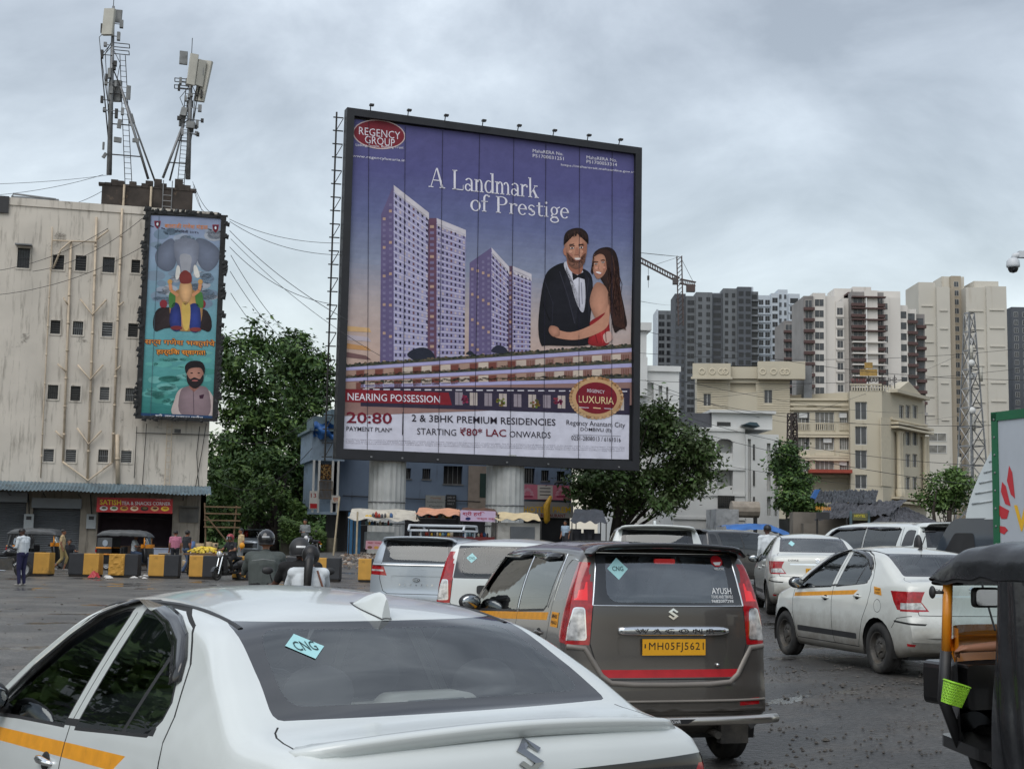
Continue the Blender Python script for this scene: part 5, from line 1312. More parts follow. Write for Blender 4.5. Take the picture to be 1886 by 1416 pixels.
 A.smooth([(1010,636),(996,634),(991,600),(996,545),(1004,508),(1018,492),(1040,484),(1062,492),(1080,498),(1090,512),(1091,545),(1086,600),(1088,634)],suit,8,sh=(1.5,.7,-14,-20))
 A.smooth([(1038,487),(1052,482),(1072,496),(1078,540),(1074,575),(1062,560),(1050,520)],S(214,214,226),9,sh=(1.05,.8,0,0))
 A.poly([(1042,488),(1066,545),(1060,600),(1040,540)],S(34,34,44),9);A.poly([(1076,500),(1080,530),(1084,596),(1090,520)],S(30,30,40),9)
 A.poly([(1053,502),(1063,507),(1075,501),(1077,515),(1064,511),(1055,517)],S(14,14,20),10)
 A.smooth([(1044,478),(1060,488),(1072,480),(1072,500),(1062,506),(1048,496)],skin2,10)
 A.smooth([(1040,436),(1056,428),(1076,434),(1081,452),(1078,476),(1068,492),(1058,493),(1047,484),(1040,464)],skin,11,sh=(1.12,.55,4,-4))
 A.smooth([(1043,464),(1047,480),(1058,485),(1070,482),(1078,466),(1077,482),(1068,494),(1056,495),(1046,486)],S(132,92,76),12,sh=(1.2,.7,0,0))
 A.smooth([(1038,452),(1040,432),(1052,422),(1070,421),(1082,432),(1083,450),(1079,437),(1062,431),(1044,437)],hair,12,sh=(1.8,.7,0,-6))
 for x in(1053,1070):A.ellipse(x,456,3,1.4,S(40,26,24),12,8);A.line([(x-5,451),(x+4,450)],1.6,S(50,32,28),12)
 A.poly([(1061,456),(1064,456),(1066,468),(1060,468)],S(176,122,100),12);A.ellipse(1063,476,6,1.8,S(214,190,180),13,10)
 A.smooth([(1092,470),(1104,458),(1122,456),(1134,466),(1140,492),(1142,530),(1150,570),(1154,600),(1140,608),(1132,612),(1126,590),(1118,540),(1104,510),(1094,492)],S(44,26,24),9,sh=(1.5,.6,10,20))
 A.smooth([(1100,520),(1116,530),(1124,560),(1120,594),(1112,606),(1098,590),(1086,560),(1090,535)],skin,10,sh=(1.12,.65,-2,0))
 A.smooth([(1094,470),(1106,464),(1116,470),(1119,488),(1112,506),(1100,514),(1092,500),(1090,484)],skin,11,sh=(1.12,.62,0,2))
 A.ellipse(1101,503,6,2.2,S(226,214,208),12,10,.25);A.ellipse(1097,487,2.6,1.2,S(40,24,22),12,8);A.ellipse(1110,484,2.6,1.2,S(40,24,22),12,8)
 A.smooth([(1092,474),(1104,461),(1120,462),(1128,480),(1126,520),(1118,500),(1114,474),(1104,468)],S(52,30,26),12)
 for q in range(9):A.line([(1124+q*2,500+q*4),(1128+q*2.4,540+q*4),(1124+q*3,570+q*3),(1132+q*2.5,600+q)],1.3,S(74,46,38),12)
 A.smooth([(1086,594),(1100,584),(1118,576),(1122,600),(1120,634),(1084,634),(1088,610)],S(170,42,48),11,sh=(1.25,.6,2,4))
 A.smooth([(1120,560),(1112,580),(1086,600),(1050,612),(1020,606),(1014,612),(1024,622),(1060,626),(1096,616),(1120,598)],skin,13);A.smooth([(1014,600),(1028,604),(1030,618),(1018,620),(1010,610)],S(186,134,112),14,sh=(1.1,.7,0,0))
 A.smooth([(1110,618),(1122,610),(1128,624),(1116,632)],S(206,170,160),12)
 rq=random.Random(31)
 for q in range(70):
  t=rq.random();x=1096+44*t+rq.uniform(-3,3);y=462+rq.uniform(0,30)+60*t*rq.random();c=rq.choice((S(70,44,36),S(30,18,18),S(92,60,48),S(48,28,26)))
  if x>1118:A.line([(x,y),(x+rq.uniform(0,6),y+26),(x+rq.uniform(-2,9),y+50),(x+rq.uniform(0,12),y+74)],.9,c,12)
 for q in range(40):x=rq.uniform(1042,1080);A.line([(x,424+abs(x-1061)*.35+rq.uniform(0,4)),(x+rq.uniform(-3,3),434+abs(x-1061)*.4)],.9,rq.choice((S(70,48,42),S(24,16,16),S(54,36,32))),13)
 for q in range(60):x=rq.uniform(1046,1077);y=478+rq.uniform(0,14)-abs(x-1061)*.3;A.ellipse(x,y,.8,.7,S(60,40,36),13,5)
 for pts,c in((((1004,520),(1018,560),(1016,600)),S(40,40,52)),(((1030,500),(1046,548),(1058,596)),S(52,52,64)),(((1084,512),(1078,556)),S(48,48,60)),(((1000,560),(1012,590)),S(10,10,16)),(((1092,600),(1100,632)),S(120,24,32)),(((1104,590),(1110,632)),S(190,60,64)),(((1112,584),(1116,630)),S(124,26,34)),(((1066,548),(1068,566)),S(170,170,186)),(((1070,520),(1072,560)),S(150,150,168))):A.line(pts,1.6,c,12)
 A.poly([(1072,446),(1080,452),(1077,474),(1070,486),(1072,466)],S(160,108,88),12);A.poly([(1049,466),(1055,470),(1053,476),(1047,472)],S(170,116,98),12)
 A.poly([(1112,484),(1118,480),(1117,496),(1110,506)],S(164,112,92),12);A.line([(1103,488),(1101,496),(1104,497)],1.0,S(160,108,90),13)
 sk,wh_,dk_=S(146,98,80),S(232,226,222),S(30,18,18)
 for x,y,r in((1053,457,4.6),(1070,456,4.6),(1097,486,3.8),(1110,483,3.8)):
  A.ellipse(x,y,r,r*.52,sk,13,12);A.ellipse(x,y+.3,r*.72,r*.32,wh_,14,10);A.ellipse(x,y+.2,r*.36,r*.36,dk_,15,8);A.line([(x-r*1.1,y-r*.75),(x,y-r*1.05),(x+r*1.1,y-r*.8)],1.5,dk_,15)
 A.poly([(1060,456),(1063,457),(1066,468),(1062,470),(1058,469)],S(176,122,100),14);A.line([(1057,470),(1067,470)],1.2,sk,15);A.smooth([(1041,456),(1037,460),(1038,468),(1042,470)],S(176,120,98),13);A.ellipse(1050,464,3.5,2.6,S(214,160,136),13,10);A.ellipse(1071,464,3,2.4,S(206,152,128),13,10)
 A.ellipse(1063,478,6.5,2.3,S(150,88,80),14,12);A.ellipse(1063,477.4,5.4,1.5,wh_,15,10);A.ellipse(1102,503,6.4,2.8,S(176,84,82),13,12,.25);A.ellipse(1102,502.6,5.4,1.9,wh_,14,10,.25);A.ellipse(1098,494,2.8,2,S(218,158,138),13,8);A.ellipse(1112,493,2.6,2,S(206,146,126),13,8)
 for q in range(26):t=q/26;A.line([(1092+t*2,472+t*4),(1090-3*math.sin(t*3)+t*2,496+t*10)],.9,rq.choice((S(70,44,36),S(40,24,22))),11)
# roundel top left, writing
 A.ellipse(698,248,48.5,27,S(206,186,186),5,36,.10);A.ellipse(698,248,46.5,25,S(124,40,52),6,36,.10)
 W_=S(226,224,234)
 A.text('REGENCY',(661,248),(737,257.5),14,W_,7,-0.004);A.text('GROUP',(672,264),(727,271),14,W_,7,-0.004)
 A.text('Linking People, Building Trust',(655,271),(743,276),6,W_,7);A.text('www.regencyluxuria.in',(649,291),(746,300),6.5,W_,7,0.0)
 A.mesh_text(serif('A Landmark'),(789,345),(992,366),38,W_,7);
 me=serif('of Prestige');A.mesh_text(me,(866,398),(1048,413),42,W_,7)
 for t,a,b,h in(('MahaRERA No.',(981,281),(1037,287),6),('P51700031251',(981,290),(1038,296),6),('MahaRERA No.',(1080,293),(1136,299),6),('P51700053314',(1080,301),(1136,307),6),('https://maharerait.mahaonline.gov.in',(1033,307),(1168,321),5.5)):A.text(t,a,b,h,W_,7,0.0)
 A.poly([(632,716),(826,723),(832,746),(631,740)],S(132,34,46),8)
 A.text('NEARING POSSESSION',(640,737),(810,742),13.5,W_,9,0.006)
 D,Rd=S(46,40,52),S(116,28,46)
 A.text('20:80',(638,779),(722,781),21,Rd,9,0.016);A.text('PAYMENT PLAN*',(638,793),(722,796),8.5,D,9,0.005)
 A.line([(742,759),(741,801)],1.6,D,9)
 A.text('2 & 3BHK PREMIUM RESIDENCIES',(758,776),(1023,784),13,D,9,0.008);A.text('STARTING',(768,800),(840,802.5),12,D,9);A.text('₹80* LAC',(847,802),(932,804.5),14.5,Rd,9,0.012);A.text('ONWARDS',(938,805),(1014,807),11.5,D,9)
 A.text('Regency Anantam City',(1043,785),(1151,790),12,D,9);A.text('DOMBIVLI (E)',(1069,795),(1125,797),8,D,9,0.005);A.text('0251-2808013 / 6161016',(1052,810),(1143,814),8,D,9,0.0)
 A.line([(1055,800),(1143,803)],.8,S(150,150,160),9)
 fine='Conditions apply. The project is registered and details are available on the website. Images are for representation. '
 for k in range(3):A.text((fine*3)[k*9:k*9+250],(637,810+k*3.4),(1150,825+k*3.4),2.2,S(110,106,120),9)
# oval seal
 for q in range(40):
  a=2*PI*q/40;A.ellipse(1098+45*math.cos(a),733+35*math.sin(a),5.5,4.5,rnd.choice((S(190,150,110),S(170,124,84),S(206,172,134))),9,9)
 A.ellipse(1098,733,45,35,S(196,158,116),10,36,.06);A.ellipse(1098,733,38,29,S(124,30,44),11,36,.06)
 A.text('REGENCY',(1081,722),(1113,725),6,W_,12);A.text('LUXURIA',(1065,741),(1130,745),13,S(232,208,160),12,0.0)
 A.line([(1066,750),(1084,751)],1,W_,12);A.line([(1112,752),(1128,753)],1,W_,12);A.line([(1092,751),(1106,752)],2,S(220,190,150),12)
 for i,(xt,xb)in enumerate(((682,676),(749,742),(818,807),(886,873),(949,939),(1008,1001),(1070,1065),(1130,1126))):A.line([(xt-3,226+i*7.4),(xb,834+i*1.8)],0.9,S(36,34,52),13)
 A.build('poster',M_PRINT,X)
 for(x0,x1)in((680,746),(897,963)):
  a,c=F.uv(x0,900,-1.0)[0],F.uv(x1,900,-1.0)[0];r=(c-a)/2;m=MB();n=40
  for i in range(n):
   t=2*PI*i/n;t2=2*PI*(i+1)/n;rr=r*(1 if i%2 else .955);r2=r*(1 if(i+1)%2 else .955)
   P=[(a+r+rr*math.cos(t),1.0+rr*math.sin(t)),(a+r+r2*math.cos(t2),1.0+r2*math.sin(t2))]
   m.v+=[(P[0][0],P[0][1],0),(P[1][0],P[1][1],0),(P[1][0],P[1][1],zb+.6),(P[0][0],P[0][1],zb+.6)];k=len(m.v)-4;m.face((k,k+1,k+2,k+3))
  o=m.build('column',mat('pale_sheet_cladding',S(176,178,176),0.6,0.1,var=0.15,vscale=1.2,stain=S(110,106,98),stain_scale=1.0,stain_lo=0.58,streak=True),X,fix=False)
  for z in(2.3,3.4):
   q=MB();q.smooth=True;q.lathe([(r*1.0,z),(r*1.03,z+.02),(r*1.03,z+.06),(r*1.0,z+.08)],(a+r,1.0,0),'z',30);q.build('cladding_band',M_GALV,o)
hoarding()
# poster on the cream block
def left_poster():
 F=LBF;X=empty('wall_poster',F.o,F.yaw,'tall blue festival poster in a ragged dark frame on the cream block','poster')
 off=0.9
 tl,tr,br,bl=[F.uv(*p,off)for p in((267,390),(420,393),(398,777),(250,768))]
 u0,u1=(tl[0]+bl[0])/2,(tr[0]+br[0])/2;zt,zb=(tl[1]+tr[1])/2,(bl[1]+br[1])/2
 f=MB();rnd=random.Random(2);w=0.26
 for(a,c,d,e)in((u0,u0+w,zb,zt),(u1-w,u1,zb,zt),(u0+w,u1-w,zt-w*.7,zt),(u0+w,u1-w,zb,zb+w*.5)):f.box(a,c,-off-.02,-off+.35,d,e)
 fm=mat('peeling_black_frame',(0.016,0.017,0.018),0.8,var=0.4,vscale=5,stain=S(120,124,126),stain_scale=3.5,stain_lo=0.6)
 fo=f.build('frame',fm,X)
 g=MB()
 for i in range(150):
  t=rnd.random();s=rnd.random()
  if i<110:u=(u0 if s<.5 else u1)+rnd.uniform(-.07,.07);z=zb+(zt-zb)*t
  else:u=u0+(u1-u0)*t;z=(zt if s<.7 else zb)+rnd.uniform(-.06,.06)
  q=rnd.uniform(.05,.14);g.poly([(u-q,-off-.03-rnd.random()*.05,z-q*.6),(u+q*.8,-off-.025,z-q),(u+q,-off-.03-rnd.random()*.06,z+q*.7),(u-q*.4,-off-.026,z+q)])
 tag(g.build('torn_rag',fm,fo,fix=False),kind='stuff')
 b=MB();b.box(u0+w,u1-w,-off+.05,-off+.25,zb+w*.5,zt-w*.7);b.build('backing',M_BLKPL,X)
 for z in(zb+1,zb+6,zt-1):
  for u in(u0+.6,u1-.6):q=MB();q.box(u-.06,u+.06,-off+.25,0,z-.06,z+.06);q.build('bracket',M_IRON,X)
 A=Art(F,off-.045,0.003)
 A.grad([(276,397),(411,401),(391,771),(260,762)],[S(140,150,178),S(138,158,182),S(118,154,170),S(100,160,168),S(82,150,148),S(44,116,112)],0,9)
 cl=random.Random(8)
 for i in range(60):A.ellipse(cl.uniform(285,398),cl.uniform(425,560),cl.uniform(8,20),cl.uniform(5,11),cl.choice((S(150,160,176),S(116,136,156),S(164,170,180),S(126,144,162))),1,12)
 for i in range(40):A.ellipse(cl.uniform(275,380),cl.uniform(650,745),cl.uniform(8,22),cl.uniform(3,7),cl.choice((S(96,166,160),S(70,140,132),S(110,172,168))),1,12)
 for px in(290,397):
  y=414 if px<300 else 421
  A.poly([(px-6,y-7),(px+6,y-7),(px+5,y+2),(px,y+8),(px-5,y+2)],S(130,34,44),3);A.poly([(px-4,y-5),(px+4,y-5),(px+3,y+1),(px,y+5),(px-3,y+1)],S(50,30,60),4);A.ellipse(px,y-1,2,3,S(220,220,225),5,8)
  for s in(-1,1):A.line([(px+s*7,y+(5 if px<300 else 4)+s*1),(px+s*14,y+(5 if px<300 else 4)+s*3)],1.6,S(40,34,44),3)
 dv=S(214,132,60)
 def hindi(t,a,b,h,c,l,out=None,bold=0.01):
  if out:
   for dx,dy in((-.9,0),(.9,0),(0,.9),(0,-.9)):A.text(t,(a[0]+dx,a[1]+dy),(b[0]+dx,b[1]+dy),h,out,l,bold)
  A.text(t,a,b,h,c,l+1,bold)
 hindi('बालाजी गणेश मंडळ',(303,420),(383,423),10,dv,3);hindi('डोंबिवली २०२५',(322,429),(366,431),6,S(50,44,60),3)
 g1,g2,g3=S(128,134,150),S(104,112,130),S(156,158,166)
 A.smooth([(318,440),(300,448),(286,468),(290,490),(308,500),(322,490),(326,462)],g2,2,sh=(1.25,.8,0,0));A.smooth([(362,440),(384,444),(404,462),(400,486),(384,500),(368,490),(360,462)],g2,2,sh=(1.25,.8,0,0))
 A.smooth([(322,446),(342,438),(364,446),(366,470),(360,490),(352,505),(346,520),(336,512),(328,490),(322,470)],g1,3,sh=(1.3,.75,0,0));A.smooth([(332,470),(352,472),(350,500),(346,540),(338,540),(334,500)],g3,4)
 A.smooth([(326,490),(331,492),(332,506),(326,516),(323,508)],S(214,212,206),5);A.smooth([(357,490),(362,490),(368,508),(362,512),(357,502)],S(214,212,206),5)
 A.smooth([(286,610),(282,590),(290,570),(310,566),(370,568),(386,580),(390,600),(384,611),(366,606),(310,604)],S(48,38,40),5,sh=(1.4,.6,0,-8))
 for x in(301,372):A.ellipse(x,560,7,8,S(130,42,52),5,14)
 A.smooth([(318,540),(312,556),(314,585),(322,606),(336,610),(352,610),(364,606),(372,585),(372,556),(362,538),(340,530)],S(196,150,96),6,sh=(1.2,.6,0,0))
 A.smooth([(318,560),(330,562),(334,590),(332,608),(318,608),(312,590)],S(44,56,120),7,sh=(1.3,.6,0,0));A.smooth([(350,562),(366,562),(370,590),(366,610),(352,610),(348,590)],S(44,60,130),7,sh=(1.3,.6,0,0))
 A.smooth([(312,540),(322,536),(322,562),(312,566)],S(70,120,60),7);A.smooth([(360,538),(372,540),(374,566),(362,562)],S(70,120,60),7)
 A.smooth([(332,522),(341,516),(352,522),(354,540),(348,556),(341,562),(335,554),(330,540)],S(214,168,120),8,sh=(1.2,.6,0,0));A.smooth([(331,506),(341,498),(352,506),(352,520),(341,523),(332,520)],S(120,50,46),9)
 for s in(-1,1):
  A.line([(341+s*13,545),(341+s*26,535),(341+s*28,522)],6,S(200,140,100),8);A.ellipse(341+s*28,519,4.5,4.5,S(196,150,90),9,10)
 A.smooth([(335,560),(350,562),(348,604),(338,604)],S(206,174,92),8);A.ellipse(325,604,11,4,S(120,48,50),9,12);A.ellipse(360,607,11,4,S(130,60,56),9,12)
 hindi('सर्व गणेश भक्तांचे',(266,637),(396,641),15,S(222,146,66),5,S(70,40,60));hindi('हार्दिक स्वागत!',(288,655),(378,657),14,S(226,150,66),5,S(70,30,40),0.02)
 A.smooth([(321,765),(322,735),(330,718),(346,712),(366,710),(386,720),(396,742),(399,768)],S(206,190,186),6,sh=(1.05,.8,0,0));A.smooth([(333,762),(332,722),(346,711),(366,710),(384,719),(384,765)],S(142,122,128),7,sh=(1.15,.75,0,0))
 A.line([(356,716),(357,764)],1.5,S(100,84,92),8);A.poly([(367,728),(376,726),(374,734),(368,734)],S(60,30,50),8);A.poly([(348,704),(366,704),(366,714),(357,722),(349,714)],S(150,104,92),8)
 A.smooth([(344,680),(350,672),(366,672),(374,682),(374,698),(366,710),(352,710),(345,698)],S(178,128,112),9,sh=(1.15,.65,0,0));A.smooth([(344,690),(350,698),(358,695),(368,698),(374,690),(374,702),(364,714),(354,714),(345,704)],S(34,28,32),10)
 A.smooth([(343,688),(341,674),(352,665),(370,666),(377,676),(376,688),(370,678),(358,677),(348,680)],S(26,22,26),11);A.ellipse(359,701,6,1.5,S(170,100,96),11,10)
 for x in(353,366):A.ellipse(x,687,2.5,1.1,S(40,26,26),11,8)
 A.poly([(257,760),(398,766),(397,776),(256,770)],S(34,66,104),12);hindi('श्री. राहुल गजानन पाटील',(286,770),(374,774),8,S(226,226,230),12)
 A.line([(293,398),(277,768)],0.8,S(70,90,100),13);A.build('poster_sheet',M_PRINT,X)
 s=MB();s.box(*(lambda r:(r[0],r[2],-.5,-.35,r[1],r[3]))(F.rect(321,790,333,797,.5)));s.build('flood_light',M_IRON,X)
left_poster()
# blue building under the hoarding, its signs and the stalls in front
_q=atY(575,1000,82.0);_q2=atY(1056,1003,86.5)
_q3=atY(600,1000,68.0);_q4=atY(1056,1003,71.5)
STF=Facade((_q3.x,_q3.y,0.72),math.atan2(_q4.y-_q3.y,_q4.x-_q3.x))
BBF=Facade((_q.x,_q.y,0),math.atan2(_q2.y-_q.y,_q2.x-_q.x))
def blue_building():
 F=BBF;X=empty('shop_house',F.o,F.yaw,'grey blue two storey shop house behind the billboard columns','building')
 uL=F.uv(622,900)[0];uR=F.uv(1053,900)[0];zt=F.uv(1000,838)[1]+.6;zg=F.uv(840,945)[1]
 win=[F.rect(744,862,757,881),F.rect(778,863,793,882),F.rect(817,858,852,891),F.rect(882,872,897,916),F.rect(997,866,1011,885),F.rect(1026,868,1040,886),F.rect(965,862,985,890)]
 b=MB();wall_holes(b,uL,uR,zg,zt,win,.3);block(b,uL,uR,0,9,zg,zt,front=False)
 b.poly([(uL,0,zg),(uR,0,zg),(uR,9,zg),(uL,9,zg)])
 b.build('wall',M_BLUEW,X,fix=False)
 b=MB();b.box(uL+.6,uR-.05,.12,8.8,0,zg-.01);b.build('ground_floor',mat('shopfront_shade',S(46,46,50),.9,var=.5,vscale=.8),X)  # solid dark box, its colour stands in for the shade inside open shops
 for i,(a,c,d,e)in enumerate(win):
  g=MB();g.box(a,d,.25,.27,c,e);o=g.build('window',M_DARKPANE,X);k=MB()
  for t in range(1,4):k.box(a+(d-a)*t/4-.012,a+(d-a)*t/4+.012,.1,.12,c,e)
  k.box(a-.05,d+.05,-.04,.0,c-.08,c-.002);k.build('window_bars',M_GALV,o)
 w=MB();a,c,d,e=F.rect(690,840,704,940);
 p=F.rect(862,858,897,944);w=MB();w.box(p[0],p[2],-.08,-.002,p[1],p[3]);w.build('beige_panel',mat('beige_plaster',S(150,138,128),.85,var=.12),X)
 p=F.rect(883,872,897,916);w=MB();w.box(p[0],p[2],-.10,-.085,p[1],p[3]);w.build('green_shutter',mat('dark_green',S(36,60,54),.6),X)
 for(px,h)in((1060,3.0),):pass
 for z in(zg+.2,):
  t=MB();t.tube([(uL+.3,-.08,z+.7),(uR-6,-.08,z+.55)],.03,5);t.build('wall_cable',M_IRON,X)
 k=MB();a=F.uv(620,840)[0];k.box(uL-.6,uL+3.2,-.2,3,zt,zt+1.7);k.build('roof_room',mat('teal_sheet',S(96,116,128),.7,var=.2,vscale=2),X)
 def board(r,name,label,base,texts,off=.25,marks=None):
  S_=empty(name,F.o,F.yaw,label,'sign');a,c,d,e=F.rect(*r,off);m=MB();m.box(a,d,-off,-off+.1,c,e);m.build('board',base,S_)
  A=Art(F,off+.002,.004)
  if marks:marks(A)
  for t in texts:A.text(*t)
  A.build('lettering',M_PRINT2,S_)
 def lotus(A):
  A.poly([(990,893),(1018,894),(1018,919),(990,919)],S(205,200,196),1);rr=random.Random(3)
  for cx in(972,1034):
   for q in range(7):a=PI*(q/6);A.ellipse(cx+8*math.cos(a),911-10*math.sin(a),2.3,3.6,S(214,160,176),1,8,a-PI/2)
   A.line([(cx-9,914),(cx+9,914)],3,S(160,60,90),2)
  for y in(899,905,911):A.line([(994,y),(1014,y+.3)],1.8,S(90,86,90),2)
 pink=mat('pink_board',S(206,118,140),.5,var=.05)
 board((963,893,1053,920),'flower_sign','pink sign board with white lotus emblems above the hotel sign',pink,[],marks=lotus)
 board((961,924,1056,953),'hotel_sign','grey sign board lettered HOTEL PREM RESTAURANT',mat('grey_board',S(150,148,148),.5,var=.06),[('HOTEL  PREM',(964,943.5),(1051,944),11,S(214,174,40),1,.02),('RESTAURANT',(996,952),(1042,952.5),6,S(130,34,40),1,.015)],off=.5)
 board((784,912,820,940),'trade_sign','small grey trade board on the blue wall under the billboard',mat('dull_board',S(150,152,150),.6,var=.1),[('Catering',(793,919),(812,919.5),4,S(160,100,50),1),('Furnishing Service',(787,926),(817,926.5),3.4,S(60,60,70),1),('Centre',(790,933),(815,933.5),3.4,S(60,60,70),1)],off=.12)
 board((822,911,840,940),'menu_board','narrow black board of white lines on the blue wall',M_BLKPL,[('LINES OF',(824,917),(838,917.3),3,S(170,170,172),1),('SERVICE',(824,923),(838,923.3),3,S(170,170,172),1),('DAILY',(824,929),(836,929.3),3,S(170,170,172),1)],off=.12)
 t=MB();t.smooth=True;a=F.uv(1011,940,.9);t.tube([(a[0]+.12,-.9,a[1]+.9),(a[0]-.15,-.9,a[1]+.3),(a[0]-.12,-.9,a[1]-.6),(a[0]-.2,-.9,a[1]-.8)],[.1,.22,.2,.08],10)
 o=t.build('hanging_lantern',mat('yellow_plastic',S(206,160,50),.5,var=.15),None);o.location=F.o;o.rotation_euler=(0,0,F.yaw);tag(o,'long yellow plastic decoration hanging before the hotel sign','decoration')
 Bx=empty('balcony_house',F.o,F.yaw,'narrow balcony house with a carved railing left of the blue wall','building')
 a0,a1=F.uv(572,900,1.4)[0],F.uv(624,900,1.4)[0];z0=F.uv(600,944,1.4)[1];z1=F.uv(600,848,1.4)[1];ztp=F.uv(590,757,1.4)[1]
 m=MB();m.box(a0,a1+.3,-1.3,4,z1,ztp-1.2);m.box(a0+.25,a1-.25,-.2,4,z0+.05,z1);m.box(a0,a1,-1.38,-.2,z0-.1,z0+.06);m.build('wall',mat('pale_blue_plaster',S(140,158,176),.8,var=.12,stain=S(80,86,92),stain_scale=1.5,stain_lo=.55),Bx)
 m=MB();m.box(a0-.2,a1+.6,-1.6,4.2,ztp-1.2,ztp-1.05);m.box(a0+.2,a1,0,3,ztp-1.05,ztp-.2);m.build('roof',M_ROOFSH,Bx)
 for px in(577,587,612,622):u=F.uv(px,900,1.4)[0];m=MB();m.box(u-.06,u+.06,-1.4,-1.28,z0,z1);m.build('balcony_post',M_WHITEP,Bx)
 r=F.rect(588,886,612,918,1.42)
 m=MB()
 for i in range(11):u=r[0]+(r[2]-r[0])*i/10;m.tube([(u,-1.42,r[1]),(u+.03,-1.42,(r[1]+r[3])/2),(u,-1.42,r[3])],.022,5)
 for z in(r[1],(r[1]+r[3])/2,r[3]):m.tube([(r[0],-1.42,z),(r[2],-1.42,z)],.025,5)
 m.build('railing',mat('brown_iron',S(96,80,60),.6,var=.2),Bx)
 r=F.rect(589,854,611,884,1.2);A=Art(F,1.2,.01);rr=random.Random(5);A.poly([(589,854),(611,855),(611,884),(588,883)],S(46,36,28),0)
 for i in range(110):A.ellipse(rr.uniform(590,610),rr.uniform(855,883),rr.uniform(.8,2),rr.uniform(.6,1.6),rr.choice((S(150,110,60),S(110,76,40),S(180,150,100),S(70,50,36))),1,7)
 A.build('carved_screen',M_MANY,Bx)
 for(rr_,c,tx,cc)in(((570,904,585,937),S(196,194,192),'13',S(150,40,44)),((611,912,625,926),S(196,188,180),'सूर्य',S(200,110,50))):
  sg=empty('house_sign',F.o,F.yaw,'white board with red figures on the balcony house corner' if tx=='13' else 'small white board with orange writing beside the balcony','sign');a,c_,d,e=F.rect(*rr_,1.5);m=MB();m.box(a,d,-1.5,-1.43,c_,e);m.build('board',mat('sign_white',S(200,198,194),.6,var=.06),sg)
  A=Art(F,1.502,.004);A.text(tx,(rr_[0]+2.5,rr_[1]+12),(rr_[2]-2.5,rr_[1]+12.4),8,cc,1,.01)
  if tx=='13':A.poly([(571,927),(584,927.3),(584,936),(571,936)],S(176,34,40),1)
  A.build('lettering',M_PRINT2,sg)
 tp=MB();rr=random.Random(9);r=F.rect(578,778,617,806,1.7)
 tp.smooth=True;tp.grid(14,8,lambda u,v:(r[0]+(r[2]-r[0])*u,-1.7+.25*math.sin(u*9)+.2*math.sin(v*7+u*4),r[1]+(r[3]-r[1])*v+.1*math.sin(u*12)))
 o=tp.build('tarpaulin',mat('blue_tarp',S(44,96,160),.5,var=.25,vscale=3),None,fix=False);o.location=F.o;o.rotation_euler=(0,0,F.yaw);tag(o,'crumpled blue tarpaulin on the balcony house roof','tarpaulin')
blue_building()
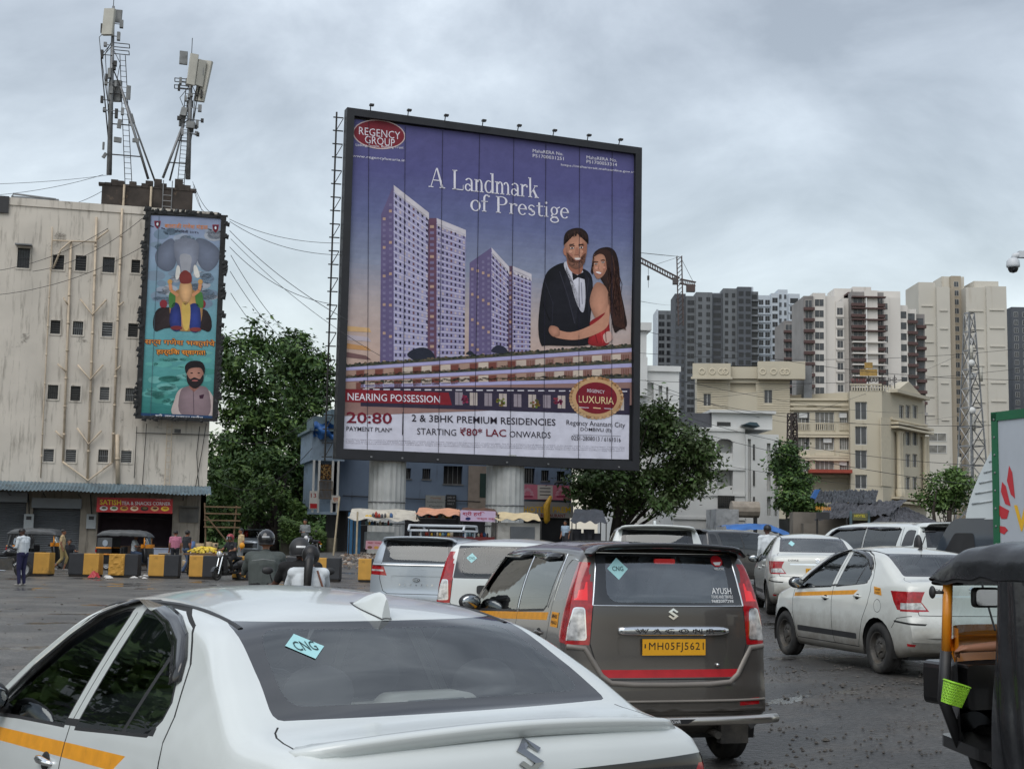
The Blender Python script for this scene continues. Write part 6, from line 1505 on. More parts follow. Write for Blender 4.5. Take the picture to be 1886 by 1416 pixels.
def stalls():
 F=STF
 def tarp(name,label,x0,x1,ytop,ybot,offb,offf,m,stall_parts,seg=22,wav=.06,cat='stall'):
  X=empty(name,F.o,F.yaw,label,cat);a=F.uv(x0,ytop,offb)[0];d=F.uv(x1,ytop,offb)[0];a2,d2=F.uv(x0-8,ybot,offf)[0],F.uv(x1+10,ybot,offf)[0]
  zt=F.uv((x0+x1)/2,ytop,offb)[1];zb=F.uv((x0+x1)/2,ybot,offf)[1];b=MB();b.smooth=True
  b.grid(seg,8,lambda u,v:((a+(d-a)*u)*(1-v)+(a2+(d2-a2)*u)*v,-offb-(offf-offb)*v,zt+(zb-zt)*v-.10*math.sin(PI*v)+wav*math.sin(u*23+v*2)*v+.03*math.sin(u*11+v*9)))
  b.build('awning',m,X,fix=False)
  for u,of in((a2+.1,offf),(d2-.1,offf),(a+.1,offb),(d-.1,offb)):t=MB();t.tube([(u,-of,0),(u,-of,zb if of==offf else zt)],.028,6);t.build('pole',M_IRON,X)
  stall_parts(X,a2,d2,offf,zb);return X
 tw=mat('grimy_white_tarp',S(196,190,176),.6,var=.12,vscale=2,stain=S(96,90,82),stain_scale=2.2,stain_lo=.55);tc=mat('cream_sheet',S(206,188,150),.6,var=.1);th=mat('orange_tarp',S(206,150,120),.6,var=.2,vscale=2)
 rr=random.Random(12)
 def goods(X,a,d,y,z,n=18,cols=((150,60,50),(200,190,170),(60,90,130),(210,170,60),(80,80,84),(120,150,160))):
  for i in range(n):
   u=a+(d-a)*(i+.5)/n;h=rr.uniform(.12,.32);m=MB();m.cc=S(*rr.choice(cols));r=rr.uniform(.05,.1);m.smooth=True
   m.lathe([(0.001,z),(r,z),(r*.95,z+h*.75),(r*.4,z+h*.85),(r*.4,z+h),(0.001,z+h)],(u,y,0),'z',8);m.build('jar',M_MANY,X,col=True)
 def p1(X,a,d,of,zb):
  r=F.rect(676,960,726,998,of-.4);m=MB();m.box(r[0],r[2],-of+.3,-of+1.2,0.35,1.15);m.build('counter',mat('worn_steel',S(120,124,124),.45,.4,var=.2),X)
  for z in(1.45,1.8):m=MB();m.box(r[0]-.2,r[2]+.4,-of+.8,-of+1.1,z,z+.03);m.build('shelf',M_GALV,X)
  goods(X,r[0],r[2],-of+.95,1.48,10);goods(X,r[0],r[2],-of+.95,1.83,9)
  A=Art(F,of-.2,.004);A.poly([(674,995),(724,996.5),(723,1012),(673,1011)],S(196,150,160),0);A.text('चहा नाश्ता सेंटर',(677,1002),(721,1003.5),5.5,S(150,30,50),1,.012)
  for k in range(4):A.ellipse(681+k*12,1007.5+k*.3,4.6,2.6,rr.choice((S(220,200,150),S(200,150,70),S(120,80,60))),1,10)
  A.build('banner',M_PRINT2,X)
  m=MB();m.box(a,d,1.0-of*0,1.05,0,2.2)if False else None
  m=MB();m.box(F.uv(640,1000,.3)[0],F.uv(662,1000,.3)[0],-.6,-.3,0,2.1);m.build('blue_board',mat('blue_panel',S(60,110,150),.6,var=.2),X)
 tarp('tea_stall','tea stall under a grimy white tarpaulin with a pink banner on its counter',648,765,938,957,.7,3.0,tw,p1)
 def p2(X,a,d,of,zb):
  m=MB();m.box(a+.3,d-.3,-of+.3,-of+1.3,0,1.0);m.build('counter',mat('dark_wood',S(66,50,42),.7,var=.3),X);goods(X,a+.4,d-.4,-of+.8,1.0,12);goods(X,a+.2,d-.2,-of+1.2,1.9,12)
  m=MB();m.box(a+.2,d-.2,-of+1.0,-of+1.35,1.86,1.9);m.build('shelf',M_GALV,X)
 tarp('snack_stall','snack stall under a faded orange sheet in front of the blue wall',772,846,936,948,.7,2.2,th,p2)
 def p3(X,a,d,of,zb):
  A=Art(F,of+.15,.004);A.poly([(848,939),(913,941.5),(912,961),(848,959)],S(196,176,202),0);A.text('श्री हरि',(852,951),(893,952),10,S(160,34,60),1,.015);A.text('नाश्ता वडा',(878,958),(911,959),5,S(160,34,60),1,.012);A.ellipse(862,955,5,3,S(40,40,90),1,10)
  A.build('banner',M_PRINT2,X);m=MB();m.box(a+.2,d-.2,-of+.3,-of+1.3,0,1.0);m.build('counter',mat('red_counter',S(110,40,40),.6,var=.25),X);goods(X,a+.4,d-.4,-of+.7,1.0,9)
 tarp('juice_stall','stall with a lilac banner of red writing between two awnings',852,912,936,946,.6,2.2,mat('brown_sheet',S(90,62,50),.7,var=.3),p3)
 def p4(X,a,d,of,zb):
  s=MB();n=22;aa,dd=F.uv(940,975,of-.3)[0],F.uv(985,975,of-.3)[0]
  m=MB();m.box(F.uv(916,975,of-.4)[0],F.uv(994,975,of-.4)[0],-of+.35,-of+1.6,0,zb-.15);m.build('cabin',mat('cabin_white',S(170,168,162),.6,var=.12,stain=S(110,104,96),stain_scale=2),X)
  for k in range(n):z=.4+(zb-.75)*k/n;s.box(aa,dd,-of+.29,-of+.34,z,z+.07)
  s.build('roller_shutter',M_SHUT,X)
 tarp('shuttered_stall','shuttered white stall under a sloping cream roof sheet',918,990,944,957,1.0,2.6,tc,p4)
 def p5(X,a,d,of,zb):
  for k in range(5):m=MB();u=a+.3+(d-a-.6)*k/4;m.box(u-.25,u+.25,-of+.9,-of+1.2,0,1.3+.2*(k%2));m.build('crate_stack',mat('dim_goods',S(44,44,50),.8,var=.5,vscale=3),X)
 tarp('lean_to','dark lean-to shed beside the hotel entrance',1058,1110,938,962,.4,2.4,mat('dark_sheet',S(62,66,72),.6,var=.25),p5)
 for(x,y0,y1,lean)in((614,915,1023,.2),(656,945,1026,0)):
  a=F.uv(x,y1,3.4);m=MB();m.tube([(0,0,0),(lean,0,F.uv(x,y0,3.4)[1]-F.uv(x,y1,3.4)[1])],.045,6);o=m.build('bamboo_pole',mat('bamboo',S(170,156,130),.7,var=.2));o.location=(F.o+F.ux*a[0]+F.n*3.4);tag(o,'slim leaning pole left of the tea stall' if lean else 'slim upright pole at the tea stall corner','pole')
 g=MB();rr2=random.Random(6)
 for i in range(420):
  p=on_ground(rr2.uniform(618,700),rr2.uniform(1050,1062));p.y+=rr2.uniform(0,9);p.z=gz(p.x,p.y);r=rr2.uniform(.04,.13);g.cc=S(*rr2.choice(((130,120,108),(90,84,78),(160,150,140),(104,82,66))));k=len(g.v)
  for q in((1,0,0),(0,1,0),(-1,0,0),(0,-1,0),(0,0,1)):g.v.append((p.x+q[0]*r*rr2.uniform(.6,1.4),p.y+q[1]*r*rr2.uniform(.6,1.4),p.z+q[2]*r*.7))
  for q in((0,1,4),(1,2,4),(2,3,4),(3,0,4)):g.face([k+t for t in q])
 tag(g.build('rubble',M_MANY,col=True,fix=False),kind='stuff')
stalls()
# buildings on the right
def window_unit(parent,w,h,m=M_DARKPANE,frame=None,mull=1,name='window',d=.06):
 b=MB();b.box(-w/2,w/2,0,d,0,h);b.cm=1;f=.05
 for(a,c,e,g)in((-w/2-f,-w/2,-f,h+f),(w/2,w/2+f,-f,h+f),(-w/2,w/2,h,h+f),(-w/2,w/2,-f,0)):b.box(a,c,-.04,d,e,g)
 for k in range(1,mull+1):x=-w/2+w*k/(mull+1);b.box(x-.025,x+.025,-.025,0,0,h)
 return b.build(name,[m,frame or M_WHITEP],parent)
M_DIMW=mat('shaded_window',(0.05,0.054,0.06),.25,var=.5,vscale=.9,spec=.6)
M_CURT=mat('curtained_window',S(118,116,110),.4,var=.45,vscale=1.6)
def white_house():
 F=Facade((atY(1240,1000,92).x,92,0),R_(4));u=lambda x,y=860,o=0:F.uv(x,y,o)[0];z=lambda y,x=1340,o=0:F.uv(x,y,o)[1]
 X=empty('white_house',F.o,F.yaw,'white four storey house with arched balconies behind the near tree','building')
 zt=z(788);b=MB()
 arch=[(u(1283),z(915),u(1309),z(810)),(u(1320),z(850),u(1350),z(808)),(u(1320),z(912),u(1350),z(865))]
 wall_holes(b,u(1240),u(1372),0,zt,arch[1:]+[arch[0]],.9,back=True);block(b,u(1240),u(1372),0,10,0,zt,front=False)
 b.build('wall',M_WHITEP,X,fix=False)
 b=MB();x0,x1=u(1372),u(1432)
 wall_holes(b,x0,x1,0,zt-.4,[(u(1375),z(945),u(1381),z(808)),(u(1410),z(852),u(1417),z(815)),(u(1424),z(852),u(1429),z(815)),(u(1410),z(903),u(1417),z(868)),(u(1424),z(903),u(1429),z(868)),(u(1410),z(948),u(1417),z(915)),(u(1424),z(948),u(1429),z(915))],.35,y=-.35,back=True);block(b,x0,x1,-.35,9,0,zt-.4,front=False);b.build('wing',M_WHITEP,X,fix=False)
 b=MB();b.box(u(1315),u(1427),.6,8,zt,z(757));b.box(u(1310),u(1432),.3,8.2,z(759),z(754));b.build('roof_room',M_WHITEP,X)
 b=MB();b.box(u(1268),u(1314),.8,6,zt,z(760));b.build('grey_roof_room',mat('slate_panel',S(78,80,86),.7,var=.1),X)
 b=MB();b.box(u(1324),u(1349),.55,.6,z(783),z(776));b.build('roof_vent',M_DARKPANE,X)
 b=MB();b.prism([(u(1366),z(782)),(u(1394),z(786)),(u(1388),z(779)),(u(1376),z(778))],-.9,.55);b.build('small_roof',mat('teal_roof',S(52,74,84),.6),X)
 for zz in(z(863),z(911),zt-.15,z(955)):b=MB();b.box(u(1240),u(1372)-.02,-.10,-.002,zz-.09,zz+.09);b.build('string_course',M_WHITEP,X)
 for i,(a,c,d,e)in enumerate(arch):
  g=MB();n=14;g.poly([(a,-.03,e)]+[((a+d)/2+(d-a)/2*math.cos(PI-PI*k/n),-.03,e-(d-a)*.28+(d-a)*.28*math.sin(PI*k/n))for k in range(n+1)]+[(d,-.03,e)])if i<2 else None
  if i<2:g.build('arch_head',M_WHITEP,X,fix=False)
  g=MB();g.box(a,d,.15,.2,c,c+(e-c)*.38);g.build('balcony_panel',M_WHITEP,X)
 r=(u(1322),z(935),u(1352),z(913));g=MB()
 for k in range(7):zz=r[1]+(r[3]-r[1])*k/6;g.tube([(r[0],-.1,zz),(r[2],-.1,zz)],.02,4)
 for k in range(9):uu=r[0]+(r[2]-r[0])*k/8;g.tube([(uu,-.1,r[1]),(uu,-.1,r[3])],.02,4)
 g.build('window_grille',M_IRON,X);g=MB();g.box(r[0],r[2],-.06,-.002,r[1],r[3]);g.build('window',M_DARKPANE,X)
 for k,(y0,y1)in enumerate(((818,846),(866,894),(914,944))):
  g=MB();n=12
  for q in range(n):zz=z(y1)+(z(y0)-z(y1))*q/n;g.box(u(1384.5),u(1387.5),-.41,-.352,zz,zz+.09)
  g.build('vent_column',M_IRON,X)
 b=MB();b.box(u(1295),u(1335),-4,-1,0,z(940));b.build('annexe',mat('stained_white',S(176,178,180),.8,var=.15,stain=S(96,96,96),stain_scale=1.2,stain_lo=.5),X)
 t=empty('water_tank',(F.o+F.ux*u(1352)+F.n*3),F.yaw,'small sheet covered tank on posts in front of the white house','tank');zz=z(953)
 b=MB();b.smooth=False;b.tube([(-.9,0,zz+.5),(.9,0,zz+.5)],.55,12);b.build('drum',mat('beige_drum',S(160,150,138),.6,var=.2),t)
 for sx in(-.7,.7):b=MB();b.box(sx-.06,sx+.06,-.3,.3,0,zz);b.build('post',M_IRON,t)
 F2=Facade((atY(1170,1000,100).x,100,0),R_(3));u=lambda x,y=700:F2.uv(x,y)[0];z=lambda y,x=1210:F2.uv(x,y)[1]
 X=empty('white_house',F2.o,F2.yaw,'white corner house with tall narrow windows right behind the billboard','building')
 b=MB();hs=[(u(1186),z(738),u(1204),z(705)),(u(1213),z(745),u(1220),z(710)),(u(1227),z(762),u(1231),z(712))]
 wall_holes(b,u(1130),u(1251),0,z(676),hs,.4,back=True);block(b,u(1130),u(1251),0,9,0,z(676),front=False);b.build('wall',M_WHITEP,X,fix=False)
 b=MB();b.box(u(1130),u(1190),-.6,7,z(730),z(660));b.box(u(1130),u(1196),-.9,7.2,z(612),z(598));b.box(u(1130),u(1188),-.6,7,z(660),z(612));b.build('stair_tower',M_WHITEP,X)
 b=MB();b.box(u(1180),u(1253),-.2,-.002,z(684),z(674));b.build('cornice',M_WHITEP,X)
 for yy in(770,778):b=MB();b.box(u(1130),u(1205),-.5,-.003,z(yy+3),z(yy));b.build('ledge',M_WHITEP,X)
 b=MB();n=8
 for k in range(n):b.box(u(1155),u(1172),-.1,-.004,z(905)+(z(868)-z(905))*k/n,z(905)+(z(868)-z(905))*(k+.5)/n)
 b.build('vent',M_IRON,X)
white_house()
def hotel():
 cr=S(188,180,161);M_H=mat('cream_hotel_plaster',cr,.85,var=.07,vscale=.3,stain=S(140,122,92),stain_scale=.5,stain_lo=.6,streak=True)
 M_H2=mat('pale_hotel_trim',S(200,190,168),.8,var=.05);M_H3=mat('peach_hotel_plaster',S(196,168,134),.85,var=.06)
 F=Facade((atY(1275,1000,118).x,118,0),R_(-7));u=lambda x,y=800,o=0:F.uv(x,y,o)[0];z=lambda y,x=1450,o=0:F.uv(x,y,o)[1]
 X=empty('hotel',F.o,F.yaw,'large cream hotel with a pediment and rows of curtained windows','building')
 zt=z(672);b=MB();hs=[F.rect(1296,725,1309,747),F.rect(1408,718,1422,742)]
 wall_holes(b,u(1283),u(1455),0,z(692),hs+[F.rect(1345,705,1392,722)],.4,back=True);block(b,u(1283),u(1455),0,12,0,zt-.1,front=False);b.box(u(1275),u(1345),-.9,-.001,z(698),zt);b.box(u(1395),u(1482),-.9,-.001,z(700),z(668));b.box(u(1345),u(1395),-.25,-.002,z(698),zt-.2);b.box(u(1272),u(1348),-1.0,-.9,z(701),z(697));b.build('tower',M_H,X,fix=False)
 for x0,x1 in((1283,1340),(1395,1455)):
  b=MB();n=14
  for k in range(n):
   zz=z(760)+(z(702)-z(760))*k/n;h_=[h for h in hs if h[0]<u(x1)and h[2]>u(x0)and h[1]-.15<zz<h[3]+.05]
   for(q0,q1)in([(u(x0),u(x1))]if not h_ else[(u(x0),h_[0][0]-.1),(h_[0][2]+.1,u(x1))]):b.box(q0,q1,-.05,-.003,zz,zz+.12)
  b.build('banding',M_H2,X)
 for px in(1293,1312,1329,1336,1405,1425,1442,1449):b=MB();b.smooth=True;b.lathe([(.18,0),(.24,-.05),(.30,0)],(u(px,687,.95),-.93,z(687)),'y',14);b.build('ornament',M_H2,X)
 for a,c,d,e in hs:g=window_unit(X,d-a,e-c,M_DIMW,None,1);g.location=((a+d)/2,.2,c)
 b=MB();b.box(u(1482),u(1497),.5,8,0,z(672));b.build('grey_side',mat('grey_side_wall',S(120,122,124),.8,var=.1),X)
 a0,a1=u(1455),u(1565);zt=z(735,1500);rows=[(760,792),(806,828),(848,868)];cols=[(1462,1492),(1502,1537),(1547,1565)]
 hs=[F.rect(c0,y0-2,c1,y1)for(y0,y1)in rows for(c0,c1)in cols];lo=F.rect(1462,870+8,1565,902)
 b=MB();wall_holes(b,a0,a1,0,zt,hs+[lo],.5,back=True,y=.3);block(b,a0,a1,.3,14,0,zt,front=False);b.build('front_wall',M_H,X,fix=False)
 for i,(a,c,d,e)in enumerate(hs):
  g=window_unit(X,d-a-.1,e-c-.1,M_CURT,M_WHITEP,3);g.location=((a+d)/2,.5,c+.05)
  k=MB();n=10
  if i<3:
   for q in range(n):k.tube([(a+(d-a)*q/(n-1),.25,c),(a+(d-a)*q/(n-1),.25,c+.55)],.05,4)
   k.box(a,d,.18,.30,c+.55,c+.65)
  else:k.box(a,d,.18,.30,c-.5,c-.28)
  k.build('balustrade' if i<3 else 'sill_panel',M_H2,X)
  if i%2==0:k=MB();k.box(d-.9,d-.2,.3,.5,e-.5,e-.1);k.build('cooling_unit',M_WHITEP,X)
 for yy in(735,745,753,798,803,841,846):zz=z(yy,1510);b=MB();b.box(a0,a1,.1,.298,zz-.09,zz+.09);b.build('string_course',M_H2,X)
 for yy in(747,):
  for x in(1462,1505,1550):r=F.rect(x,744,x+24,750);b=MB();b.box(r[0],r[2],.2,.297,r[1],r[3]);b.build('wall_panel',M_H2,X)
 b=MB();b.box(u(1488),a1,-1.6,.299,z(872,1520),z(866,1520));b.build('red_canopy',mat('red_canopy',S(150,62,46),.7,var=.1),X)
 c0,c1=u(1567),u(1595);zt2=z(722,1590);hs=[F.rect(1575,y0,1597,y1,.8)for(y0,y1)in((740,773),(785,819),(829,863),(874,900))]
 b=MB();b2=u(1625,800,.8);wall_holes(b,u(1566,800,.8),b2,0,zt2,hs,.4,y=-.8,back=True);block(b,u(1566,800,.8),b2,-.8,12,0,zt2,front=False)
 for k in range(16):q=u(1568,730,.8)+k*.22;b.box(q,q+.1,-.85,-.75,zt2,zt2+.5)
 b.box(u(1566,800,.8),b2,-.9,-.7,zt2+.5,zt2+.62);b.build('corner_bay',M_H,X,fix=False)
 for a,c,d,e in hs:g=window_unit(X,d-a-.1,e-c-.1,M_DIMW,M_WHITEP,1);g.location=((a+d)/2,-.6,c+.05)
 pc=F.o+F.ux*b2+F.n*.8;d_=atY(1700,1000,122.5);G=Facade((pc.x,pc.y,0),math.atan2(d_.y-pc.y,d_.x-pc.x));Xs=empty('hotel_wing');Xs.parent=X
 Xs.matrix_parent_inverse=Matrix.Identity(4);rel=Matrix.Rotation(-F.yaw,4,'Z')@Matrix.Translation(Vector((G.o.x,G.o.y,0))-Vector((F.o.x,F.o.y,0)));Xs.matrix_local=rel@Matrix.Rotation(G.yaw,4,'Z')
 g=lambda x,y=800,o=0:G.uv(x,y,o)[0];gz_=lambda y,x=1660,o=0:G.uv(x,y,o)[1]
 wins=[G.rect(x0,y0,x0+9,y1)for(y0,y1)in((746,770),(795,820),(836,860),(878,901))for x0 in(1656,1668,1681)]
 b=MB();u1=g(1704);wall_holes(b,0,u1,0,gz_(728),wins,.3,back=True);block(b,0,u1,0,10,0,gz_(728),front=False)
 b.prism([(g(1642),gz_(727)),(g(1699),gz_(727)),(g(1668),gz_(701))],-.35,.6);b.box(g(1640),g(1700),-.7,-.002,gz_(728),gz_(722));b.build('wing_wall',M_H,Xs,fix=False)
 for(a,c,d,e)in wins:w=window_unit(Xs,d-a-.05,e-c-.05,M_DIMW,M_WHITEP,1);w.location=((a+d)/2,.15,c)
 for x in(1648,1652,1696,1700):b=MB();b.smooth=True;q=g(x);b.lathe([(.30,gz_(915)),(.32,gz_(905)),(.22,gz_(900)),(.20,gz_(800)),(.32,gz_(797))],(q,-.35,0),'z',10);b.build('column',M_H2,Xs)
 for yy in(783,790,918,926,775):b=MB();b.box(g(1640),u1+.2,-.75 if yy>780 else-.2,-.003,gz_(yy+2),gz_(yy-2));b.build('cornice',M_H2,Xs)
 for(x0,x1)in((1615+8,1640),):r=G.rect(1622,770,1640,895);b=MB();b.box(r[0],r[2],-.06,-.002,r[1],r[3]);b.build('wall_panel',M_H2,Xs)
 Z=empty('roof_sign',F.o,F.yaw,'rooftop sign letters seen from behind on the cream hotel','sign');bk=mat('sign_back',S(46,40,42),.6,var=.1)
 def back(t,x0,x1,y,h,m,off=-2.0):
  me=text_mesh(t,1.0,.01);bx=text_bounds(me);A0=F.uv(x0,y,off);A1=F.uv(x1,y,off);hh=F.uv(x0,y-h,off)[1]-A0[1];b=MB()
  for v in me.vertices:s=1-(v.co.x-bx[0])/(bx[2]-bx[0]);b.v.append((A0[0]+(A1[0]-A0[0])*s,-off,A0[1]+(v.co.y-bx[1])/(bx[3]-bx[1])*hh))
  for f in me.polygons:b.face(f.vertices)
  bpy.data.meshes.remove(me);b.build('lettering',m,Z,fix=False)
 back('SHUBHAM',1596,1652,704,9,bk);back('GROUP OF',1567,1596,704,7,mat('red_sign_back',S(110,40,42),.6));back('HOTELS',1600,1640,713,6,bk)
 b=MB();r=F.rect(1584,680,1616,692,-2);b.box(r[0],r[2],2,2.15,r[1],r[3]);b.box(r[0]+.4,r[2]-.4,2,2.15,r[3]+.1,r[3]+.6);b.build('gold_panel',mat('gold_sign',S(150,120,60),.5,var=.3,vscale=3),Z)
 for px in(1575,1600,1625,1648):q=u(px,700,-2);b=MB();b.tube([(q,2.1,zt2-1),(q,2.1,z(690,1600,-2))],.05,4);b.build('sign_post',M_IRON,Z)
hotel()
def tower(label,Y,bays,zf,mats,floors_px,name='apartment_tower',group='high rise towers in the distance',haze=0):
 """bays: (x0, x1, ytop, push, kind); kinds: blank, win, balc, band, slit, frame"""
 xm=bays[0][0];F=Facade((atY(xm,1000,Y).x,Y,0),0.0);X=empty(name,F.o,0,label,'building',group);wc=[0];protos={}
 H=floors_px*Y/FPX
 stuff=MB();stuff.cm=0;used=0
 for(x0,x1,yt,push,kind,m)in bays:
  a=F.uv(x0,750)[0];d=F.uv(x1,750)[0];zt=F.uv((x0+x1)/2,yt)[1];b=MB();b.box(a,d,-push,14,0,zt)
  n=int((zt-14)/H)
  if kind in('win','balc','frame','slit'):
   for k in range(n):
    zz=zt-1.2-(k+1)*H+.25
    if kind=='frame':b.box(a,d,-push-.35,-push-.001,zz-.35,zz)
  if kind=='band':
   for k in range(n//2):zz=zt-2-(k+1)*H*2;b.box(a+.8,d-.8,-push-.30,-push-.001,zz,zz+.35)
  o=b.build('wall',m,X)
  if kind=='balc':
   for k in range(n):s_=MB();zz=zt-1.2-(k+1)*H+.25;s_.box(a-.1,d+.1,-push-1.2,-push-.002,zz-.1,zz+.7);s_.build('balcony',mats.get('balc',m)if k<n*.45 else mats.get('balc2',m),X)
  if kind in('win','balc','frame','slit'):
   wN=max(1,int(round((d-a)/(3.2 if kind!='slit' else 2.6))));ww=(d-a)/wN*(.70 if kind!='slit' else .46);hh=H*(.62 if kind!='slit' else .56)
   for k in range(n):
    for j in range(wN):
     zz=zt-1.2-(k+1)*H+.25+(.9 if kind=='balc' else .35);uu=a+(d-a)*(j+.5)/wN;y=-push-.03
     wm=mats.get('pane',M_DIMW)
     if used<96:
      key=(round(ww,2),round(hh,2),wm.name)
      if key not in protos:w=window_unit(X,ww,hh,wm,mats.get('frame'),1);protos[key]=w
      else:w=child_copy(protos[key],X)
      w.location=(uu,y,zz);used+=1
     else:stuff.cm=0;stuff.box(uu-ww/2,uu+ww/2,y-.02,y+.02,zz,zz+hh)
 if stuff.f:tag(stuff.build('windows',mats.get('pane',M_DIMW),X),kind='stuff')
 return X,F
def towers():
 gry=mat('raw_grey_concrete',S(108,112,116),.9,var=.12,vscale=.15,stain=S(84,88,92),stain_scale=.2,stain_lo=.5,streak=True);gry2=mat('dark_raw_concrete',S(84,88,94),.9,var=.12,vscale=.15)
 lgt=mat('pale_blue_render',S(184,192,200),.85,var=.05);wht=mat('off_white_render',S(208,204,198),.85,var=.05,vscale=.1,stain=S(160,152,140),stain_scale=.15,stain_lo=.6,streak=True);gls=mat('glassy_grey_bay',S(128,124,122),.6,var=.2,vscale=.2);brn=mat('brown_render',S(86,66,64),.85,var=.06);bge=mat('beige_render',S(192,188,178),.85,var=.05,vscale=.1,stain=S(160,148,128),stain_scale=.12,stain_lo=.6,streak=True);bgs=mat('darker_beige_render',S(160,150,134),.85,var=.05)  # gls is the grey glass of the balcony bays
 tower('small grey tower block left of the dark concrete tower',560,[(1210,1240,572,0,'win',gry),(1208,1211,570,.5,'blank',lgt)],3,{'pane':M_DARKPANE,'frame':gry},13.5)
 tower('unfinished dark grey concrete tower below the crane',520,[(1242,1262,541,0,'slit',gry2),(1262,1280,546,1,'win',gry),(1280,1310,540,2,'slit',gry),(1310,1330,541,.5,'win',gry2),(1330,1356,533,2,'slit',gry),(1356,1382,531,3,'win',gry2),(1382,1396,538,1,'balc',gry),(1305,1350,536,-4,'blank',lgt),(1366,1392,524,-5,'blank',lgt)],3,{'pane':M_DARKPANE,'frame':gry},14.3)
 tower('pale unfinished tower with open dark window bays',540,[(1396,1420,544,0,'frame',lgt),(1420,1434,541,1,'win',lgt),(1434,1452,533,-.5,'slit',lgt),(1452,1473,542,1,'frame',lgt)],3,{'pane':M_DARKPANE,'frame':lgt},15.2)
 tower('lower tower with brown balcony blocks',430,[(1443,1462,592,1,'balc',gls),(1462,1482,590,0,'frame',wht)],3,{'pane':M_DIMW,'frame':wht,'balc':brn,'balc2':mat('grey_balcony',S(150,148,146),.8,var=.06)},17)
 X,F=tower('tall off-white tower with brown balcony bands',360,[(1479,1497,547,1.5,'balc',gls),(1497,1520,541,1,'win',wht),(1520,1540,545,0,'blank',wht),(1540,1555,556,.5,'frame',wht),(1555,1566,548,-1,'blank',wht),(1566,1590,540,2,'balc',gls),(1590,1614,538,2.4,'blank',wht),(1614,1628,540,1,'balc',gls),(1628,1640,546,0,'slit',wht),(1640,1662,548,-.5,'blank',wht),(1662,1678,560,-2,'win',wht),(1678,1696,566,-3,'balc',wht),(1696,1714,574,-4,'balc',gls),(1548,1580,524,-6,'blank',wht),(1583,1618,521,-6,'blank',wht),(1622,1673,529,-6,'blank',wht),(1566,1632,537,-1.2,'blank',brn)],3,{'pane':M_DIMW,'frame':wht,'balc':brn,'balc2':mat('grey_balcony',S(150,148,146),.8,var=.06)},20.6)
 b=MB();a,d=F.uv(1591,750)[0],F.uv(1593,750)[0];b.box(a,d,-3.2,-2.4,0,F.uv(1592,552)[1]);b.build('white_pier',mat('white_render',S(222,222,220),.8,var=.03),X)
 a,d=F.uv(1566,750)[0],F.uv(1628,750)[0]
 for k in range(13):
  zz=F.uv(1600,552+k*20.6)[1];b=MB();b.box(a,d,-3.4,-2.0,zz,zz+.35);b.build('balcony_slab',brn if k<4 else wht,X)
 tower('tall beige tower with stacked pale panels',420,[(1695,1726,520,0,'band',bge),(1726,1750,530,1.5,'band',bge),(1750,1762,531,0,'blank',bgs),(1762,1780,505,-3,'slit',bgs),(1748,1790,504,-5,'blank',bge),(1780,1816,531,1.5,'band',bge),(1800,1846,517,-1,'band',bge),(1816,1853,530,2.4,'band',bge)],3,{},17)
 tower('dark slab tower cut by the picture edge',450,[(1867,1930,566,0,'slit',gry2)],3,{},15)
 X,F=tower('low beige block with shutters beside the hotel',190,[(1703,1748,782,0,'win',bge),(1690,1703,790,-1,'blank',bgs)],3,{'pane':M_CURT},22)
 rr=random.Random(5);
 Y=500;P=lambda x,y,d=0:atY(x,y,Y+d);base=P(1254,560);base.z=60
 C=empty('tower_crane',(base.x,base.y,0),0,'red brown tower crane above the unfinished tower','crane');ci=mat('crane_red',S(74,60,57),.6,var=.2);L=lambda v:v-Vector((base.x,base.y,0))
 def lattice(p,q,w,n,name,r=.16,m=ci,up=Vector((0,0,1))):
  p,q=L(p),L(q);d=(q-p).normalized();s=d.cross(Vector((0,1,.01))).normalized()*w/2;t=d.cross(s).normalized()*w/2;b=MB()
  for e in(s+t,s-t,-s+t,-s-t):b.tube([p+e,q+e],r,4)
  for k in range(n):
   a0=p+(q-p)*k/n;a1=p+(q-p)*(k+1)/n
   for e,f in((s+t,s-t),(-s+t,-s-t),(s+t,-s+t),(s-t,-s-t)):b.tube([a0+e,a1+f],r*.6,3)
  b.build(name,m,C)
 pz=P(1254,600);lattice(pz,P(1251,472),1.8,16,'mast');lattice(P(1250,516),P(1150,464),1.6,22,'jib',.2);lattice(P(1252,518),P(1281,524),1.6,7,'counter_jib',.2)
 b=MB();q=L(P(1272,527));b.box(q.x-1.6,q.x+1.6,-1,1,q.z-2.2,q.z+.5);b.build('counterweight',ci,C)
 b=MB();q=L(P(1244,518));b.box(q.x-1,q.x+1,-1,1,q.z-1.2,q.z+1.2);b.build('cab',mat('crane_cab',S(70,66,66),.5),C)
 b=MB();b.tube([L(P(1252,473)),L(P(1182,466))],.10,3);b.tube([L(P(1252,473)),L(P(1200,490))],.08,3);b.tube([L(P(1253,473)),L(P(1278,522))],.10,3);b.tube([L(P(1194,488)),L(P(1194,530))],.10,3);b.box(*(lambda v:(v.x-.4,v.x+.4,-.4,.4,v.z-.8,v.z+.8))(L(P(1194,512))));b.build('stay_cable',M_IRON,C)
towers()
